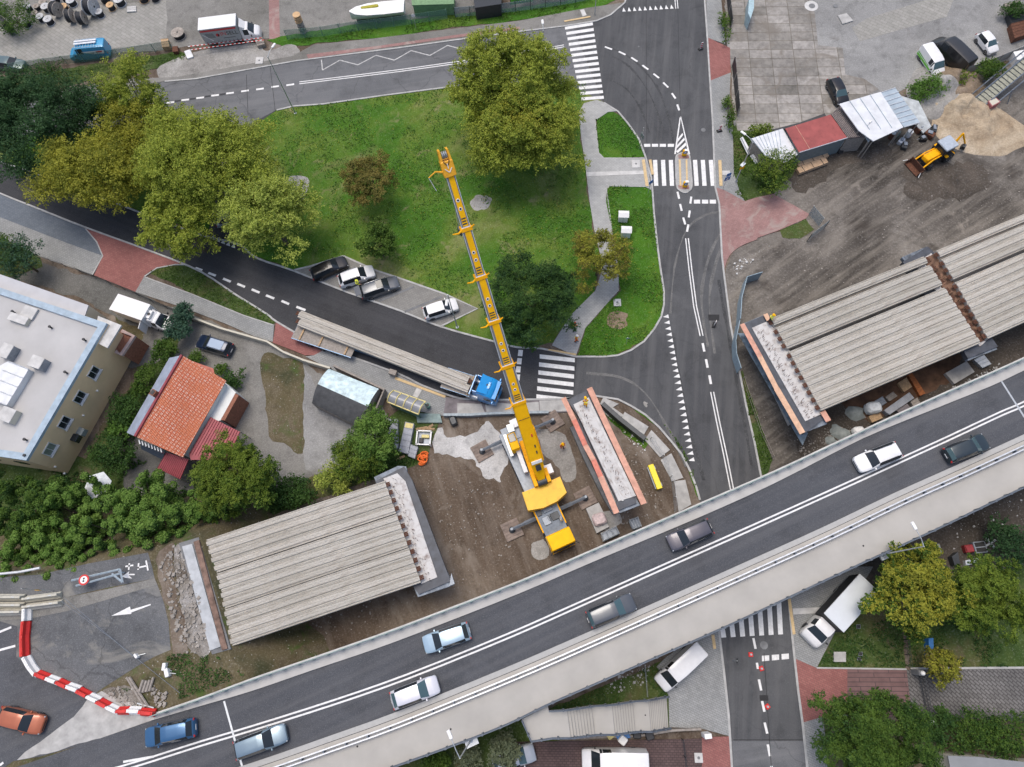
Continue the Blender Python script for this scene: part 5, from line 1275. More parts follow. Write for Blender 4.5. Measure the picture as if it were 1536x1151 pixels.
mb=MB(M=SM);mb.lathe([(1.25,-1.75),(1.25,-1.45)],(2.6,0,0),24);mb.build('slew_ring','steel_dark',crane)
mb=MB(M=SM)
mb.prism([(-0.2,-0.9,-0.9),(5.2,-0.8,-0.9),(5.2,0.8,-0.9),(-0.2,0.9,-0.9)],0.5);mb.build('slewing_frame','yellow_paint',crane)
mb=MB(M=SM)
q=[W2(783,739,3.0),W2(811,728,3.0),W2(840,715,3.0),W2(850,739,3.0),W2(836,752,3.0),W2(815,762,3.0),W2(792,766,3.0)]
mb=MB();mb.prism(q,1.5);mb.build('counterweight','counter_yellow' if 'counter_yellow' in MATS else simple('counter_yellow',(0.84,0.47,0.02),0.5,var=0.06,sc=1.0,fine=1.6),crane)
mb=MB(M=SM);mb.prism([(-0.35,0.55,0.35),(1.2,0.55,0.35),(1.2,0.95,0.35),(-0.35,0.95,0.35)],1.2);mb.build('boom_bracket','yellow_paint',crane)
mb=MB(M=SM);mb.prism([(-0.35,-0.55,0.35),(1.2,-0.55,0.35),(1.2,-0.95,0.35),(-0.35,-0.95,0.35)],1.2);mb.build('boom_bracket','yellow_paint',crane)
mb=MB(M=SM);mb.lathe([(0.42,-0.5),(0.42,0.5)],(-0.1,0,0.15),18,'Y');mb.build('winch_drum','steel_dark',crane,40)
mb=MB(M=SM);mb.box((1.0,-1.15,-0.4),(1.0,0.8,0.9));mb.build('engine_cover','plastic_white',crane)
mb=MB(M=SM);mb.box((2.9,1.25,-0.7),(2.6,0.45,0.5));mb.build('machine_housing','plastic_white',crane)
mb=MB(M=SM);mb.bev((5.1,1.45,-0.35),(1.9,0.95,1.7),0.12);mb.build('operator_cab','yellow_clean',crane,40)
mb=MB(M=SM);mb.bev((5.5,1.45,0.52),(0.95,0.78,0.05),0.08);mb.build('cab_roof_window','glass_dark',crane)
mb=MB(M=SM);mb.box((6.08,1.45,-0.2),(0.05,0.85,1.2));mb.build('cab_window','glass_dark',crane)
mb=MB(M=SM);mb.box((5.2,2.05,-0.9),(2.6,0.35,0.08));mb.build('cab_step','galvanised',crane)
mb=MB(M=SM);mb.box((6.9,1.2,-0.8),(0.9,0.7,0.5));mb.build('hose_reel','galvanised',crane)
c0=SM@Vector((3.6,0,-0.9));c1=BMx@Vector((7.6,0,-0.55))
MB().tube([c0,c0.lerp(c1,0.6)],0.24,12).build('lifting_cylinder','yellow_paint',crane,40)
MB().tube([c0.lerp(c1,0.55),c1],0.15,12).build('cylinder_rod','galvanised',crane,40)
boom=bpy.data.objects.new('boom',None);
bpy.data.objects.remove(boom)
def bsec(x0,x1,wd,ht,mat,name='boom_section',zc=0.0):
 """rounded U-section: flat top, curved underside"""
 mb=MB(M=BMx);h2=ht/2;w2=wd/2
 prof=[(-w2,h2-0.08),(-w2+0.08,h2),(w2-0.08,h2),(w2,h2-0.08),(w2,-h2*0.3),(w2*0.75,-h2*0.8),(w2*0.3,-h2),(-w2*0.3,-h2),(-w2*0.75,-h2*0.8),(-w2,-h2*0.3)]
 mb.add([(x0,y,z+zc)for y,z in prof]+[(x1,y,z+zc)for y,z in prof],[(i,(i+1)%10,10+(i+1)%10,10+i)for i in range(10)]+[tuple(range(10))[::-1],tuple(range(10,20))])
 return mb.build(name,mat,crane,30)
mb=MB(M=BMx)
ft=[(-0.3,0.62,0.5),(1.2,0.95,0.75),(3.0,1.28,1.2),(10.9,1.28,1.3)]
pr_=[]
for(x,wd,ht)in ft:
 wd*=1.06
 w2,h2=wd/2,ht/2
 pr_.append([(x,y,z)for y,z in((-w2,h2-0.08),(-w2+0.08,h2),(w2-0.08,h2),(w2,h2-0.08),(w2,-h2*0.3),(w2*0.75,-h2*0.8),(w2*0.3,-h2),(-w2*0.3,-h2),(-w2*0.75,-h2*0.8),(-w2,-h2*0.3))])
for i in range(3):mb.add(pr_[i]+pr_[i+1],[(j,(j+1)%10,10+(j+1)%10,10+j)for j in range(10)])
mb.add(pr_[0],[tuple(range(10))[::-1]]);mb.add(pr_[3],[tuple(range(10))])
mb.build('boom_base','yellow_clean',crane,30)
mb=MB(M=BMx);mb.box((3.2,0,0.66),(0.35,1.15,0.12));mb.build('top_plate','plastic_white',crane)
mb=MB(M=BMx);mb.box((2.4,0,0.62),(0.7,0.55,0.2));mb.build('rope_opening','steel_dark',crane)
for x in(4.4,5.2,6.6):
 mb=MB(M=BMx);mb.box((x,-0.30,0.66),(0.35,0.14,0.03));mb.build('warning_mark','letter_red' if x>6 else 'steel_dark',crane)
mb=MB(M=BMx);mb.box((8.8,0,0.655),(0.05,1.15,0.02));mb.build('weld_seam','rust',crane)
mb=MB(M=BMx);mb.box((5.0,-0.72,0.0),(4.2,0.22,0.7));mb.build('side_plate','yellow_paint',crane)
def along(px,py):
 bestd=None
 for d in np.arange(5,BL+2,0.05):
  q_=pw_.lerp(tipw,d/BL)
  v=q_-Vector((0,0,H));c_=MW.transposed()@v
  u=CX+FPX*c_.x/-c_.z;w_=CY-FPX*c_.y/-c_.z
  e=(u-px)**2+(w_-py)**2
  if bestd is None or e<bestd[0]:bestd=(e,d)
 return bestd[1]
cols_=[10.9]+[along(*c_)for c_ in((757,545),(738,479),(721,412),(705,338))]+[BL-0.9]
print('collars',cols_)
wds=[1.32,1.20,1.08,0.97,0.86,0.77];hts=[1.3,1.18,1.06,0.95,0.85,0.75]
simple('boom_grey',(0.22,0.22,0.225),0.5,0.2,var=0.1)
for k in range(1,6):
 x0,x1=cols_[k-1]-0.4,cols_[k]
 wd,ht=wds[k],hts[k]
 bsec(x0,x1,wd,ht,'boom_grey')
 mb=MB(M=BMx);mb.box(((x0+x1)/2+0.1,-0.02,ht/2+0.008),(x1-x0-0.9,wd*0.60,0.016));mb.build('yellow_stripe','yellow_clean',crane)
 for s in(-1,1):
  mb=MB(M=BMx);mb.box(((x0+x1)/2,s*(wd/2-0.03),ht/2-0.02),(x1-x0-0.5,0.05,0.04));mb.build('edge_strip','chrome_white',crane)
 for f in(0.32,0.46):
  mb=MB(M=BMx);mb.lathe([(0.15,0),(0.15,0.02)],(x0+0.4+(x1-x0)*f,0,ht/2+0.016),14);mb.build('marker_disc','plastic_white',crane)
  mb=MB(M=BMx);mb.lathe([(0.09,0),(0.09,0.022)],(x0+0.4+(x1-x0)*f,0,ht/2+0.018),12);mb.build('marker_centre','letter_black',crane)
 for f in range(3):
  mb=MB(M=BMx);mb.box((x0+0.75+f*0.24,0,ht/2+0.02),(0.1,wd*0.5,0.03));mb.build('slot','steel_dark',crane)
for k in range(0,5):
 x=cols_[k];wd,ht=wds[k],hts[k]
 mb=MB(M=BMx);mb.bev((x-0.15,0,0),(0.34,wd+0.16,ht+0.14),0.04);mb.build('collar','yellow_paint',crane)
 mb=MB(M=BMx);mb.tube([(x-0.1,wd/2,ht/2),(x-0.25,wd/2+0.35,ht/2+0.1),(x-0.15,wd/2+0.85,ht/2+0.15)],[0.10,0.08,0.05],6);mb.build('rope_guide','yellow_paint',crane)
 mb=MB(M=BMx);mb.box((x+0.06,0,ht/2+0.02),(0.07,wd*0.9,0.06));mb.build('roller','plastic_white',crane)
 if k:
  mb=MB(M=BMx);mb.tube([(x-0.1,-wd/2,ht/2),(x+0.1,-wd/2-0.28,ht/2+0.1)],0.07,6);mb.build('rope_lug','yellow_paint',crane)
x=BL-0.9
mb=MB(M=BMx);mb.bev((x+0.25,0,0.05),(1.3,1.05,1.0),0.1);mb.build('boom_head','orange_yellow' if 'orange_yellow' in MATS else simple('orange_yellow',(0.86,0.42,0.02),0.45,var=0.1),crane)
for s in(-1,1):
 mb=MB(M=BMx);mb.prism([(x+0.7,s*0.30,0.5),(x+1.75,s*0.26,0.45),(x+1.75,s*0.42,0.45),(x+0.7,s*0.5,0.5)],0.9);mb.build('head_cheek','orange_yellow',crane)
for y in(-0.15,0.0,0.15):
 mb=MB(M=BMx);mb.lathe([(0.32,y-0.05),(0.26,y),(0.32,y+0.05)],(x+1.35,0,0.25),18,'Y');mb.build('sheave','galvanised',crane,40)
for(dx,dy,r_)in((0.15,0.15,0.7),(0.15,-0.15,-0.7),(0.5,0.0,0.0),(0.75,0.15,0.5),(0.75,-0.15,-0.5)):
 mb=MB(M=BMx);mb.box((x+dx,dy,0.57),(0.42,0.06,0.04),r_);mb.build('head_marking','letter_black' if dx>0.7 else 'plastic_white',crane)
mb=MB(M=BMx);mb.tube([(x+0.1,0.5,0.4),(x+0.35,1.1,0.5),(x+0.05,1.75,0.5)],[0.1,0.07,0.05],6);mb.build('head_arm','orange_yellow',crane)
mb=MB(M=BMx);mb.tube([(x+0.05,1.75,0.5),(x-1.2,1.45,0.2)],0.03,5);mb.build('signal_cable','plastic_white',crane)
hk0=BMx@Vector((x+1.4,0,-0.1))
hkz=18.5
MB().tube([hk0+Vector((0.05,0,0)),Vector((hk0.x+0.05,hk0.y,hkz+0.6))],0.022,5).build('hoist_rope','galvanised',crane)
MB().tube([hk0-Vector((0.05,0,0)),Vector((hk0.x-0.05,hk0.y,hkz+0.6))],0.022,5).build('hoist_rope','galvanised',crane)
mb=MB(M=Matrix.Translation((hk0.x,hk0.y,hkz)));mb.bev((0,0,0.3),(0.5,0.3,0.8),0.05).tube([(0,0,-0.1),(0,0,-0.3),(0.18,0,-0.45),(0.1,0,-0.62),(-0.1,0,-0.55)],0.06,6);mb.build('hook_block','steel_dark',crane)
#  BUILDINGS
def V(px,py,z):return P(px,py,z)
def bthing(name,label,cat,px,py):
 t_=thing(name,label,cat,P(px,py,0));return t_,Matrix.Translation(-t_.location)
HB=6.4
bt,M_=bthing('office_building','large beige two storey building with flat grey roof and pale blue parapet','building',100,600)
c1,c2,c3,c4=V(48,438,HB),V(160,487,HB),V(38,691,HB),V(-120,640,HB)
A_,B_,C_=V(15,437,HB),V(163,487,HB),V(43,692,HB)
n_dir=(B_-A_).normalized();
Zr=[V(-140,385,HB),V(13,437,HB),V(163,487,HB),V(43,692,HB),V(-140,665,HB)]
mb=MB(M=M_);mb.prism([p for p in Zr],HB);mb.build('wall','render_beige',bt)
def shrink(poly_,d):
 c=sum(poly_,Vector())/len(poly_);out=[]
 n=len(poly_)
 for i,p in enumerate(poly_):
  a=(p-poly_[i-1]).normalized();b=(poly_[(i+1)%n]-p).normalized()
  na=Vector((-a.y,a.x,0));nb=Vector((-b.y,b.x,0))
  if na.dot(c-p)<0:na=-na
  if nb.dot(c-p)<0:nb=-nb
  m=(na+nb).normalized();out.append(p+m*d/max(0.4,m.dot(na)))
 return out
Zi=shrink(Zr,0.75)
lift=lambda L_,d:[p+Vector((0,0,d))for p in L_]
mb=MB(M=M_);mb.prism(lift(Zi,0.04),0);mb.build('roof','felt_grey',bt)
mb=MB(M=M_)
for i in range(len(Zr)):
 j=(i+1)%len(Zr)
 mb.prism([Zr[i]+Vector((0,0,.38)),Zr[j]+Vector((0,0,.38)),Zi[j]+Vector((0,0,.38)),Zi[i]+Vector((0,0,.38))],0.38)
mb.build('parapet','zinc_blue',bt)
q=[V(-140,330,5.2),V(0,412,5.2),V(134,459,5.2),V(128,476,5.2),V(0,436,5.2),V(-140,400,5.2)]
mb=MB(M=M_);mb.prism(q,5.2);mb.build('wing_wall','render_cream',bt)
mb=MB(M=M_);mb.prism(lift(q,0.16),0.15);mb.build('wing_roof',simple('wing_roof',(0.47,0.48,0.51),0.8,var=0.06,sc=0.5),bt)
q=[V(147,474,6.25),V(182,488,6.25),V(161,522,6.25),V(140,512,6.25)]
mb=MB(M=M_);mb.prism(q,0.22);mb.build('entrance_canopy','concrete_pale',bt)
q=[V(168,512,3.4),V(183,494,3.4),V(201,503,3.4),V(184,532,3.4),V(173,526,3.4)]
mb=MB(M=M_);mb.prism(q,3.4);mb.build('porch','brick_wall',bt)
q2=[V(182,494,3.6),V(202,503,3.6),V(180,534,3.6),V(174,530,3.6),V(195,505,3.6),V(182,499,3.6)]
mb=MB(M=M_);strip(mb,poly([(182,496),(200,504),(181,532),(173,527)],3.7),0.4,0.35);mb.build('porch_parapet',simple('pink_cap',(0.48,0.36,0.33),0.9),bt)
q=[V(183,530,1.0),V(196,508,1.0),V(208,524,1.0),V(197,540,1.0)]
mb=MB(M=M_);mb.prism(q,1.0);mb.build('entrance_step','render_beige',bt)
e0,e1=V(163,487,HB),V(43,692,HB)
ed=(e1-e0);ed.z=0;Lw=ed.length;ed.normalize();en=Vector((-ed.y,ed.x,0))
if en.x<0:en=-en
def onwall(px,py):
 d=P(px,py,0)-Vector((0,0,H));o_=Vector((0,0,H))
 k=(e0-o_).dot(en)/d.dot(en);return o_+d*k
for(px,py,op)in((140,559,'glass_dark'),(119,596,'glass_dark'),(96,634,'glass_dark'),(74,674,'glass_green')):
 c=onwall(px,py)
 wr=Matrix.Translation(c-bt.location)@Matrix.Rotation(math.atan2(ed.y,ed.x),4,'Z')
 sgn=1 if(Matrix.Rotation(math.atan2(ed.y,ed.x),3,'Z')@Vector((0,1,0))).dot(en)>0 else-1
 fr=MB(M=wr);
 for(x,z,sx,sz)in((-0.66,0,0.10,1.35),(0.66,0,0.10,1.35),(0,0.66,1.42,0.1),(0,-0.66,1.42,0.1),(0.0,0,0.06,1.3)):fr.box((x,sgn*0.05,z),(sx,0.12,sz))
 f_=fr.build('window','chrome_white',bt)
 g_=MB(M=wr);g_.box((0,sgn*0.025,0),(1.3,0.04,1.3));g_.build('pane',simple('glass_green',(0.20,0.24,0.20),0.2)if op=='glass_green' else op,f_)
 s_=MB(M=wr);s_.box((0,sgn*0.16,-0.75),(1.6,0.32,0.08));s_.build('sill','galvanised',f_)
for(px,py)in((145,586),(124,623),(82,700),(96,710)):
 c=onwall(px,py)-bt.location;MB().box(c+en*0.08,(0.2,0.2,0.2)).build('wall_lamp','plastic_white',bt)
c=onwall(116,652)-bt.location
for k,m_ in enumerate(('tarp_grey','glass_dark')):
 cc_=c+en*0.35+ed*(-0.45+0.9*k)+Vector((0,0,0.3*k));MB().bev(cc_,(0.85,0.75,0.75),0.06,math.atan2(ed.y,ed.x)).build('air_conditioner',m_,bt)
s0,s1=V(43,692,HB),V(-140,665,HB)
sd=(s1-s0);sd.z=0;sd.normalize();sn=Vector((sd.y,-sd.x,0));sn=sn if sn.y<0 else-sn
for k in(2.5,6.0,9.5):
 c=s0+sd*k-Vector((0,0,2.2))+sn*0.04-bt.location
 f_=MB().box(c,(1.1,0.08,1.2),math.atan2(sd.y,sd.x)).build('window','glass_dark',bt)
def rbox(c_px,z0,dx,dy,h,rot,mat,nm,top=None):
 c=V(*c_px,HB+z0+h)-bt.location
 MB().bev((c.x,c.y,HB+z0+h/2),(dx,dy,h),0.05,rot).build(nm,mat,bt)
 if top:MB().bev((c.x,c.y,HB+z0+h+0.03),(dx+0.06,dy+0.06,0.06),0.05,rot).build(nm+'_lid',top,bt)
ra=R(-19)
rbox((27,478),0.04,2.4,0.9,0.5,ra,'render_cream','roof_vent','concrete_pale');rbox((43,469),0.04,1.7,1.4,0.25,ra,'felt_grey','roof_hatch','concrete_pale')
rbox((8,526),0.04,1.3,1.6,1.1,ra,'steel_grey','roof_vent','concrete_pale');rbox((54,543),0.04,1.5,1.3,1.1,ra,'steel_grey','roof_vent','concrete_pale')
rbox((10,622),0.04,1.6,1.5,0.9,ra,'render_cream','roof_vent','concrete_pale')
for(x,y)in((74,490),(125,509),(97,558),(36,659),(18,467),(36,683)):
 c=V(x,y,HB+0.5)-bt.location;MB().lathe([(0.10,0),(0.10,0.4),(0.16,0.4),(0.16,0.5)],(c.x,c.y,HB+0.04),12).build('vent_pipe','plastic_dark',bt,40)
q=[V(12,542,HB+0.9),V(43,554,HB+0.9),V(10,608,HB+0.9),V(-40,590,HB+0.9),V(-20,560,HB+0.9)]
mb=MB(M=M_);mb.prism(q,0.85);mb.build('skylight','sheet_white',bt)
a0,a1,b0_,b1_=V(12,542,HB+0.95),V(43,554,HB+0.95),V(-21,596,HB+0.95),V(10,608,HB+0.95)
for k in range(5):
 f=k/4;mb=MB(M=M_);mb.tube([a0.lerp(b0_,f),a1.lerp(b1_,f)],0.06,4);mb.build('skylight_rib','chrome_white',bt)
ht,M_=bthing('house','small house with orange clay tile roof and narrow zinc slope behind its ridge','house',270,600)
ZR,ZE=6.6,4.2
r1,r2=V(273,533,ZR),V(203,655,ZR)
e1_,e2_=V(339,571,ZE),V(274,686,ZE)
w1,w2=V(254,537,ZE+0.6),V(190,649,ZE+0.6)
mb=MB(M=M_);mb.add([r1,r2,e2_,e1_,r1-Vector((0,0,.12)),r2-Vector((0,0,.12)),e2_-Vector((0,0,.12)),e1_-Vector((0,0,.12))],[(0,1,2,3),(0,4,5,1),(1,5,6,2),(2,6,7,3),(3,7,4,0),(7,6,5,4)]);mb.build('tile_roof','clay_tile',ht)
mb=MB(M=M_)
for k in range(1,36):
 f=k/36;a=r1.lerp(e1_,f)+Vector((0,0,0.02));b=r2.lerp(e2_,f)+Vector((0,0,0.02));mb.tube([a,b],0.022,3,False)
mb.build('tile_courses',simple('tile_shadow',(0.42,0.12,0.06),0.85),ht)
mb=MB(M=M_);mb.add([r1,w1,w2,r2,r1-Vector((0,0,.1)),w1-Vector((0,0,.1)),w2-Vector((0,0,.1)),r2-Vector((0,0,.1))],[(0,1,2,3),(1,5,6,2),(0,4,5,1),(2,6,7,3),(7,6,5,4)]);mb.build('zinc_roof','zinc_roof',ht)
mb=MB(M=M_);mb.tube([r1+Vector((0,0,.06)),r2+Vector((0,0,.06))],0.16,8);mb.build('ridge','red_metal',ht)
def inw(p,q,f):return p.lerp(q,f)
cen_=(r1+r2+e1_+e2_+w1+w2)/6
def base4(pts,sh=0.94):return[Vector((cen_.x+(p.x-cen_.x)*sh,cen_.y+(p.y-cen_.y)*sh,p.z))for p in pts]
g=base4([w1,r1,e1_,e2_,r2,w2]);
mb=MB(M=M_)
vs=g+[Vector((p.x,p.y,0))for p in g]
vs=[v-Vector((0,0,0.16))if i<6 else v for i,v in enumerate(vs)]
mb.add(vs,[(i,(i+1)%6,6+(i+1)%6,6+i)for i in range(6)]);mb.build('wall','render_white',ht)
c=V(231,590,ZR+0.4)-ht.location;MB().bev((c.x,c.y,ZR+0.1),(0.7,0.6,1.2),0.05,R(60)).build('chimney','brick_wall',ht);MB().box((c.x,c.y,ZR+0.72),(0.5,0.4,0.06),R(60)).build('chimney_flue','plastic_dark',ht)
mb=MB(M=M_);mb.add([V(283,540,5.9),V(320,553,4.4),V(323,566,4.3),V(300,552,5.3)],[(0,1,2,3),(3,2,1,0)]);mb.build('porch_roof','plywood_red',ht)
q=[V(338,574,3.2),V(355,588,3.2),V(333,631,3.2),V(308,628,3.2),V(306,634,3.2),V(303,640,3.2)]
q=[V(338,574,3.0),V(354,589,3.0),V(333,630,3.0),V(305,638,3.0)]
mb=MB(M=M_);mb.prism(q,3.0);mb.build('annex','render_white',ht)
mb=MB(M=M_);mb.prism([V(353,590,3.05),V(358,593,3.05),V(337,631,3.05),V(331,630,3.05)],3.0);mb.build('annex_edge','brick_wall',ht)
q=[V(209,661,3.0),V(248,676,3.0),V(244,690,2.6),V(212,674,2.6)]
mb=MB(M=M_);mb.prism(q,0.12);mb.build('balcony','glass_dark',ht)
for k in range(8):
 a=V(211+k*4.6,664+k*1.8,3.9);mb=MB(M=M_);mb.box(a,(0.12,0.5,0.5),R(25));mb.build('balcony_baluster','galvanised',ht)
for nm,lab,qa,z0,z1 in(('red_metal_canopy','dark red metal canopy right of the orange roof',[(316,626,3.4),(360,648,2.8),(340,690,2.8),(286,690,3.3),(284,682,3.4)],0,0),('red_metal_canopy','small dark red ribbed metal roof below the orange roof',[(250,679,3.2),(283,689,3.0),(270,719,2.6),(236,703,2.9)],0,0)):
 t_,M2=bthing(nm,lab,'canopy',qa[0][0],qa[0][1])
 pts=[V(*a)for a in qa];mb=MB(M=M2);mb.prism(pts,0.1);mb.build('roof_sheet','red_metal',t_)
 for p in pts[:4]:mb=MB(M=M2);mb.tube([Vector((p.x*0.995+t_.location.x*0.005,p.y*0.995+t_.location.y*0.005,p.z-0.1)),Vector((p.x,p.y,0))],0.06,6);mb.build('post','timber_grey',t_)
 L0,L1=pts[0],pts[1];R0,R1=pts[-1],pts[2]
 mb=MB(M=M2)
 for k in range(14):f=k/13;mb.tube([L0.lerp(L1,f)+Vector((0,0,0.03)),R0.lerp(R1,f)+Vector((0,0,0.03))],0.03,4)
 mb.build('roof_seams','red_metal',t_)
st_,M_=bthing('arched_shed','arched shed, its park half pale blue membrane and its yard half dark felt','shed',520,600)
pa,pb=V(493,553,2.2),V(568,583,2.2)
pc,pd=V(545,645,1.4),V(471,608,1.4)
NS=14
def archp(f,k):
 a=pa.lerp(pd,k);b=pb.lerp(pc,k)
 h=2.1+0.95*math.sin(PI*min(1,max(0,k)))**0.8
 q=a.lerp(b,f);return Vector((q.x,q.y,h))
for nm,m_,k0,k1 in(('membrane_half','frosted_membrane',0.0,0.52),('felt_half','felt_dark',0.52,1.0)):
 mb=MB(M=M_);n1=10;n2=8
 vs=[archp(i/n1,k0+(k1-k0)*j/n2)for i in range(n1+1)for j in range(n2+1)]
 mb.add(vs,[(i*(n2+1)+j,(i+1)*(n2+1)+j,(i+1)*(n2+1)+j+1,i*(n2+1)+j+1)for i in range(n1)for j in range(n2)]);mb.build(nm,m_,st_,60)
mb=MB(M=M_)
for f in(0.0,1.0):
 top_=[archp(f,j/12)for j in range(13)];bot=[Vector((p.x,p.y,0))for p in top_]
 mb.add(top_+bot,[(j,j+1,13+j+1,13+j)for j in range(12)])
for k in(0.0,1.0):
 a,b=archp(0,k),archp(1,k);mb.add([a,b,Vector((b.x,b.y,0)),Vector((a.x,a.y,0))],[(0,1,2,3)])
mb.build('end_walls','timber_grey',st_)
def wall(label,pts,h,th,mat,name='wall',cat='wall',group=None,cap=None):
 pw=poly(pts,h);b=pw[0].copy();b.z=0
 mb=MB(M=Matrix.Translation(-b));strip(mb,pw,th,h)
 o=mb.build(name,mat);o.location=b;meta(o,label,cat,group);return o
wall('low grey concrete wall along the pavement behind the arched shed',[(500,548),(576,584),(560,622)],1.6,0.25,'timber_grey','boundary_wall')
wall('pale garden wall along the pavement above the gravel yard',[(283,474),(330,492),(400,512),(425,528),(455,540),(495,552)],1.0,0.22,'render_cream','garden_wall')
def slab_roof(name,label,cat,q,wallmat,roofmat,th=0.12,wz=None,ribs=0,ribmat=None):
 t_,M2=bthing(name,label,cat,q[0][0],q[0][1])
 pts=[V(*a)for a in q]
 mb=MB(M=M2);mb.prism(pts,th);mb.build('roof',roofmat,t_)
 cx_=sum(pts,Vector())/len(pts)
 if wallmat:
  ins=[cx_+(p-cx_)*0.96 for p in pts];ins=[Vector((a.x,a.y,p.z-th-0.01))for a,p in zip(ins,pts)]
  n=len(ins);mb=MB(M=M2);mb.add(ins+[Vector((p.x,p.y,0))for p in ins],[(i,(i+1)%n,n+(i+1)%n,n+i)for i in range(n)]);mb.build('wall',wallmat,t_)
 else:
  for p in pts:mb=MB(M=M2);pp=cx_+(p-cx_)*0.95;mb.tube([Vector((pp.x,pp.y,p.z-th)),Vector((pp.x,pp.y,0))],0.07,6);mb.build('post','timber_grey',t_)
 if ribs:
  mb=MB(M=M2)
  for k in range(ribs+1):
   f=k/ribs;mb.tube([pts[0].lerp(pts[1],f)+Vector((0,0,.03)),pts[3].lerp(pts[2],f)+Vector((0,0,.03))],0.035,4)
  mb.build('roof_ribs',ribmat or roofmat,t_)
 return t_,M2,pts
t_,M2,pts=slab_roof('site_cabin','long site cabin with flat worn red roof','cabin',[(1178,193,3.0),(1246,172,3.0),(1271,207,3.0),(1199,229,3.0)],'cabin_grey','red_roof_old')
mb=MB(M=M2);a,b=pts[3],pts[2]
mb.tube([a+Vector((0,0,.02)),b+Vector((0,0,.02))],0.06,4);mb.build('gutter','chrome_white',t_)
mb=MB(M=M2);mb.tube([pts[0].lerp(pts[1],.22)+Vector((0,0,.02)),pts[3].lerp(pts[2],.22)+Vector((0,0,.02))],0.035,4);mb.build('roof_seam','plywood_pink',t_)
wd_=(b-a).normalized();wn=Vector((wd_.y,-wd_.x,0));wa=math.atan2(wd_.y,wd_.x)
for f in(0.12,0.24,0.36,0.62,0.70,0.88,0.94):
 c=a.lerp(b,f)*1.0-t_.location;c=Vector((c.x,c.y,1.7))-wn*0.16
 fr=MB().box(c,(0.75,0.06,1.1),wa).build('window','chrome_white',t_);MB().box(c+wn*0.03,(0.55,0.04,0.9),wa).build('pane','glass_dark',fr)
slab_roof('tiled_lean_to','dark brown corrugated roof between the red cabin and the pale metal shed','shed',[(1247,171,3.1),(1262,157,3.1),(1301,205,2.9),(1272,207,2.9)],'timber_grey','dark_tile',ribs=10,ribmat='timber_grey')
slab_roof('metal_shed','wide shed with pale bluish white metal roof','shed',[(1259,156,3.9),(1321,138,3.9),(1355,191,3.6),(1310,212,3.6),(1288,196,3.7)],None,'sheet_white')
t_=[o for o in bpy.data.objects if o.name.startswith('metal_shed')][0]
for f in(0.25,0.5,0.75):a,b=V(1259,156,3.94).lerp(V(1321,138,3.94),f),V(1288,196,3.74).lerp(V(1355,191,3.64),f);MB(M=Matrix.Translation(-t_.location)).tube([a,b],0.04,4).build('roof_seam','sheet_blue',t_)
slab_roof('ribbed_canopy','pale ribbed metal canopy right of the white metal roof','canopy',[(1322,137,3.7),(1380,186,3.2),(1356,191,3.3),(1318,141,3.7)],None,'sheet_blue')if False else None
t_,M2,pts=slab_roof('ribbed_canopy','pale ribbed metal canopy open to the sand heap','canopy',[(1319,140,3.7),(1343,132,3.5),(1380,184,3.0),(1356,191,3.3)],None,'sheet_blue')
mb=MB(M=M2)
for k in range(9):f=k/8;mb.tube([pts[0].lerp(pts[3],f)+Vector((0,0,.04)),pts[1].lerp(pts[2],f)+Vector((0,0,.04))],0.06,4)
mb.build('roof_ribs','sheet_white',t_)
slab_roof('torn_tarpaulin','crumpled pale tarpaulin draped beside the ribbed canopy','tarpaulin',[(1352,144,2.2),(1378,152,1.8),(1397,190,0.9),(1385,200,0.6),(1366,178,1.5)],None,simple('tarp_pale',(0.50,0.53,0.53),0.7,var=0.2,sc=1.2))
t_,M2,pts=slab_roof('small_shed','small shed with pale blue ribbed roof at the corner by the lamp','shed',[(1127,208,2.6),(1174,193,2.6),(1197,232,2.4),(1178,245,2.4),(1149,235,2.5)],'timber_grey','sheet_white')
mb=MB(M=M2)
for k in range(8):f=k/8;mb.tube([pts[0].lerp(pts[1],f)+Vector((0,0,.03)),pts[4].lerp(pts[3],f)+Vector((0,0,.03))],0.03,4)
mb.build('roof_ribs','sheet_blue',t_)
slab_roof('blue_awning','narrow pale blue awning between the tiled roof and the white metal roof','awning',[(1281,176,3.4),(1288,175,3.4),(1310,205,3.2),(1303,213,3.1)],None,'sheet_blue')
for nm,q in(('long white steel sheet leaning by the small shed',[(1110,208),(1114,205),(1127,228),(1122,233)]),('short white steel sheet lying below the long one',[(1125,234),(1130,231),(1138,243),(1134,247)])):
 t_=thing('steel_sheet',nm,'metal sheet',P(*q[0],0));mb=MB(M=Matrix.Translation(-t_.location));mb.prism([P(q[0][0],q[0][1],0.9),P(q[1][0],q[1][1],1.0),P(q[2][0],q[2][1],0.4),P(q[3][0],q[3][1],0.3)],0.05);mb.build('sheet','sheet_white',t_)
 mb=MB(M=Matrix.Translation(-t_.location));mb.tube([P(q[0][0]+2,q[0][1]-1,1.02),P(q[3][0]+2,q[3][1]-1,0.42)],0.03,4);mb.build('fold','steel_grey',t_)
wall('dark low wall behind the red cabin',[(1152,198),(1200,186),(1238,172)],1.2,0.4,'felt_dark','rear_wall')
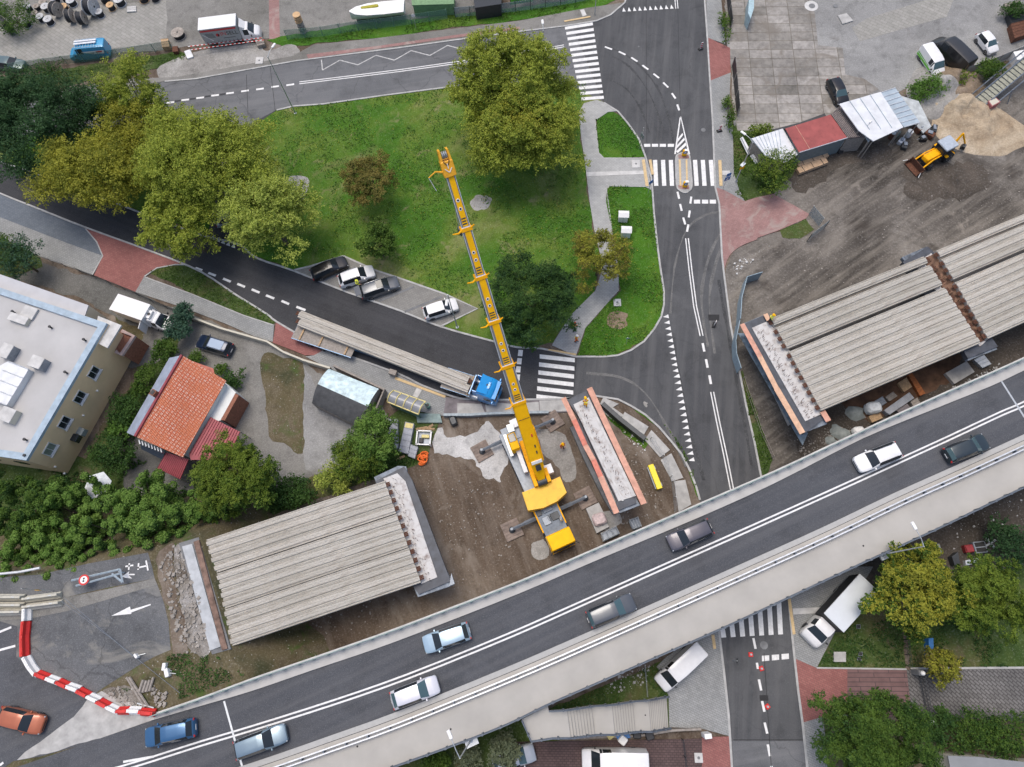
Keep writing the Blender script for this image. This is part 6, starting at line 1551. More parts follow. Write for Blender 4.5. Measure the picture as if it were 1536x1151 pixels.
for i,(q0,q1)in enumerate((((1196,246),(1241,230)),((1197,256),(1240,240)))):
 a,b=P(*q0,0.6),P(*q1,0.6);c=(a+b)/2
 t_=thing('timber_stack',('upper' if i==0 else 'lower')+' stack of new planks in front of the grey cabin','planks',(c.x,c.y,0.03),math.atan2(b.y-a.y,b.x-a.x),'plank stacks by the cabin')
 L_=(b-a).length
 for k in range(4):MB().box((0,-0.33+k*0.22,0.35),(L_,0.20,0.5)).build('plank',simple('new_timber',(0.55,0.38,0.24),0.85,var=0.12,sc=2),t_)
 for k in(-1,0,1):MB().box((k*L_*0.33,0,0.62),(0.05,0.95,0.03)).build('band','plastic_dark',t_)
for i,(x,y)in enumerate(((1263,222),(1268,219),(1275,216),(1261,226))):
 p=P(x,y,0.3);o=MB().lathe([(0.22,-0.12),(0.40,-0.13),(0.45,0),(0.40,0.13),(0.22,0.12)],(0,0,0),18,'Z').build('scrap_tyre_ring','rubber',None,40)
 o.location=(p.x,p.y,0.2);o.rotation_euler=(R(12*i),R(9*i),0);meta(o,'old black tyre lying below the right end of the red cabin','tyre','old tyres by the cabin')
t_,M2,pts=slab_roof('garage','grey flat garage roof cut by the bottom edge of the picture','garage',[(1422,1134,3.0),(1470,1136,3.0),(1560,1146,3.0),(1640,1146,3.0),(1640,1230,3.0),(1440,1230,3.0)],'render_cream',simple('garage_roof',(0.24,0.25,0.26),0.9,var=0.08,sc=0.5))
t_,M2=bthing('boat','white boat with yellow cushion standing on a trailer behind the green fence','boat',565,28)
L_,R_,=[],[]
rows=[]
for(px,w_,zt)in((524,0.12,2.0),(533,0.75,2.0),(550,1.15,1.9),(575,1.25,1.8),(598,1.2,1.75),(606,1.15,1.75)):
 c=P(px,17-(px-524)*0.10,zt);rows.append((c,w_,zt))
mb=MB(M=M2)
for(c,w_,zt)in rows:mb.v+=[M2@Vector(q)for q in((c.x,c.y+w_,zt),(c.x,c.y+w_*0.6,0.9),(c.x,c.y,0.6),(c.x,c.y-w_*0.6,0.9),(c.x,c.y-w_,zt))]
for i in range(5):
 for j in range(4):mb.f.append([i*5+j,i*5+j+1,(i+1)*5+j+1,(i+1)*5+j]);mb.mi.append(0)
mb.f.append([25,26,27,28,29]);mb.mi.append(0);mb.build('hull','plastic_white',t_,50)
mb=MB(M=M2)
for(c,w_,zt)in rows:mb.v+=[M2@Vector((c.x,c.y+w_*0.98,zt+0.02)),M2@Vector((c.x,c.y,zt+0.14)),M2@Vector((c.x,c.y-w_*0.98,zt+0.02))]
for i in range(5):
 for j in range(2):mb.f.append([i*3+j,i*3+j+1,(i+1)*3+j+1,(i+1)*3+j]);mb.mi.append(0)
mb.build('boat_deck','plastic_white',t_,50)
c=rows[2][0];mb=MB(M=M2);mb.bev((c.x+0.4,c.y+0.35,2.06),(2.6,0.6,0.12),0.2,0.16);mb.build('cushion',simple('mustard',(0.38,0.34,0.03),0.7),t_)
mb=MB(M=M2);c0_,c1_=rows[0][0],rows[-1][0];mb.box(((c0_.x+c1_.x)/2,(c0_.y+c1_.y)/2,0.45),(6.5,0.8,0.15),0.16);mb.build('trailer_frame','steel_dark',t_)
wheel(t_,0.5,-0.9,0.3,0.2,-1);wheel(t_,0.5,1.2,0.3,0.2,1)
slab_roof('green_tent','green canvas tent behind the green mesh fence right of the boat','tent',[(616,-14,2.4),(681,-20,2.4),(681,6,2.0),(618,8,2.0)],'tent_green','tent_green')
slab_roof('trade_stall','dark stall frame with glass top behind the dark fence','stall',[(708,-20,2.4),(752,-24,2.4),(752,6,2.2),(712,12,2.2)],'plastic_dark','glass_dark')
t_=thing('banner','bright green banner with dark writing at the top edge, left one','banner',P(783,8,0),0,'green banners on the fence')
t2_=thing('banner','bright green banner with dark writing at the top edge, right one','banner',P(830,3,0),0,'green banners on the fence')
for tt_,q in((t_,[(766,11),(800,6)]),(t2_,[(813,3),(850,-2)])):
 M2=Matrix.Translation(-tt_.location);a,b=P(*q[0],0.1),P(*q[1],0.1)
 mb=MB(M=M2);mb.add([a+Vector((0,0,0.4)),b+Vector((0,0,0.4)),b+Vector((0,.1,1.9)),a+Vector((0,.1,1.9)),a+Vector((0,.06,0.4)),b+Vector((0,.06,0.4)),b+Vector((0,.16,1.9)),a+Vector((0,.16,1.9))],[(0,1,2,3),(7,6,5,4),(3,2,6,7),(0,4,5,1)]);mb.build('cloth','banner_green',tt_)
 for k in range(7):
  c=a.lerp(b,0.2+k*0.1)-tt_.location;MB().box((c.x,c.y-0.04,1.0+0.1*(k%2)),(0.16,0.03,0.3),0.3*k).build('letter','mesh_green',tt_)
 for e in(a,b):MB().tube([e-tt_.location,e-tt_.location+Vector((0,0.1,2.0))],0.04,6).build('post','plastic_dark',tt_)
#  TREES
RNG=np.random.default_rng(11)
def leaf_mesh(name,pts,nrm,size,mat,parent):
 n=len(pts)
 r=RNG.normal(size=(n,3));nn=nrm*0.9+r*0.55;nn/=np.linalg.norm(nn,axis=1)[:,None]+1e-9
 a=np.cross(nn,RNG.normal(size=(n,3)));a/=np.linalg.norm(a,axis=1)[:,None]+1e-9
 b=np.cross(nn,a)
 s=(size*(0.6+0.8*RNG.random(n)))[:,None]
 v=np.empty((n,4,3));v[:,0]=pts-a*s*0.5;v[:,1]=pts-b*s*0.32;v[:,2]=pts+a*s*0.5;v[:,3]=pts+b*s*0.32
 me=bpy.data.meshes.new(name)
 me.vertices.add(4*n);me.vertices.foreach_set('co',v.astype(np.float32).ravel())
 me.loops.add(4*n);me.loops.foreach_set('vertex_index',np.arange(4*n,dtype=np.int32))
 me.polygons.add(n);me.polygons.foreach_set('loop_start',np.arange(0,4*n,4,dtype=np.int32));me.polygons.foreach_set('loop_total',np.full(n,4,dtype=np.int32))
 me.materials.append(mt(mat));me.update(calc_edges=True)
 o=bpy.data.objects.new(name,me);COL.objects.link(o);o.parent=parent
 return o
def tree(label,px,py,rpx,h,mat,cat='tree',name='tree',n=9000,leafs=0.34,asp=1.0,rot=0.0,clumps=None,group=None,base=0.0,dens=1.0,mat2=None,spread=1.0,flat=0.62,crw=0.26,droop=0.0,feather=True):
 """px,py: centre of the crown in the picture; rpx radius in pixels; h total height"""
 zc=base+h*0.62
 if leafs>0.25 and feather:leafs*=0.62;n=int(n*2.1)
 c=P(px,py,zc);c2=P(px+rpx,py,zc);Rr=(c2-c).length
 t_=thing(name,label,cat,(c.x,c.y,base),0,group)
 rz=h*0.42
 K=clumps or int(60+Rr*Rr*(3.2 if feather else 2.0))
 if feather and not clumps:crw*=0.76
 u=RNG.random(K);ph=RNG.random(K)*2*PI;cosel=-0.25+1.2*u;cosel=np.clip(cosel,-0.3,0.98)
 el=np.arccos(np.clip(cosel,-1,1));rad=(0.35+0.72*RNG.random(K)**0.7)
 lob=1+0.15*np.sin(3*ph+RNG.random()*6)+0.12*np.sin(5*ph+RNG.random()*6)+0.07*np.sin(9*ph+RNG.random()*6)
 x=np.sin(el)*np.cos(ph)*rad*Rr*lob;y=np.sin(el)*np.sin(ph)*rad*Rr*asp*lob;z=np.cos(el)*rad*rz
 if rot:x,y=x*math.cos(rot)-y*math.sin(rot),x*math.sin(rot)+y*math.cos(rot)
 cc_=np.stack([x,y,z+h*0.58],1)
 rc=Rr*crw*(0.65+0.7*RNG.random(K));rc=np.maximum(rc,0.35)
 w_=rc**2/np.sum(rc**2);idx=RNG.choice(K,size=int(n*dens),p=w_)
 d=RNG.normal(size=(len(idx),3));d[:,2]=np.abs(d[:,2])*0.9-0.25*np.abs(RNG.normal(size=len(idx)));d/=np.linalg.norm(d,axis=1)[:,None]
 if feather:
  T=16;td=RNG.normal(size=(K,T,3));td[:,:,2]=np.abs(td[:,:,2])*0.8-0.15
  out_=cc_-np.array([0,0,h*0.5]);out_/=np.linalg.norm(out_,axis=1)[:,None]+1e-9
  td=td/np.linalg.norm(td,axis=2)[:,:,None]+out_[:,None,:]*0.55
  td/=np.linalg.norm(td,axis=2)[:,:,None]
  tw_=td[idx,RNG.integers(0,T,len(idx))]
  al_=RNG.random(len(idx))**0.75
  d=tw_+RNG.normal(size=(len(idx),3))*(0.30*(1.15-al_))[:,None]
  rr_=rc[idx]*(0.25+1.4*al_)
 else:
  rr_=rc[idx]*(0.55+0.5*RNG.random(len(idx))**0.6)*(1+0.55*(RNG.random(len(idx))>0.90)*RNG.random(len(idx)))
 pts=cc_[idx]+d*rr_[:,None]*np.array([1.05,1.05,flat*1.2])
 if droop:pts[:,2]-=droop*np.hypot(pts[:,0],pts[:,1])/Rr
 nrm=d*0.6+np.array([0,0,0.55])
 pts[:,2]=np.maximum(pts[:,2],0.25)
 if mat2 is None:leaf_mesh('crown',pts,nrm,leafs,mat,t_)
 else:
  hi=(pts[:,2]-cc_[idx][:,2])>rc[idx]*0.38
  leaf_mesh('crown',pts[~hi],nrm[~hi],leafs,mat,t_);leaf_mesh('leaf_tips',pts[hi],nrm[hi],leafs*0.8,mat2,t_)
 mb=MB();tr_=max(0.08,h*0.022)
 mb.tube([(0,0,-0.1),(0.03*h*0.3,0,h*0.25),(0.0,0.02*h,h*0.55)],[tr_*1.25,tr_,tr_*0.5],8)
 sel=RNG.choice(K,size=min(K,12),replace=False)
 for i in sel:
  e=Vector(cc_[i]);s_=Vector((0,0,h*(0.22+0.2*RNG.random())));m=s_.lerp(e,0.55)+Vector((0,0,-0.05*h))
  mb.tube([s_,m,e],[tr_*0.5,tr_*0.3,0.03],5)
 mb.build('trunk','bark',t_)
 return t_
def shrub(label,px,py,rpx,h,mat,n=1800,**k):
 k.setdefault('clumps',34);k.setdefault('crw',0.30)
 return tree(label,px,py,rpx,h,mat,cat=k.pop('cat','shrub'),name=k.pop('name','shrub'),n=n,leafs=k.pop('leafs',0.22),**k)
tree('big dark blue green tree at the left edge below the grey green car',62,184,72,12.5,'leaf_dark',n=30000,asp=0.95,leafs=0.36)
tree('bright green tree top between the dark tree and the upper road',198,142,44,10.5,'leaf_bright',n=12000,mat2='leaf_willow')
tree('shaded olive tree squeezed between the dark tree and the big willow',205,205,50,8.5,'leaf_olive',n=12000)
tree('russet olive tree overhanging the south road, left of the big willow',140,262,66,11.0,'leaf_olive',n=22000,asp=0.72)
tree('big yellow green willow spreading across the side road',312,246,92,13.0,'leaf_willow',n=46000,asp=0.72,crw=0.2)
tree('yellow green willow with branch tips over the green grass, lower of two',400,322,62,11.0,'leaf_willow_pale',n=21000,asp=0.85,rot=-0.4,crw=0.22)
tree('yellow green tree hanging over the south road dashes',272,338,46,10.0,'leaf_willow',n=13000,asp=0.95,crw=0.22)
tree('tall yellow green willow at the top of the park beside the zebra crossing',762,122,77,15.0,'leaf_willow',n=44000,asp=0.72,crw=0.19,droop=0.8)
tree('olive weeping willow behind the crane boom tip',784,194,77,12.0,'leaf_willow',n=38000,asp=0.72,crw=0.2,mat2='leaf_olive',droop=1.0)
tree('small russet olive tree alone on the lawn left of the crane boom tip',555,270,34,6.5,'leaf_russet',n=9000,asp=1.15,crw=0.22,leafs=0.26)
tree('small fresh green tree directly above the parked cars',568,366,24,5.0,'leaf_green',n=5500,asp=1.2,leafs=0.24)
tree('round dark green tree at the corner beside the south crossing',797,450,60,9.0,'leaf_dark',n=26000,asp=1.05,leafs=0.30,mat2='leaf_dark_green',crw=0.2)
tree('red brown tinged tree over the pale park path',899,386,38,7.0,'leaf_russet',n=12000,asp=1.2,leafs=0.26,mat2='leaf_olive',crw=0.22)
shrub('round fresh green shrub at the corner beside the small blue roofed shed',1160,254,27,3.8,'leaf_green',n=5000,asp=1.15,mat2='leaf_bright')
shrub('yellow green weeds behind the small blue roofed shed',1140,195,14,1.6,'leaf_bright',n=900,asp=0.5)
shrub('long green bush along the yard wall above the sand heap',1392,132,26,2.0,'leaf_fresh',n=2600,asp=0.42,rot=0.45)
shrub('yellow flowered bush beside the pallets behind the vans',1441,117,14,1.6,'leaf_bright',n=900,asp=0.6)
shrub('dark green bush between the pallets and the conveyor',1486,104,20,2.2,'leaf_green',n=2000,asp=0.6,rot=0.4)
shrub('blue green conifer beside the white coping at the left edge',28,388,28,5.5,'leaf_blue',n=5000,mat2='leaf_dark')
shrub('green bush cut by the left edge above the office building',4,372,20,3.0,'leaf_green',n=2000)
shrub('blue green hedge top beside the white refrigerated truck',277,472,12,3.2,'leaf_blue',n=2600,asp=1.1)
shrub('blue green hedge middle beside the dark lane',264,497,15,3.2,'leaf_blue',n=2800,asp=1.1)
shrub('green hedge foot beside the dark lane near the zinc roof',248,524,16,3.0,'leaf_green',n=2600,asp=1.1)
shrub('low green climbers along the zinc roof edge',216,570,13,2.2,'leaf_green',n=1700,asp=1.7,rot=-0.5)
shrub('dark green bush between the office building and the orange roof',188,616,20,2.6,'leaf_dark_green',n=2600)
shrub('yellow green bush at the lower end of the zinc roof',180,645,12,2.2,'leaf_fresh',n=1400,asp=1.5,rot=-0.4)
shrub('dark green bush left of the white parasol',168,678,26,3.0,'leaf_dark_green',n=3600)
shrub('small round green shrub at the front corner of the orange roof',295,538,9,1.5,'leaf_green',n=700)
shrub('round flower bush near the gravel yard, right of the roof corner',352,567,12,1.6,'leaf_dark_green',n=1000)
shrub('tiny shrub between the roof corner and the flower bush',331,555,7,1.0,'leaf_green',n=450)
tree('broad olive green walnut tree beside the red metal canopy',354,712,58,8.5,'leaf_green',n=26000,asp=0.85,mat2='leaf_bright',crw=0.2,leafs=0.3)
tree('green tree with long leaves below the arched shed',560,658,34,6.0,'leaf_sumac',n=9000,asp=1.15,mat2='leaf_sumac_tip',leafs=0.3)
tree('pale green small tree between the gravel yard and the left girders',535,690,32,5.0,'leaf_green',n=8000,asp=0.85,mat2='leaf_bright',leafs=0.26)
shrub('olive scrub above the upper edge of the left girders',500,722,22,3.0,'leaf_willow_pale',n=2800,asp=0.8)
shrub('dark green bush right of the walnut tree',436,742,28,2.6,'leaf_dark_green',n=3200,asp=0.7)
SUM=[(105,770,56,'bright tipped sumac tree below the office building'),(45,762,48,'dark leafy tree at the left edge below the office building'),(216,764,42,'sumac tree below the white parasol'),(165,800,48,'sumac tree above the steel gate'),(60,828,48,'sumac tree at the left edge above the cycle path'),(248,778,42,'sumac tree above the left abutment'),(110,836,38,'sumac tree at the edge of the cycle path'),(310,757,32,'sumac tree between the walnut and the left girders')]
for i,(x,y,r,lb)in enumerate(SUM):
 dk=i in(1,3,5)
 tree(lb,x,y,r,7.0+0.4*(i%3),'leaf_dark_green' if dk else 'leaf_sumac',n=int(r*r*13),leafs=0.21,mat2='leaf_green' if i==1 else 'leaf_sumac_tip',crw=0.09+0.035*(i%3),clumps=int(r*r*0.042),group='sumac trees by the cycle path',flat=0.95,feather=False)
tree('olive yellow tree beside the white box truck with silver roof',1372,885,62,9.0,'leaf_green',n=26000,asp=0.98,mat2='leaf_olive',crw=0.19)
tree('soft pale green tree right of the olive yellow tree',1476,898,58,8.0,'leaf_green',n=26000,mat2='leaf_bright',crw=0.2,leafs=0.28)
tree('small russet tree by the gate above the herringbone paving',1412,998,23,4.0,'leaf_russet',n=4500,mat2='leaf_olive',leafs=0.24)
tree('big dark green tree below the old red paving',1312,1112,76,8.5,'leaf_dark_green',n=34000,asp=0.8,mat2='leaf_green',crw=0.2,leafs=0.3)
shrub('round dark green bush left end of the row below the herringbone paving',1408,1092,22,2.6,'leaf_dark_green',n=3000)
shrub('dark green bush second in the row below the herringbone paving',1458,1100,30,2.8,'leaf_dark_green',n=3800,asp=0.8,mat2='leaf_green')
shrub('dark green bush at the right edge below the herringbone paving',1514,1106,32,2.8,'leaf_dark_green',n=4200,asp=0.75,mat2='leaf_green')
shrub('dark shrub at the right edge beyond the red box',1515,828,30,3.0,'leaf_dark',n=3800,asp=1.2)
tree('grey green small tree over the silver car in the bottom car park',757,1128,19,4.0,'leaf_greyish',n=3600,asp=1.2,leafs=0.22)
shrub('grey green shrub under the lamp bracket',706,1142,18,2.6,'leaf_greyish',n=2400)
shrub('fresh green bush at the bottom edge under the flyover',655,1150,18,2.6,'leaf_green',n=2400)
shrub('green bush by the embankment rubble near the flyover railing',308,1028,9,1.2,'leaf_fresh',n=700,base=3.6)
shrub('green scrub at the top left corner among the cable spools',22,28,26,2.5,'leaf_dark_green',n=3600,mat2='leaf_green')
shrub('yellow green weeds at the top left corner',-4,14,10,1.6,'leaf_fresh',n=600)
shrub('low weeds along the green mesh fence left of the blue van',60,112,28,1.6,'leaf_dark_green',n=1800,asp=0.4,rot=0.15)
shrub('dark undergrowth at the top right corner',1526,16,16,2.0,'leaf_dark_green',n=1600)
shrub('creeper strip along the black fence of the slab yard',1094,170,6,1.2,'leaf_green',n=900,asp=5.0)
shrub('creeper at the top of the black fence',1088,40,5,1.2,'leaf_green',n=700,asp=5.0)
def scatter(name,polys,n,size,mat,z=0.06,up=0.7,thr=-0.05):
 P_=[]
 tris=[]
 for pl in polys:
  pw=poly(pl,z);
  for a,b,c in geometry.tessellate_polygon([[Vector((p.x,p.y,0))for p in pw]]):tris.append((pw[a],pw[b],pw[c],((pw[b]-pw[a]).cross(pw[c]-pw[a])).length/2))
 ar=np.array([t_[3]for t_ in tris]);ii=RNG.choice(len(tris),size=n,p=ar/ar.sum())
 A3=np.array([[t_[0],t_[1],t_[2]]for t_ in tris])[ii]
 u=RNG.random((n,2));m=u.sum(1)>1;u[m]=1-u[m]
 pts=A3[:,0]+(A3[:,1]-A3[:,0])*u[:,:1]+(A3[:,2]-A3[:,0])*u[:,1:]
 from mathutils import noise as mn
 keep=np.array([mn.noise(Vector((p[0]*0.22,p[1]*0.22,3.1)))+0.5*mn.noise(Vector((p[0]*0.9,p[1]*0.9,9.1)))>thr for p in pts])
 pts=pts[keep];pts[:,2]+=0.05+RNG.random(len(pts))*0.14
 nr=np.tile(np.array([0,0,up]),(len(pts),1))
 o=leaf_mesh(name,pts,nr,size,mat,None);o['kind']='stuff';return o
park=[(441,162),(575,146),(690,132),(880,125),(868,210),(880,300),(892,400),(850,470),(828,512),(740,508),(716,460),(601,414),(515,382),(385,383),(357,362),(370,215),(415,168)]
scatter('grass_tufts',[park],26000,0.20,'leaf_fresh')
scatter('grass_tufts',[g2,g1],7000,0.18,'leaf_fresh')
scatter('fallen_leaves',[park,g2],5000,0.15,'leaf_olive',thr=-0.35)
scatter('verge_weeds',[[(-60,640),(130,690),(210,560),(200,690),(470,720),(560,650),(620,610),(655,640),(640,690),(560,715),(420,765),(300,805),(230,825),(100,845),(-60,845)]],30000,0.26,'leaf_dark_green')
scatter('verge_weeds',[[(800,1075),(985,995),(1003,1044),(822,1060)],[(1225,1000),(1270,940),(1358,925),(1640,930),(1640,1000)]],9000,0.18,'leaf_dark_green')
scatter('verge_weeds',[[(223,408),(262,398),(302,411),(400,470),(409,486),(287,440)],[(0,124),(268,79),(290,88),(120,120)],[(400,62),(680,24),(900,0),(860,20),(560,56),(430,68)]],6000,0.18,'leaf_green')
scatter('verge_weeds',[[(1113,560),(1135,620),(1158,690),(1145,705),(1125,640)],[(1100,290),(1100,200),(1150,200),(1190,240),(1160,288),(1118,300)],[(1010,655),(1030,700),(1046,745),(1040,705),(1018,662),(988,628)],[(893,604),(945,640),(975,662),(935,650)]],5000,0.2,'leaf_green')
scatter('verge_weeds',[[(180,1030),(256,980),(345,985),(370,1012),(235,1062)]],2600,0.18,'leaf_dark_green',ZD-0.03)
#  SMALL THINGS
def top_height(base,top,z0=0.0):
 """height at which a vertical pole standing at the base pixel shows its top at the top pixel"""
 b=P(*base,z0);best=(1e9,5)
 for hh in np.arange(z0+0.5,22,0.05):
  v=Vector((b.x,b.y,float(hh)))-Vector((0,0,H));c_=MW.transposed()@v
  e=(CX+FPX*c_.x/-c_.z-top[0])**2+(CY-FPX*c_.y/-c_.z-top[1])**2
  if e<best[0]:best=(e,hh)
 return b,best[1]
def lamp(label,base,top,head,z0=0.0,mat='galvanised',r=0.09,headsz=(0.75,0.3)):
 b,ht_=top_height(base,top,z0)
 t_=thing('street_lamp',label,'street lamp',b)
 L_=ht_-z0
 MB().tube([(0,0,0),(0,0,L_*0.3),(0,0,L_)],[r,r*0.8,r*0.5],10).build('pole',mat,t_,40)
 MB().lathe([(r*2.2,0),(r*2.2,0.06),(r*1.2,0.1)],(0,0,0),12).build('base_plate',mat,t_)
 if head:
  hp=P(*head,ht_+0.3)-b;hp.z=L_+0.3
  MB().tube([(0,0,L_-0.05),Vector((hp.x*0.4,hp.y*0.4,L_+0.25)),hp],[r*0.5,r*0.4,r*0.4],8).build('arm',mat,t_,40)
  a=math.atan2(hp.y,hp.x);MB().bev(hp+Vector((hp.x,hp.y,0)).normalized()*0.2,(headsz[0],headsz[1],0.12),0.08,a).build('lamp_head','plastic_white',t_,40)
  MB().box(hp+Vector((0,0,-0.08)),(0.3,0.2,0.02),a).build('lamp_glass','lamp_clear',t_)
 else:MB().bev((0,0,L_),(0.5,0.25,0.12),0.08,1.2).build('lamp_head','plastic_white',t_,40)
 return t_
lamp('slim street lamp at the park corner leaning its head over the upper road',(443,170),(412,80),(409,70))
lamp('street lamp rising from the willow beside the zebra crossing',(815,140),(813,46),(814,35))
lamp('street lamp cut by the top edge beside the upper pavement',(892,23),(894,-4),None)
lamp('street lamp beside the small white parked hatchback',(686,491),(675,441),(670,452))
lamp('short lamp standing in front of the white metal shed',(1280,220),(1297,192),(1305,184),headsz=(0.4,0.2))
lamp('street lamp arching over the small blue roofed shed',(1104,272),(1126,212),(1117,201))
lamp('white street lamp on the outer edge of the flyover at the bottom',(706,1111),(690,1138),(676,1106),ZD)
lamp('white street lamp on the outer edge of the flyover at the right',(1324,832),(1386,820),(1373,792),ZD)
for(x,y)in((706,1109),(1326,829)):
 o=MB().box(P(x,y,ZD-0.15),(1.2,1.2,0.3),0.4).build('lamp_bracket','galvanised');meta(o,'pale steel bracket at the foot of the %s flyover lamp'%('bottom' if y>1000 else 'right hand'),'bracket','lamp brackets on the flyover')
def sign_post(label,base,h,plates,name='traffic_sign',cat='traffic sign',z0=0.06,rz=0.0,mat='galvanised'):
 b=P(*base,z0);t_=thing(name,label,cat,b,rz)
 MB().tube([(0,0,0),(0,0,h)],0.035,8).build('post',mat,t_,40)
 for(z_,w_,h_,m_,shape)in plates:
  if shape=='disc':MB().lathe([(w_/2,-0.07),(w_/2,-0.045)],(0,0,z_),18,'Y').build('plate',m_,t_)
  elif shape=='tri':MB().add([(-w_/2,-0.06,z_-h_/2),(w_/2,-0.06,z_-h_/2),(0,-0.06,z_+h_/2),(-w_/2,-0.03,z_-h_/2),(w_/2,-0.03,z_-h_/2),(0,-0.03,z_+h_/2)],[(0,1,2),(5,4,3),(0,3,4,1),(1,4,5,2),(2,5,3,0)]).build('plate',m_,t_)
  else:MB().box((0,-0.06,z_),(w_,0.03,h_)).build('plate',m_,t_)
 return t_
s_=sign_post('blue pedestrian crossing signs beside the right end of the island zebra',(1084,284),3.4,[(2.3,0.75,0.75,'sign_blue','box'),(3.1,0.6,0.6,'sign_blue','box')],rz=0.3)
MB().add([(-0.2,-0.09,2.1),(0.2,-0.09,2.1),(0,-0.09,2.5)],[(0,1,2)]).build('symbol','plastic_white',s_)
sign_post('dark traffic sign on a leaning looking post at the small grass triangle',(959,224),4.2,[(2.6,0.7,0.7,'steel_grey','box')],rz=2.0)
sign_post('blue sign at the left end of the island zebra',(972,290),2.6,[(2.4,0.65,0.65,'sign_blue','box')],rz=0.6)
sign_post('thin sign post in the grass corner below the inspection cover',(939,516),1.9,[(1.8,0.5,0.2,'mesh_green','box')])
sign_post('white sign on the verge by the boat',(624,43),2.4,[(2.3,0.55,0.55,'plastic_white','disc')])
sign_post('dark sign post on the bottom pavement beside the white van',(1098,990),2.0,[(1.8,0.5,0.5,'steel_dark','box')],rz=1.4)
s_=sign_post('yellow signal box on the pole below the arching lamp',(1103,274),3.3,[(3.1,0.6,0.5,'yellow_paint','box')],name='traffic_signal',cat='traffic signal',rz=0.3)
MB().box((0.05,0.1,3.55),(0.7,0.4,0.05),0.5).build('solar_panel','chrome_white',s_)
for i,(x,y)in enumerate(((1026,233),(1027,280))):
 b=P(x,y,0.16);t_=thing('island_bollard','yellow keep right bollard at the %s end of the traffic island'%('upper' if i==0 else 'lower'),'bollard',b,0,'bollards on the traffic island')
 MB().bev((0,0,0.5),(0.6,0.35,1.0),0.1).build('body','yellow_clean',t_,40);MB().lathe([(0.25,-0.2),(0.25,-0.17)],(0,0,0.75),16,'Y').build('disc','sign_blue',t_)
 MB().box((0,-0.21,0.75),(0.12,0.02,0.3),0,0,0.7).build('arrow','plastic_white',t_);MB().box((0.1,0,1.05),(0.4,0.3,0.06)).build('top_cap','plastic_white',t_)
def board(label,x,y,z0=0.07,rz=0.0,grp='red and white warning boards',tilt=0.0):
 t_=thing('warning_board',label,'warning board',P(x,y,z0),rz,grp)
 MB().bev((0,0,0.06),(0.75,0.4,0.12),0.05).build('foot','rubber',t_)
 MB().box((0,0,0.65),(0.28,0.05,1.05)).build('board','plastic_white',t_)
 for k in range(3):MB().box((0,-0.03,0.35+k*0.33),(0.28,0.02,0.16),0,0,0.5).build('stripe','plastic_red',t_)
board('red and white board lying on the dark road near the upper brick driveway',1051,74,rz=0.4);board('red and white board on a black foot on the right hand pavement',1079,197,0.12,0.2)
board('pale warning board below the dark patch in the main road',1071,488,rz=1.2)
for i,(x,y)in enumerate(((1126,982),(1142,1003),(1151,1060))):
 t_=thing('road_marker','small red road marker in the bottom road, %s from the zebra'%('first','second','third')[i],'road marker',P(x,y,0.08),0.3*i,'red markers in the bottom road')
 MB().bev((0,0,0.05),(0.46,0.46,0.1),0.06).build('base','plastic_red',t_);MB().lathe([(0.12,0.1),(0.10,0.25)],(0,0,0),12).build('lens','lamp_clear',t_,40)
for i,(x,y)in enumerate(((934,330),(938,353))):
 t_=thing('utility_cabinet','white pitched top utility cabinet on the grass, the %s one'%('upper' if i==0 else 'lower'),'cabinet',P(x,y,0.06),R(-4),'white cabinets on the grass')
 MB().bev((0,0,0.65),(1.15,0.85,1.3),0.04).build('body','plastic_white',t_)
 MB().add([(-.66,-.5,1.3),(.66,-.5,1.3),(.66,.5,1.3),(-.66,.5,1.3),(-.66,0,1.55),(.66,0,1.55)],[(0,1,5,4),(2,3,4,5),(0,4,3),(1,2,5),(0,3,2,1)]).build('lid','plastic_white',t_)
 MB().box((0,-0.435,0.65),(0.02,0.02,1.1)).build('door_gap','steel_grey',t_)
t_=thing('utility_cabinet','tall white cabinet at the edge of the bottom brick pavement','cabinet',P(1057,1101,0.12),0.1);MB().bev((0,0,0.8),(0.7,0.45,1.6),0.04).build('body','plastic_white',t_);MB().box((0,-0.23,0.8),(0.6,0.02,1.4)).build('door','chrome_white',t_)
BR=[('w',[(145,240),(143,310)]),('r',[(140,312),(131,400)]),('r',[(131,400),(132,515)]),('w',[(140,520),(170,575)]),('w',[(170,575),(207,622)]),('r',[(205,614),(272,640)]),('w',[(268,640),(330,662)]),('r',[(325,660),(388,690)]),('w',[(385,686),(450,708)]),('r',[(445,712),(507,745)]),('w',[(500,742),(567,772)]),('r',[(558,773),(622,806)]),('w',[(612,802),(674,831)]),('r',[(672,829),(737,827)]),('w',[(735,826),(805,828)]),('r',[(802,834),(885,842)])]
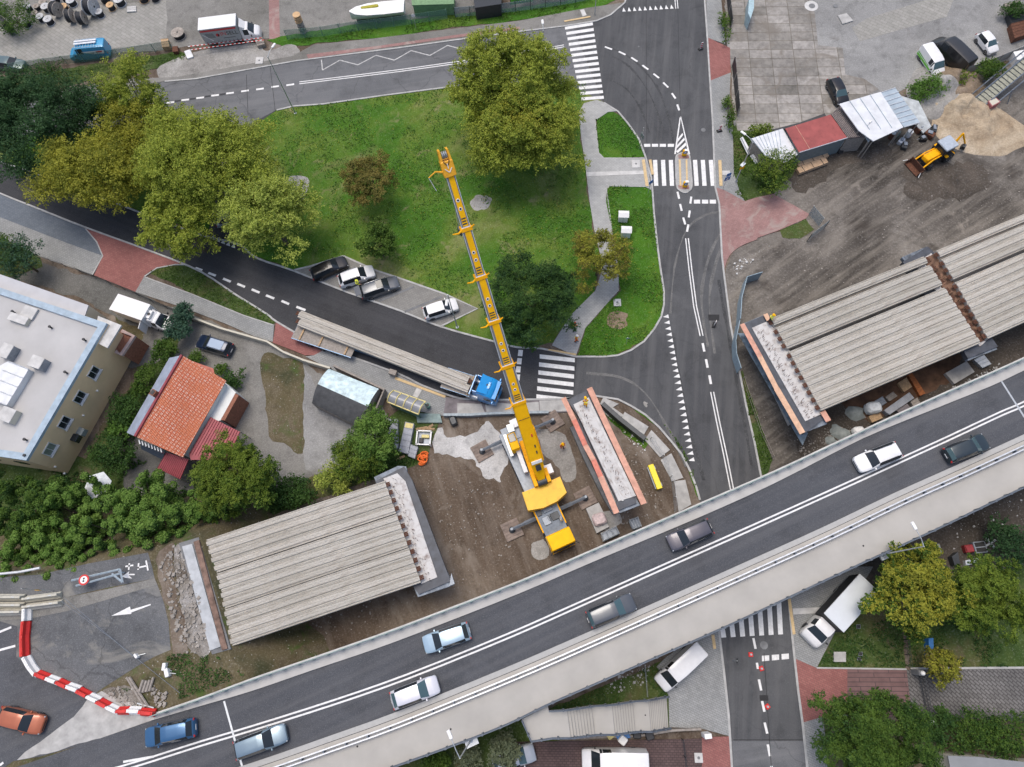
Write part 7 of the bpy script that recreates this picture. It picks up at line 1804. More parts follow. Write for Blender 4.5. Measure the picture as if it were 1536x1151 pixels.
for i,(c_,q)in enumerate(BR):
 a,b=[P(x/3.8375,851+y/3.8375,ZD+0.55)for x,y in q]
 m=(a+b)/2;t_=thing('road_barrier','%s plastic road barrier, number %d of sixteen counted from the upper end'%('red' if c_=='r' else 'white',i+1),'barrier',(m.x,m.y,ZD),math.atan2(b.y-a.y,b.x-a.x),'red and white barriers across the road')
 L_=(b-a).length*0.985;mb=MB()
 pr_=[(-0.36,0),(-0.36,0.22),(-0.17,0.45),(-0.14,0.85),(0.14,0.85),(0.17,0.45),(0.36,0.22),(0.36,0)]
 mb.add([(-L_/2,y,z)for y,z in pr_]+[(L_/2,y,z)for y,z in pr_],[(k,k+1,9+k,8+k)for k in range(7)]+[tuple(range(8))[::-1],tuple(range(8,16)),(7,0,8,15)])
 m_='plastic_red' if c_=='r' else 'plastic_white';mb.build('body',m_,t_)
 MB().box((0,0,0.87),(L_*0.85,0.10,0.05)).build('top_ridge',m_,t_)
 for k in(-1,1):MB().lathe([(0.09,0.85),(0.09,0.92)],(k*L_*0.36,0,0),10).build('filler_cap',m_,t_)
for i,(a_,b_)in enumerate((((-22,896),(33,896)),((34,899),(88,892)),((-22,908),(33,908)),((34,911),(90,904)),((-22,919),(32,918)))):
 a,b=P(*a_,ZD+0.6),P(*b_,ZD+0.6);m=(a+b)/2
 t_=thing('concrete_barrier',['upper left','upper right','middle left','lower right','lower left'][i]+' grey concrete barrier by the red and white row','concrete barrier',(m.x,m.y,ZD),math.atan2(b.y-a.y,b.x-a.x),'concrete barriers stored on the embankment')
 L_=(b-a).length*0.97;mb=MB();pr_=[(-0.33,0),(-0.33,0.12),(-0.16,0.35),(-0.10,0.85),(0.10,0.85),(0.16,0.35),(0.33,0.12),(0.33,0)]
 mb.add([(-L_/2,y,z)for y,z in pr_]+[(L_/2,y,z)for y,z in pr_],[(k,k+1,9+k,8+k)for k in range(7)]+[tuple(range(8))[::-1],tuple(range(8,16)),(7,0,8,15)]);mb.build('body',simple('barrier_concrete',(0.5,0.48,0.41),0.9),t_)
 for k in(-1,1):MB().box((k*L_*0.3,0,0.86),(0.3,0.08,0.04)).build('lifting_loop','galvanised',t_)
t_=thing('height_barrier','pale blue steel barrier frame with a round red and white sign on the cycle path','barrier',P(145,868,ZD))
b0=t_.location;zz_=ZD+1.0
for a,b in(((107,871),(180,854)),((114,879),(182,860)),((168,861),(184,874)),((180,854),(184,874))):
 MB().tube([P(*a,zz_)-b0,P(*b,zz_)-b0],0.10,4).build('bar',simple('pale_steel',(0.40,0.47,0.52),0.5,0.2),t_)
for q in((120,873),(178,858)):a=P(*q,zz_)-b0;MB().tube([(a.x,a.y,0),a],0.06,6).build('leg','pale_steel',t_)
c=P(126,870,zz_+0.2)-b0;MB().lathe([(0.52,0),(0.52,0.04)],c,22).build('round_sign','plastic_red',t_);MB().lathe([(0.36,0.04),(0.36,0.05)],c,22).build('sign_face','plastic_white',t_)
for k in(-0.12,0.12):MB().lathe([(0.10,0.05),(0.10,0.06)],c+Vector((0,k,0)),12).build('sign_symbol','letter_black',t_)
for i,(a_,b_,r_)in enumerate((((190,1016),(217,1061),0.12),((194,1016),(222,1060),0.12),((209,1038),(215,1020),0.16),((214,1039),(220,1021),0.16),((219,1038),(225,1020),0.16),((224,1037),(230,1016),0.13),((206,1055),(231,1062),0.08))):
 a,b=P(*a_,ZD+0.15),P(*b_,ZD+0.15);o=MB().tube([a,b],r_,6).build('beam','timber_grey' if i!=6 else 'galvanised');meta(o,'long grey beam lying in the scrub, '+['longest, left of its pair','longest, right of its pair','first of four short ones','second of four short ones','third of four short ones','fourth of four short ones','thin one nearest the railing'][i],'beam','beams lying on the embankment')
for i,(x,y,w_)in enumerate(((249,1000,0.7),(253,1009,0.8),(207,984,0.5))):
 b=P(x,y,ZD);t_=thing('signal_head','white fallen signal part in the scrub, '+['upper','lower with a dark lens','on the asphalt edge'][i],'signal',b,0.4*i,'signal parts on the embankment');MB().bev((0,0,0.25),(w_*0.5,w_,0.5),0.08).build('housing','plastic_white',t_);MB().tube([(0,0,0.3),(0.7,-0.4,0.1)],0.04,6).build('arm','galvanised',t_)
o=MB().lathe([(0.4,0),(0.4,0.3),(0.36,0.32)],P(293,1033,ZD-1.2),20).build('manhole_ring','concrete_pale',None,40);meta(o,'round pale concrete ring in the scrub beside the flyover railing','concrete ring')
o=MB().tube([P(0,861,ZD+0.7),P(30,858,ZD+0.7),P(60,852,ZD+0.7)],0.13,6).build('road_rail','chrome_white');meta(o,'pale guard rail under the trees at the left edge','guard rail')
wires=MB()
for a,b in(((92,902,7),(170,960,6.3)),((96,897,7),(200,985,6.3)),((170,960,6.3),(270,1040,6.2))):wires.tube([P(*a),P(*b)],0.02,4)
o=wires.build('cable','steel_grey');meta(o,'thin grey cables strung over the closed road on the embankment','cable')
sign_post('tall thin post with two cables by the concrete barriers',(80,886),4.5,[(2.2,0.4,0.4,'yellow_clean','box')],name='cable_post',cat='post',z0=ZD)
def fence(label,pts,h,step,mat,name='fence',panel=None,wires=(0.95,0.65,0.35,0.1),z0=0.0,group=None,pr=0.04,pmat=None):
 pw=poly(pts,z0);b=pw[0].copy();t_=thing(name,label,'fence',b,0,group);lp_=[p-b for p in pw]
 sp=resample(lp_,step,0.0)[:100];me=None
 for(p,d)in sp:
  if me is None:o=MB().tube([(0,0,0),(0,0,h)],pr,6).build('post',mat,t_);me=o.data
  else:o=bpy.data.objects.new('post',me);COL.objects.link(o);o.parent=t_
  o.location=p
 if panel:
  for k in range(len(sp)-1):
   a,c=sp[k][0],sp[k+1][0];dv_=(c-a);nv=Vector((-dv_.y,dv_.x,0)).normalized()*0.02;u=Vector((0,0,h*0.97));lo=Vector((0,0,0.08))
   MB().add([a+lo-nv,c+lo-nv,c+u-nv,a+u-nv,a+lo+nv,c+lo+nv,c+u+nv,a+u+nv],[(0,1,2,3),(7,6,5,4),(3,2,6,7)]).build('panel',panel,t_)
 else:
  for f in wires:MB().tube([p+Vector((0,0,h*f))for p in lp_],0.018,4).build('wire',mat,t_)
 return t_
t=NT('green_net');t.b.inputs['Alpha'].default_value=0.30;MATS['green_net']=t.done((0.18,0.33,0.27),0.8)
t=NT('grey_net');t.b.inputs['Alpha'].default_value=0.45;MATS['grey_net']=t.done((0.30,0.37,0.40),0.7)
fence('green mesh fence below the blue van',[(22,108),(60,102),(100,97),(160,90),(262,74)],1.6,2.6,'mesh_green',panel='green_net')
fence('green mesh fence below the boat and the tent',[(432,60),(480,56),(530,48),(600,40),(680,28)],1.8,2.6,'mesh_green',panel='green_net')
fence('dark grey fence along the stall and the green banners',[(683,27),(760,20),(820,12),(880,2),(900,-6)],1.8,2.2,'plastic_dark',panel='grey_net')
wall('blue grey corrugated hoarding beside the main road, upper straight part',[(1144,408),(1121,415),(1113,446),(1111,478)],1.9,0.08,simple('hoarding',(0.28,0.37,0.43),0.6,0.1,var=0.12),'hoarding','hoarding','hoarding beside the main road')
wall('blue grey corrugated hoarding beside the main road, lower bent part',[(1110,480),(1104,510),(1105,530),(1112,552)],1.9,0.08,'hoarding','hoarding','hoarding','hoarding beside the main road')
fence('black panel fence at the top beside the slab yard',[(1090,0),(1093,30),(1097,62)],1.8,2.8,'timber_grey',panel='plastic_dark',pr=0.09)
fence('black panel fence between the brick driveway and the small shed',[(1098,100),(1101,130),(1104,165),(1107,192)],1.8,2.8,'timber_grey',panel='plastic_dark',pr=0.09)
fence('grey concrete panel fence below the parked vans',[(1365,136),(1400,126),(1432,116),(1470,104),(1510,88),(1560,66)],1.4,2.6,'timber_grey',panel='concrete',pr=0.08)
fence('slim steel mesh gate at the end of the dusty brick driveway',[(1213,322),(1222,334),(1234,346)],1.9,2.0,'galvanised',panel='grey_net')
fence('leaning steel mesh panel beside the driveway gate',[(1236,343),(1215,358),(1200,372),(1188,386)],1.9,3.0,'steel_dark',panel='grey_net')
fence('dark sliding gate rail across the lane below the blue grey pavement',[(124,410),(160,424),(200,440),(226,452),(268,470)],1.2,2.2,'steel_dark',wires=(0.95,0.75,0.55,0.35,0.15))
fence('brown timber fence behind the gravel yard',[(60,388),(92,398),(124,409)],1.2,2.0,'timber_grey',wires=(0.9,0.5))
fence('steel fence with green verge beside the crane site',[(975,660),(995,690),(1008,725),(1012,770)],1.6,2.4,'galvanised',wires=(0.95,0.5,0.1))
fence('dark iron fence between the lawns at the lower right',[(1352,938),(1356,970),(1360,1002)],1.3,1.4,'steel_dark',wires=(0.95,0.7,0.4))
fence('dark fence across the bottom brown car park',[(1022,1108),(1025,1130),(1028,1160)],1.4,1.5,'steel_dark',wires=(0.95,0.7,0.4))
fence('thin wire fence beside the rightmost grass verge',[(1113,570),(1126,610),(1140,650),(1158,690)],1.2,2.4,'timber_grey',wires=(0.9,0.4))
fence('thin tube fence around the patch of grass under the flyover',[(966,997),(968,1020),(970,1045)],1.0,1.5,'galvanised',wires=(0.95,0.5))
wall('grey steel kerb plate along the top edge of the crane site',[(665,622),(705,622),(735,620),(770,619),(823,618)],0.7,0.3,simple('kerb_plate',(0.3,0.35,0.38),0.6,0.2,var=0.2),'site_edge','kerb plate')
wall('long dark shuttering wall right of the pier cap',[(904,605),(930,628),(968,658)],1.3,0.5,'steel_dark','shuttering_wall','shuttering')
wall('grey wall plate along the left side of the long pier',[(858,640),(880,690),(905,740),(922,770)],0.5,0.5,'concrete_dark','footing_edge','footing')
t_=thing('entrance_gate','grey sliding gate with two round lamp posts above the herringbone paving','gate',P(1375,1040,0.12));b0=t_.location
for i,(x,y)in enumerate(((1370,1008),(1383,1080))):
 p=P(x,y,0.12)-b0;MB().bev(p+Vector((0,0,0.8)),(0.5,0.5,1.6),0.05).build('pillar','concrete_dark',t_);MB().lathe([(0.05,1.6),(0.2,1.7),(0.24,1.85),(0.15,2.05),(0.02,2.1)],p,14).build('lamp_globe','plastic_white',t_,60)
a,b=P(1378,1010,0.5)-b0,P(1391,1074,0.5)-b0
for z_ in(0.1,0.6,1.1):MB().tube([a+Vector((0,0,z_)),b+Vector((0,0,z_))],0.04,6).build('gate_rail','steel_dark',t_)
for k in range(16):q=a.lerp(b,k/15);MB().tube([q,q+Vector((0,0,1.1))],0.02,4).build('gate_bar','steel_dark',t_)
t_=thing('bus_shelter','bus shelter with curved grey roof and yellow ribs beside the dark road','bus shelter',P(610,610,0.12));b0=t_.location
ta,tb,tc_,td_=P(590,585,2.3),P(638,602,2.3),P(628,622,2.1),P(581,603,2.1)
def sp_(f,k):
 q=ta.lerp(td_,k).lerp(tb.lerp(tc_,k),f);return Vector((q.x,q.y,2.0+0.65*math.sin(PI*k*0.9+0.1)))-b0
mb=MB();n1,n2=8,8
mb.add([sp_(i/n1,j/n2)for i in range(n1+1)for j in range(n2+1)],[(i*9+j,(i+1)*9+j,(i+1)*9+j+1,i*9+j+1)for i in range(n1)for j in range(n2)]);mb.build('roof',simple('shelter_roof',(0.27,0.28,0.30),0.3,0.0,var=0.1),t_,60)
for f in(0,.25,.5,.75,1):MB().tube([sp_(f,j/10)+Vector((0,0,0.05))for j in range(11)],0.07,6).build('roof_rib','yellow_soft',t_,40)
for k in(0,1):MB().tube([sp_(0,k),sp_(1,k)],0.08,6).build('eaves_beam','yellow_soft',t_)
for f in(0.02,0.98):
 for k in(0.1,0.9):q=sp_(f,k);MB().tube([q,(q.x,q.y,0)],0.05,6).build('post','mesh_green',t_)
q0,q1=sp_(0.03,0.97),sp_(0.97,0.97);MB().add([(q0.x,q0.y,0.1),(q1.x,q1.y,0.1),(q1.x,q1.y,2.0),(q0.x,q0.y,2.0),(q0.x,q0.y+.04,0.1),(q1.x,q1.y+.04,0.1),(q1.x,q1.y+.04,2.0),(q0.x,q0.y+.04,2.0)],[(0,1,2,3),(7,6,5,4),(3,2,6,7)]).build('back_wall','mesh_green',t_)
q0,q1=sp_(0.1,0.8),sp_(0.9,0.8);MB().tube([(q0.x,q0.y,0.45),(q1.x,q1.y,0.45)],0.18,4).build('bench','timber',t_)
t_=thing('litter_bin','small dark green litter bin at the right end of the bus shelter','bin',P(643,611,0.12));MB().lathe([(0.24,0),(0.28,0.8),(0.3,0.85)],(0,0,0),14).build('body','mesh_green',t_,40);MB().lathe([(0.2,0.86),(0.2,0.88)],(0,0,0),14).build('opening','plastic_dark',t_)
def qbox(name,label,cat,q,h,mat,z0=0.0,parts=None,group=None,lidmat=None,slats=0):
 """a box standing on the ground whose TOP outline is the pixel quad"""
 pts=[P(x,y,z0+h)for x,y in q];c=sum(pts,Vector())/len(pts);c.z=z0
 t_=thing(name,label,cat,c,0,group);M_=Matrix.Translation(-c)
 mb=MB(M=M_);mb.prism(pts,h);mb.build('body',mat,t_)
 cc2=sum(pts,Vector())/len(pts)
 if lidmat:mb=MB(M=M_);mb.prism([cc2+(p-cc2)*0.82+Vector((0,0,0.02))for p in pts],0.018);mb.build('top',lidmat,t_)
 if slats:
  mb=MB(M=M_)
  for k in range(slats+1):f=k/slats;mb.tube([pts[0].lerp(pts[3],f)+Vector((0,0,.02)),pts[1].lerp(pts[2],f)+Vector((0,0,.02))],0.03,4)
  mb.build('ribs',mat,t_)
 return t_
simple('formwork_grey',(0.36,0.38,0.42),0.7,0.1,var=0.14,sc=1.0,fine=2.5)
qbox('formwork_stack','long grey formwork stack, leftmost below the bus shelter','formwork',[(583,629),(596,629),(597,673),(583,673)],0.8,'formwork_grey',slats=6)
qbox('formwork_stack','tilted grey formwork stack with a yellow end below the bus shelter','formwork',[(608,633),(621,636),(612,681),(598,677)],0.7,'formwork_grey',slats=5)
o=MB().prism(poly([(609,634),(620,636),(618,643),(607,641)],0.75),0.03).build('yellow_panel','yellow_soft');meta(o,'pale yellow panel on the upper end of the tilted formwork stack','panel')
qbox('formwork_stack','short grey formwork stack nearest the orange slings','formwork',[(616,667),(627,671),(622,688),(612,684)],0.6,'formwork_grey',slats=3)
qbox('netting_roll','grey green netting sheet lying below the bus shelter','netting',[(624,620),(660,621),(663,634),(626,634)],0.35,simple('netting',(0.22,0.29,0.28),0.8,var=0.2,sc=1.5))
t_=thing('stillage','white framed square stillage with yellow straps below the bus shelter','stillage',P(637,659,0.0),R(-3));
for(x,y,sx,sy)in((0,.8,1.7,.14),(0,-.8,1.7,.14),(.8,0,.14,1.7),(-.8,0,.14,1.7)):MB().box((x,y,0.7),(sx,sy,0.12)).build('rim','plastic_white',t_);
for sx in(-.8,.8):
 for sy in(-.8,.8):MB().box((sx,sy,0.35),(0.12,0.12,0.7)).build('leg','plastic_white',t_)
MB().box((0,0,0.25),(1.5,1.5,0.1)).build('floor_plate','steel_grey',t_);MB().bev((0.15,0.2,0.5),(0.9,0.4,0.25),0.1).build('strap_roll','yellow_soft',t_);MB().bev((-0.3,-0.3,0.45),(0.5,0.6,0.3),0.1).build('tool_case','plastic_dark',t_)
t_=thing('sling_pile','pile of orange lifting slings on the bare soil','slings',P(635,688,0.0))
for k in range(9):
 a0=random.uniform(0,6);r_=random.uniform(0.25,0.6);ox,oy=random.uniform(-.3,.4),random.uniform(-.7,.4)
 MB().tube([(ox+r_*math.cos(a0+j*0.6),oy+r_*math.sin(a0+j*0.6)*0.8,0.12+0.05*k+0.03*math.sin(j))for j in range(10)],0.07,5).build('sling','orange_fabric',t_,60)
for i,(a_,b_)in enumerate((((594,690),(607,684)),((624,644),(641,641)),((633,647),(650,637)),((628,643),(652,644)))):
 a,b=P(*a_,0.1),P(*b_,0.1);o=MB().tube([a,b],0.14,4).build('plank','timber');meta(o,'yellowish plank on the grass '+['left of the orange slings','touching the netting, upper of the crossed three','steepest of the crossed three','lowest of the crossed three'][i],'plank','loose planks below the bus shelter')
o=MB().bev(P(680,632,0.4),(0.8,1.1,0.7),0.25,0.4).build('covered_pump','steel_dark',None,40);meta(o,'small dark covered pump between the pavement slabs and the lime patch','pump')
qbox('concrete_slab_block','tall tan concrete block right of the crane cab','concrete block',[(879,763),(898,754),(905,768),(902,774),(914,790),(895,800)],0.6,'concrete')
o=MB().bev(P(899,779,0.9),(1.5,1.3,0.7),0.35,0.3).build('bulk_bag',simple('bag_pink',(0.58,0.47,0.46),0.9,var=0.2,sc=3),None,40);meta(o,'pinkish white bulk bag lying on the tan concrete block','bag')
def crate(label,q,h,group=None):
 pts=[P(x,y,h)for x,y in q];c=sum(pts,Vector())/4;c.z=0;t_=thing('mesh_crate',label,'crate',c,0,group)
 for k in range(4):
  a,b=pts[k]-c,pts[(k+1)%4]-c
  for z_ in(0.0,-h*0.5,-h+0.05):MB().tube([a+Vector((0,0,z_)),b+Vector((0,0,z_))],0.05,4).build('frame_bar','galvanised',t_)
  MB().tube([a,(a.x,a.y,0)],0.06,4).build('corner_post','galvanised',t_)
 g_=[(p-c)for p in pts];MB().prism([Vector((p.x*0.96,p.y*0.96,h*0.55))for p in g_],0.2).build('load','steel_grey',t_)
 for f in(0.33,0.66):MB().tube([g_[0].lerp(g_[1],f),g_[3].lerp(g_[2],f)],0.04,4).build('cross_bar','galvanised',t_)
 return t_
crate('grey mesh crate nearest the crane cab',[(902,800),(924,790),(929,800),(906,811)],1.0,'mesh crates by the flyover railing')
crate('grey mesh crate with dark openings beside the long pier',[(945,780),(957,776),(962,789),(951,793)],1.1,'mesh crates by the flyover railing')
a,b=P(976,697,0.7),P(990,733,0.7);t_=thing('spreader_beam','bright yellow steel beam lying right of the long pier','steel beam',((a.x+b.x)/2,(a.y+b.y)/2,0.02),math.atan2(b.y-a.y,b.x-a.x));L_=(b-a).length
MB().bev((0,0,0.35),(L_,0.62,0.65),0.06).build('beam',simple('yellow_vivid',(0.90,0.70,0.02),0.45,var=0.04),t_)
for s in(-1,1):MB().box((s*L_*0.35,0.36,0.3),(0.4,0.12,0.4)).build('bracket','steel_grey',t_)
MB().box((0,-0.38,0.2),(L_*0.9,0.12,0.35)).build('side_rail','steel_grey',t_)
qbox('scaffold_stack','long grey scaffold stack lying between the girders and the flyover','scaffold',[(1326,616),(1364,589),(1371,597),(1334,622)],0.8,'formwork_grey',slats=5)
qbox('wooden_pallet','brown pallet below the white bulk bag by the flyover','pallet',[(1303,625),(1319,618),(1324,627),(1308,634)],0.5,'timber',slats=4)
o=MB().bev(P(1310,612,0.8),(1.7,1.3,1.0),0.45,0.1).build('bulk_bag','cloth_white',None,40);meta(o,'white bulk bag above the brown pallet by the flyover','bag')
o=MB().bev(P(1287,646,0.6),(1.2,0.8,0.8),0.3,0.1).build('bulk_bag','plastic_white',None,40);meta(o,'small bluish white bag tucked against the flyover railing','bag')
qbox('panel_stack','dark panel stack right of the white bulk bag','panels',[(1312,602),(1324,595),(1330,604),(1318,612)],0.5,'steel_grey',slats=3)
qbox('panel_stack','tan board stack above the long scaffold stack','panels',[(1328,596),(1340,588),(1346,594),(1334,602)],0.4,'timber_grey',slats=3)
qbox('panel_stack','reddish plank stack beside the right end of the scaffold stack','panels',[(1347,575),(1360,567),(1368,580),(1356,588)],0.4,'timber',slats=4)
qbox('brick_pallet','brown brick pallet by the railing right of the scaffold stack','pallet',[(1345,616),(1361,606),(1367,613),(1352,623)],0.6,'paver_violet',slats=3)
qbox('brick_pallet','small tan brick pallet by the railing under the right girders','pallet',[(1366,603),(1376,597),(1382,607),(1372,613)],0.6,'timber_grey',slats=3)
qbox('steel_channel','long rusty steel channel beside the far right store','steel channel',[(1362,562),(1368,559),(1388,590),(1380,594)],0.5,'rust_bright')
qbox('concrete_plate','pale flat concrete plate under the far right girders','concrete plate',[(1418,560),(1450,542),(1462,558),(1432,576)],0.5,'concrete')
qbox('aluminium_beams','pair of pale aluminium beams below the grey end slab','beams',[(1461,540),(1476,532),(1487,546),(1474,552)],0.5,'galvanised',slats=3)
for i,(x,y,r_)in enumerate(((1262,652,1.1),(1255,645,0.8),(1282,620,1.2),(1246,662,0.7))):
 mb=MB();n_=12;cpt=P(x,y,0)
 vs=[cpt+Vector((0,0,0.7*r_))]
 for ring,zz2 in((0.55,0.5),(1.0,0.0)):
  for j in range(n_):a0=2*PI*j/n_;q_=r_*ring*random.uniform(0.8,1.2);vs.append(cpt+Vector((q_*math.cos(a0),q_*math.sin(a0)*0.8,zz2*r_*random.uniform(0.7,1.1))))
 mb.add(vs,[(0,1+j,1+(j+1)%n_)for j in range(n_)]+[(1+j,1+n_+j,1+n_+(j+1)%n_,1+(j+1)%n_)for j in range(n_)]);o=mb.build('tarpaulin_heap','tarp_grey',None,60)
 meta(o,['blue grey crumpled tarpaulin heap beside the right pier foot','small grey crumpled sheet touching the tarpaulin heap','big dusty tarpaulin heap under the girder edge','small rubble sheet nearest the road verge'][i],'tarpaulin','tarpaulin heaps')
t_=thing('double_bin','dark double sink shaped bin with pale rim beside the red box','bin',P(1464,822,0),0.1);MB().bev((0,0,0.4),(1.3,1.2,0.8),0.1).build('body','steel_grey',t_);
for s in(-1,1):MB().bev((0,s*0.27,0.81),(1.05,0.45,0.04),0.06).build('opening','rubber',t_)
t_=thing('red_box','red plastic box beside the dark double bin','box',P(1449,824,0),0.1);MB().bev((0,0,0.35),(0.9,0.8,0.6),0.08).build('body',simple('dull_red',(0.28,0.03,0.035),0.7,var=0.25),t_);MB().bev((0,0,0.72),(0.8,0.7,0.05),0.08).build('lid','dull_red',t_)
t_=thing('white_fan','white four armed metal frame lying on dark soil','metal frame',P(1484,815,0),0.5)
for k in range(4):MB().box((0.35*math.cos(k*PI/2),0.35*math.sin(k*PI/2),0.2),(0.6,0.18,0.15),k*PI/2).build('arm','plastic_white',t_)
qbox('metal_trough','grey green metal trough beside the olive tree','trough',[(1401,817),(1409,816),(1414,830),(1406,832)],0.7,'tarp_grey',slats=2)
qbox('cold_frame','pale glazed cold frame behind the pale green tree','cold frame',[(1448,841),(1468,837),(1470,843),(1449,849)],0.5,'chrome_white',lidmat='glass_clear')
qbox('dark_cabinet','dark covered cabinet beside the olive tree crown','cabinet',[(1428,835),(1437,828),(1440,845),(1432,848)],0.9,'steel_dark')
qbox('garden_slide','narrow blue plastic slide under the olive yellow tree','slide',[(1393,958),(1400,957),(1401,989),(1394,990)],1.0,'plastic_blue')
qbox('concrete_chamber','square grey concrete lid on the grass beside the box truck','concrete lid',[(1251,978),(1269,978),(1269,993),(1251,993)],0.3,'concrete')
for i,(x,y)in enumerate(((1288,940),(1291,981),(1289,989))):t_=qbox('drain_frame','small dark drain frame on the grass, '+['upper single one','upper of the pair','lower of the pair'][i],'drain',[(x-3,y-3),(x+3,y-3),(x+3,y+3),(x-3,y+3)],0.15,'steel_grey',lidmat='joint_seal',group='drain frames on the grass')
qbox('tarpaulin_cover','blue tarpaulin covered heap beside the stairway foot','tarpaulin',[(922,1099),(942,1098),(946,1107),(926,1109)],0.6,'plastic_blue',z0=0.1)
for i,(x,y,m_)in enumerate(((955,1101,'plastic_dark'),(974,1103,'plastic_dark'),(915,1101,'yellow_soft'),(934,1110,'plastic_white'))):
 o=MB().bev(P(x,y,0.5),(0.8,0.8,0.8),0.15,0.3*i).build('refuse_sack',m_,None,40);meta(o,['black refuse sack right of the blue tarpaulin','black refuse bin nearest the grey fence corner','yellowish sack left of the blue tarpaulin','white round sack below the blue tarpaulin'][i],'sack','refuse along the car park wall')
wall('pale low wall between the stairway and the brown car park',[(850,1108),(960,1104),(1010,1096),(1052,1094)],0.6,0.2,'timber_grey','low_wall')
def spool(label,px,py,R_,W_,tilt,az_,mat='wood_spool',full=True,grp='cable spools in the yard'):
 z=R_ if tilt else W_/2
 p=P(px,py,z);t_=thing('cable_spool',label,'cable spool',(p.x,p.y,0.04),0,grp)
 if tilt:M_=Matrix.Translation((0,0,R_))@Matrix.Rotation(az_,4,'Z')
 else:M_=Matrix.Translation((0,0,W_/2))@Matrix.Rotation(R(90),4,'Y')
 for s in(-1,1):
  mb=MB(M=M_);mb.lathe([(R_,s*W_/2-0.04),(R_,s*W_/2+0.04)],(0,0,0),26,'X');f_=mb.build('flange',mat,t_)
  mb=MB(M=M_);mb.lathe([(R_*0.13,s*(W_/2+0.042)),(R_*0.13,s*(W_/2+0.05))],(0,0,0),12,'X');mb.build('hub_hole','rubber',f_)
  for k in range(6):a0=k*PI/3;mb=MB(M=M_);mb.box((s*(W_/2+0.045),R_*0.42*math.cos(a0),R_*0.42*math.sin(a0)),(0.02,0.07,0.07));mb.build('bolt','rust',f_)
 mb=MB(M=M_);rr2=R_*(0.86 if full else 0.45);mb.lathe([(rr2,-W_/2+0.04),(rr2*0.97,-W_/4),(rr2,0),(rr2*0.97,W_/4),(rr2,W_/2-0.04)],(0,0,0),22,'X');mb.build('cable_winding','cable_black',t_,40)
SP=[(8,38,1.25,1.0,1,0.9,'wood_spool'),(66,6,.62,.7,0,0,'wood_spool'),(43,13,.62,.8,0,0,'wood_spool_pale'),(56,12,.5,.6,0,0,'wood_spool'),(70,13,.68,.8,0,0,'wood_spool_pale'),(40,36,.62,.8,0,0,'wood_spool_pale'),(62,28,.62,.8,0,0,'wood_spool_pale'),(74,32,.7,.8,0,0,'wood_spool_pale'),(84,14,1.1,.8,1,-0.4,'wood_spool'),(97,12,.6,.6,0,0,'wood_spool_new'),(105,24,1.0,.8,1,0.05,'wood_spool'),(122,27,1.0,.9,1,0.1,'wood_spool'),(108,4,.72,.8,0,0,'wood_spool_pale'),(136,10,1.35,1.1,1,-0.15,'wood_spool_pale'),(150,21,.62,.8,0,0,'wood_spool_pale'),(167,11,.6,.8,0,0,'wood_spool_new'),(157,-1,.75,.9,0,0,'wood_spool'),(180,3,.8,.9,0,0,'wood_spool_pale'),(215,-2,.8,.8,0,0,'wood_spool_new'),(98,-2,.6,.8,0,0,'wood_spool_pale'),(83,0,.7,.8,0,0,'wood_spool_pale'),(232,-3,.7,.8,0,0,'wood_spool'),(54,22,.5,.6,0,0,'wood_spool')]
DS={0:'lying flat',1:'standing upright on its rims'}
for i,(x,y,r_,w_,tl,az_,m_)in enumerate(SP):
 spool('%s cable spool %s, number %d from the left'%({'wood_spool':'brown wooden','wood_spool_pale':'pale topped','wood_spool_new':'new tan wooden'}[m_],DS[tl],sorted([q[0]for q in SP]).index(x)+1),x,y,r_*0.95,w_,tl,az_,m_)
spool('lone brown cable spool lying beside the wooden box near the box truck',268,52,0.95,0.7,0,0,'wood_spool',grp='spools near the box truck')
qbox('wooden_box','yellowish wooden box left of the spool near the box truck','box',[(241,59),(252,58),(254,70),(243,71)],0.7,'timber',slats=3)
qbox('cardboard_sheet','pale blue sheet leaning on the soil beside the red and white tape','sheet',[(276,77),(285,74),(290,85),(281,88)],0.3,'sheet_white')
qbox('green_drum','small dark drum below the spool near the box truck','drum',[(258,70),(266,69),(267,77),(259,78)],0.6,'rust')
qbox('pallet','pale pallet lying on the yard right of the cable spools','pallet',[(191,10),(204,9),(204,17),(190,18)],0.2,'concrete_pale',slats=3)
t_=thing('wooden_spool_tower','tall stack of small tan wooden reels beside the brick strip','reel stack',P(455,48,0.03))
for k in range(5):MB().lathe([(0.55,0.05+k*0.62),(0.55,0.12+k*0.62),(0.25,0.13+k*0.62),(0.25,0.48+k*0.62),(0.55,0.49+k*0.62),(0.55,0.56+k*0.62)],(0,0,0),18).build('reel','wood_spool_new' if k>2 else 'wood_spool',t_)
qbox('wooden_crate','brown wooden crate in front of the white box truck cab','crate',[(381,58),(393,55),(397,66),(386,69)],0.6,'timber_grey',slats=4)
tape=thing('barrier_tape','red and white barrier tape in two lines beside the white box truck','barrier tape',P(280,70,0));b0=tape.location
for(a_,b_)in(((282,70),(392,57)),((286,75),(396,60))):
 a,b=P(*a_,0.9)-b0,P(*b_,0.9)-b0
 for k in range(34):
  q0,q1=a.lerp(b,k/34),a.lerp(b,(k+1)/34);MB().box((q0+q1)/2,((q1-q0).length,0.10,0.03),math.atan2(b.y-a.y,b.x-a.x)).build('tape_red' if k%2 else 'tape_white','plastic_red' if k%2 else 'plastic_white',tape)
 for q_ in(a,b):MB().tube([q_,(q_.x,q_.y,0)],0.03,6).build('stake','timber',tape)
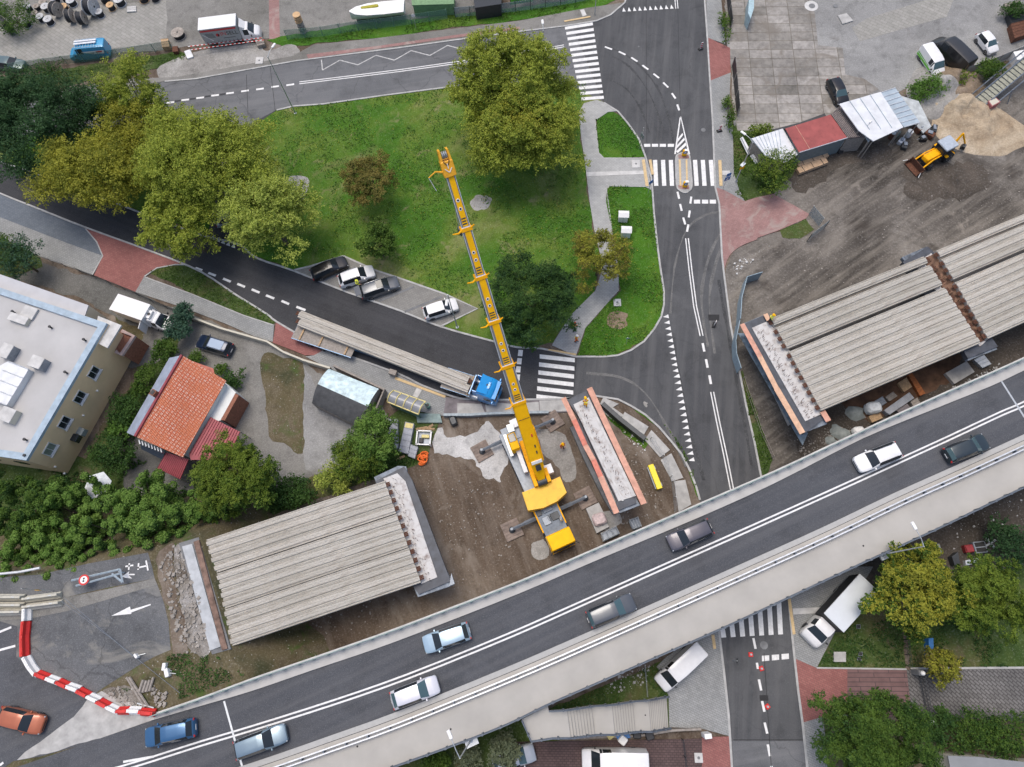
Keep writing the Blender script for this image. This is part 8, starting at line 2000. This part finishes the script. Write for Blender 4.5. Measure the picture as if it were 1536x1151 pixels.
def heap(label,px,py,rx,ry,h,mat,rot=0.0,name='sand_heap',seed=0):
 c=P(px,py,0.0);from mathutils import noise as mn
 n1,n2=22,40;mb=MB();vs=[];ca,sa=math.cos(rot),math.sin(rot)
 for i in range(n1+1):
  f=i/n1
  for j in range(n2):
   a0=2*PI*j/n2;e=1+0.18*mn.noise(Vector((math.cos(a0)*1.5+seed,math.sin(a0)*1.5,seed)))
   x,y=rx*f*e*math.cos(a0),ry*f*e*math.sin(a0);x,y=x*ca-y*sa,x*sa+y*ca
   hh=h*(1-f**1.15)*(1+0.9*mn.noise(Vector((x*0.5+seed,y*0.5,2))))+0.35*mn.noise(Vector((x*1.3,y*1.3,seed)))*(1-f)+0.15*mn.noise(Vector((x*3.1,y*3.1,seed)))*(1-f)
   vs.append(c+Vector((x,y,max(-0.02,hh)if f<1 else-0.06)))
 fs=[(i*n2+j,(i+1)*n2+j,(i+1)*n2+(j+1)%n2,i*n2+(j+1)%n2)for i in range(n1)for j in range(n2)]
 mb.add(vs,fs);o=mb.build(name,mat,None,70);meta(o,label,'heap');return o
heap('pale grey brown sand heap nearest the ribbed canopy',1408,142,4.2,4.6,1.9,'dust',0.3,seed=1.1)
heap('tan sand heap with a dark damp crest in the middle of the yard',1430,130,4.4,3.4,1.8,'sand_dark',0.5,seed=2.3)
heap('wide yellowish sand heap beside the backhoe arm',1442,170,5.0,3.8,1.7,'sand',-0.6,seed=4.2)
heap('low spread of pale sand right of the backhoe',1470,195,6.0,4.4,0.9,'sand',-0.4,seed=5.5)
heap('dark spoil heap beside the left corner of the lower sheds',1310,228,2.6,1.8,0.7,'dark_spoil',0.2,name='soil_heap',seed=7.1)
heap('dark brown spoil heap below the backhoe',1430,272,5.0,2.4,0.5,'dark_spoil',0.1,name='soil_heap',seed=8.4)
cv=thing('conveyor','long grey belt conveyor rising toward the right edge above the sand heap','conveyor',P(1470,160,0));b0=cv.location
a,b=P(1466,156,0.6)-b0,P(1580,62,4.5)-b0;dvc=(b-a).normalized();nvc=Vector((-dvc.y,dvc.x,0)).normalized()
mb=MB();mb.add([a-nvc*0.75,b-nvc*0.75,b+nvc*0.75,a+nvc*0.75,a-nvc*0.75-Vector((0,0,.15)),b-nvc*0.75-Vector((0,0,.15)),b+nvc*0.75-Vector((0,0,.15)),a+nvc*0.75-Vector((0,0,.15))],[(0,1,2,3),(7,6,5,4),(0,4,5,1),(2,6,7,3)]);mb.build('belt',simple('belt_tan',(0.34,0.34,0.27),0.9,var=0.2),cv)
for s in(-1,1):
 for off in(0.8,1.5):MB().tube([a+nvc*s*off+Vector((0,0,0.15 if off<1 else-.2)),b+nvc*s*off+Vector((0,0,0.15 if off<1 else-.2))],0.08,4).build('side_beam','steel_grey',cv)
L_=(b-a).length
for k in range(22):q=a.lerp(b,k/21);MB().tube([q-nvc*0.8+Vector((0,0,.06)),q+nvc*0.8+Vector((0,0,.06))],0.035,4).build('cleat','steel_dark',cv)
for f in(0.35,0.7,0.95):
 q=a.lerp(b,f)
 for s in(-1,1):MB().tube([q+nvc*s*1.5,Vector((q.x+nvc.x*s*2.2,q.y+nvc.y*s*2.2,0))],0.09,4).build('support_leg','steel_grey',cv)
qbox('aggregate_hopper','red box with cream lid at the foot of the conveyor','hopper',[(1482,152),(1493,145),(1501,153),(1488,160)],1.2,simple('dusty_red',(0.36,0.13,0.13),0.8),lidmat='render_cream')
qbox('white_cover','white box lid left of the red hopper','cover',[(1463,163),(1476,157),(1482,165),(1470,169)],0.8,'plastic_white')
qbox('brown_hopper','small rusty hopper at the lower end of the conveyor','hopper',[(1452,152),(1460,148),(1464,156),(1457,160)],0.8,'rust')
qbox('pallet_stack','stack of pinkish pallets by the fence behind the vans','pallets',[(1444,114),(1464,108),(1466,118),(1448,123)],0.7,simple('pink_timber',(0.42,0.33,0.29),0.9,var=0.2),slats=6)
for i,(x,y,sx,sy,hh,m_,ds,ct)in enumerate(((1361,204,.9,.7,.9,'plastic_white','white tank under the edge of the ribbed canopy','tank'),(1375,196,.8,1.2,.8,'rust','rusty machine half under the torn tarpaulin','machine'),(1350,214,.9,.6,.5,'chrome_white','pale metal tray in front of the white metal shed','tray'),(1355,221,1.0,.7,.5,'steel_dark','dark wheelbarrow shaped trough near the backhoe bucket','trough'),(1336,207,.8,.8,.9,'rust','brown drum in the shade of the metal shed','drum'),(1343,203,.5,.9,.8,'mesh_green','green drum in the shade of the metal shed','drum'),(1392,205,1.2,.8,.7,'rust','rusty scrap frame behind the backhoe','scrap'),(1398,198,.6,1.2,.8,'steel_dark','dark engine block beside the sand heap','engine'),(1383,210,0.9,0.7,0.5,'rubber','low dark scrap box left of the backhoe cab','scrap'))):
 t_=thing('yard_item',ds,ct,P(x,y,0.02),0.4*i);t_.name={'tank':'water_tank','machine':'old_machine','tray':'metal_tray','trough':'trough','drum':'oil_drum','scrap':'scrap_heap','engine':'engine_block'}[ct]
 if ct in('drum','tank'):MB().lathe([(0.36,0),(0.38,0.3),(0.36,0.32),(0.38,0.6),(0.36,hh)],(0,0,0),16).build('body',m_,t_,40);MB().lathe([(0.3,hh),(0.3,hh+0.03)],(0,0,0),16).build('lid','galvanised',t_)
 else:MB().bev((0,0,hh/2),(sx,sy,hh),0.1).build('body',m_,t_);MB().box((0.1,0,hh+0.08),(sx*0.5,sy*0.6,0.16),0.3).build('cover','steel_grey',t_);MB().tube([(sx*0.4,0,hh*0.5),(sx,0.2,hh*0.9)],0.05,6).build('handle','galvanised',t_)
qbox('scrap_pile','pile of mixed scrap at the right edge of the upper yard','scrap',[(1516,36),(1540,30),(1545,50),(1522,58)],0.9,'rust',slats=5)
qbox('scrap_pile','brown heap of old timber at the top right corner','scrap',[(1506,6),(1530,0),(1536,14),(1512,20)],0.9,'timber_grey',slats=5)
qbox('scrap_pile','dark scrap bundle below the timber heap at the right edge','scrap',[(1512,20),(1540,14),(1545,34),(1518,38)],0.8,'steel_dark',slats=4)
t_=qbox('white_trailer','white covered trailer at the right edge by the conveyor','trailer',[(1520,78),(1560,70),(1560,84),(1526,90)],1.2,'plastic_white')
qbox('concrete_tile','single pale concrete slab lying on the upper yard','slab',[(1257,23),(1270,20),(1280,31),(1264,36)],0.2,'concrete')
qbox('yard_sign','tall narrow blue grey sign sail by the slab yard','sign',[(1124,-4),(1131,-4),(1131,12),(1126,28),(1122,20)],2.0,simple('sail_blue',(0.36,0.50,0.55),0.5))
t_=thing('parasol','white garden parasol half hidden between the sumac trees and the orange roofed house','parasol',P(170,735,0),0)
MB().tube([(0,0,0),(0,0,3.3)],0.04,8).build('pole','timber',t_,40);cpt=[]
mb=MB();vs=[(0,0,3.4)]+[(1.55*math.cos(k*PI/3+0.3),1.55*math.sin(k*PI/3+0.3),2.9)for k in range(6)];vs+=[Vector(v)-Vector((0,0,0.04))for v in vs]
mb.add(vs,[(0,1+k,1+(k+1)%6)for k in range(6)]+[(7,8+(k+1)%6,8+k)for k in range(6)]);mb.build('canopy','cloth_white',t_)
def stones(name,polys,n,smin,smax,mat,z=0.02):
 mb=MB()
 for pl in polys:
  pw=poly(pl,z);tr_=geometry.tessellate_polygon([[Vector((p.x,p.y,0))for p in pw]])
  ar=[((pw[b]-pw[a]).cross(pw[c]-pw[a])).length for a,b,c in tr_]
  for _ in range(n):
   a,b,c=random.choices(tr_,ar)[0];u,v=random.random(),random.random()
   if u+v>1:u,v=1-u,1-v
   p=pw[a]+(pw[b]-pw[a])*u+(pw[c]-pw[a])*v;s=smin+(smax-smin)*random.random()**3
   pts=[Vector((random.uniform(.6,1.1)*s*dx,random.uniform(.6,1.1)*s*dy,random.uniform(.3,.8)*s*dz))for dx in(-.5,.5)for dy in(-.5,.5)for dz in(-.2,.8)]
   m=Matrix.Rotation(random.uniform(0,6),3,'Z');mb.add([p+m@q for q in pts],[(0,1,3,2),(4,6,7,5),(0,4,5,1),(2,3,7,6),(1,5,7,3),(0,2,6,4)])
 o=mb.build(name,mat);o['kind']='stuff';return o
stones('rubble',[[(240,850),(262,815),(290,860),(312,950),(298,982),(268,978),(250,880)]],420,0.06,0.42,'stone',ZD-0.02)
stones('rubble',[[(155,1040),(178,1028),(215,1062),(190,1062)],[(225,1030),(250,1040),(248,1062),(232,1060)]],90,0.06,0.36,'stone',ZD-0.02)
stones('rubble',[[(625,700),(760,740),(780,800),(760,860),(690,880),(660,800)],[(905,640),(975,690),(1000,770),(930,790)],[(1195,655),(1245,640),(1300,640),(1200,690)],[(1100,400),(1250,330),(1380,300),(1536,250),(1536,330),(1160,470)],[(400,900),(620,880),(640,910),(400,990)]],260,0.04,0.20,'stone')
stones('rubble',[[(1420,760),(1536,730),(1536,810),(1420,830)],[(930,1010),(985,995),(960,1030),(900,1045)],[(1395,600),(1440,575),(1500,545),(1490,560)]],90,0.05,0.26,'concrete')
stones('rubble',[[(930,632),(965,660),(975,690),(940,660)],[(1160,365),(1120,400),(1095,430),(1100,395)]],60,0.06,0.32,'concrete_pale')
def skinmesh(name,V_,E_,Rd,sub=1):
 me=bpy.data.meshes.new(name);me.from_pydata(V_,E_,[]);o=bpy.data.objects.new(name,me);COL.objects.link(o)
 md=o.modifiers.new('skin','SKIN');md.use_smooth_shade=True
 for i,r_ in enumerate(Rd):me.skin_vertices[0].data[i].radius=(r_,r_)if isinstance(r_,(int,float))else r_
 me.skin_vertices[0].data[0].use_root=True
 ms=o.modifiers.new('sub','SUBSURF');ms.levels=sub;ms.render_levels=sub
 dg=bpy.context.evaluated_depsgraph_get();m2=bpy.data.meshes.new_from_object(o.evaluated_get(dg));bpy.data.objects.remove(o);return m2
def person(label,px,py,rz,z0,helmet,jacket='orange_fabric',trousers='orange_fabric',pose='stand',group='workers in orange on the site'):
 t_=thing('person',label,'person',P(px,py,z0),rz,group)
 step={'stand':0.10,'walk':0.28,'bend':0.12}[pose];lean=0.45 if pose=='bend' else 0.0
 def up_(x,z):return(x+lean*(z-0.95),z-0.25*lean*(z-0.95))if z>0.95 else(x,z)
 def T(x,y,z):a,b=up_(x,z);return(a,y,b)
 V_=[T(0,0,.95),T(0.0,0,1.15),T(0.0,0,1.38),T(0.0,0,1.50),T(0.03,0,1.60),T(0.03,0,1.72)];E_=[(0,1),(1,2),(2,3),(3,4),(4,5)];Rd=[(0.15,0.11),(0.14,0.10),(0.17,0.11),0.055,0.085,0.075]
 for s in(-1,1):
  b=len(V_);V_+=[(0,s*.10,.88),(s*step*0.5+.04,s*.11,.50),(s*step,s*.11,.09),(s*step+.16,s*.12,.05)];E_+=[(0,b),(b,b+1),(b+1,b+2),(b+2,b+3)];Rd+=[.095,.065,.045,.04]
  b=len(V_);V_+=[T(0,s*.21,1.42),T(.05-s*step*.3,s*.27,1.15),T(.25,s*.22,.98),T(.33,s*.20,.94)];E_+=[(2,b),(b,b+1),(b+1,b+2),(b+2,b+3)];Rd+=[.06,.045,.032,.030]
  for k in range(5):
   f=(k-2)*0.020;b2=len(V_);kk=0.05 if k else 0.02
   V_+=[T(.36,s*.20+f,.925),T(.36+kk+0.02,s*.20+f*1.3,.905),T(.36+kk+0.03,s*.20+f*1.3,.885)];E_+=[(b+3,b2),(b2,b2+1),(b2+1,b2+2)];Rd+=[.010,.009,.007]
 me=skinmesh('body',V_,E_,Rd);me.materials.append(mt('skin'));o=bpy.data.objects.new('body',me);COL.objects.link(o);o.parent=t_
 Vj=V_[:3]+[V_[3]];Ej=[(0,1),(1,2),(2,3)];Rj=[(.175,.13),(.17,.125),(.195,.135),.075]
 for s,b in((-1,10),(1,10+23)):
  pass
 def limb(Vs,Es,Rs,root,idxs,rads):
  prev=root
  for i_,r_ in zip(idxs,rads):Vs.append(V_[i_]);Es.append((prev,len(Vs)-1));Rs.append(r_);prev=len(Vs)-1
 for b in(6+4,6+4+4+15+4):limb(Vj,Ej,Rj,2,[b,b+1,b+2],[.08,.065,.05])
 mj=skinmesh('jacket',Vj,Ej,Rj);mj.materials.append(mt(jacket));o=bpy.data.objects.new('jacket',mj);COL.objects.link(o);o.parent=t_
 Vt,Et,Rt=[V_[0]],[],[(.165,.125)]
 for b in(6,6+4+4+15):limb(Vt,Et,Rt,0,[b,b+1,b+2],[.11,.085,.065])
 m3=skinmesh('trousers',Vt,Et,Rt);m3.materials.append(mt(trousers));o=bpy.data.objects.new('trousers',m3);COL.objects.link(o);o.parent=t_
 hx_,hz_=up_(0.03,1.70)
 if helmet:MB().lathe([(0.165,0),(0.155,0.02),(0.135,0.09),(0.08,0.14),(0.01,0.155)],(hx_,0,hz_),16).box((hx_+0.15,0,hz_+0.01),(0.12,0.18,0.02)).build('helmet',helmet,t_,50)
 else:MB().lathe([(0.10,-0.02),(0.115,0.03),(0.09,0.09),(0.01,0.12)],(hx_-0.01,0,hz_),12).build('hair','hair_dark',t_,50)
 fx,fz=up_(0.115,1.645)
 MB().box((fx,0,fz-0.01),(0.03,0.025,0.04)).build('nose','skin',t_)
 for s in(-1,1):MB().box((fx-0.012,s*0.032,fz+0.02),(0.012,0.02,0.01)).build('eye','hair_dark',t_)
 MB().box((fx-0.012,0,fz-0.055),(0.012,0.045,0.008)).build('mouth','letter_red',t_)
 for k,(x_,s)in enumerate(((step+.05,1),(-step+.05,-1))):MB().bev((x_,s*.115,.05),(.29,.11,.10),.04).build('shoe','rubber',t_)
 cx1,cz1=up_(0,1.2);MB().lathe([(0.20,-0.025),(0.20,0.025)],(cx1,0,cz1),16).build('reflective_band','hivis_yellow',t_)
person('worker in red orange walking on the park path beside the dark tree',861,494,R(60),0.14,'plastic_red',pose='walk',jacket='orange_paint',trousers='trouser_dark')
person('worker in orange with white helmet on the park path above the crossing',864,512,R(-20),0.14,'plastic_white')
person('worker in orange with yellow helmet standing between the crane and the long pier',843,671,R(-60),0.0,'yellow_clean')
person('worker with yellow helmet bending on the upper end of the long pier cap',878,609,R(100),5.0,'yellow_clean',pose='bend',trousers='yellow_paint',jacket='yellow_paint')
person('person in a yellow green vest at the open tailgate of the grey estate',539,431,R(20),0.13,'hivis_yellow',jacket='hivis_yellow',trousers='trouser_dark',group=None)
person('worker in a yellow green vest at the top corner of the middle right girders',1153,482,R(-30),5.2,'yellow_clean',jacket='hivis_yellow',trousers='trouser_dark')
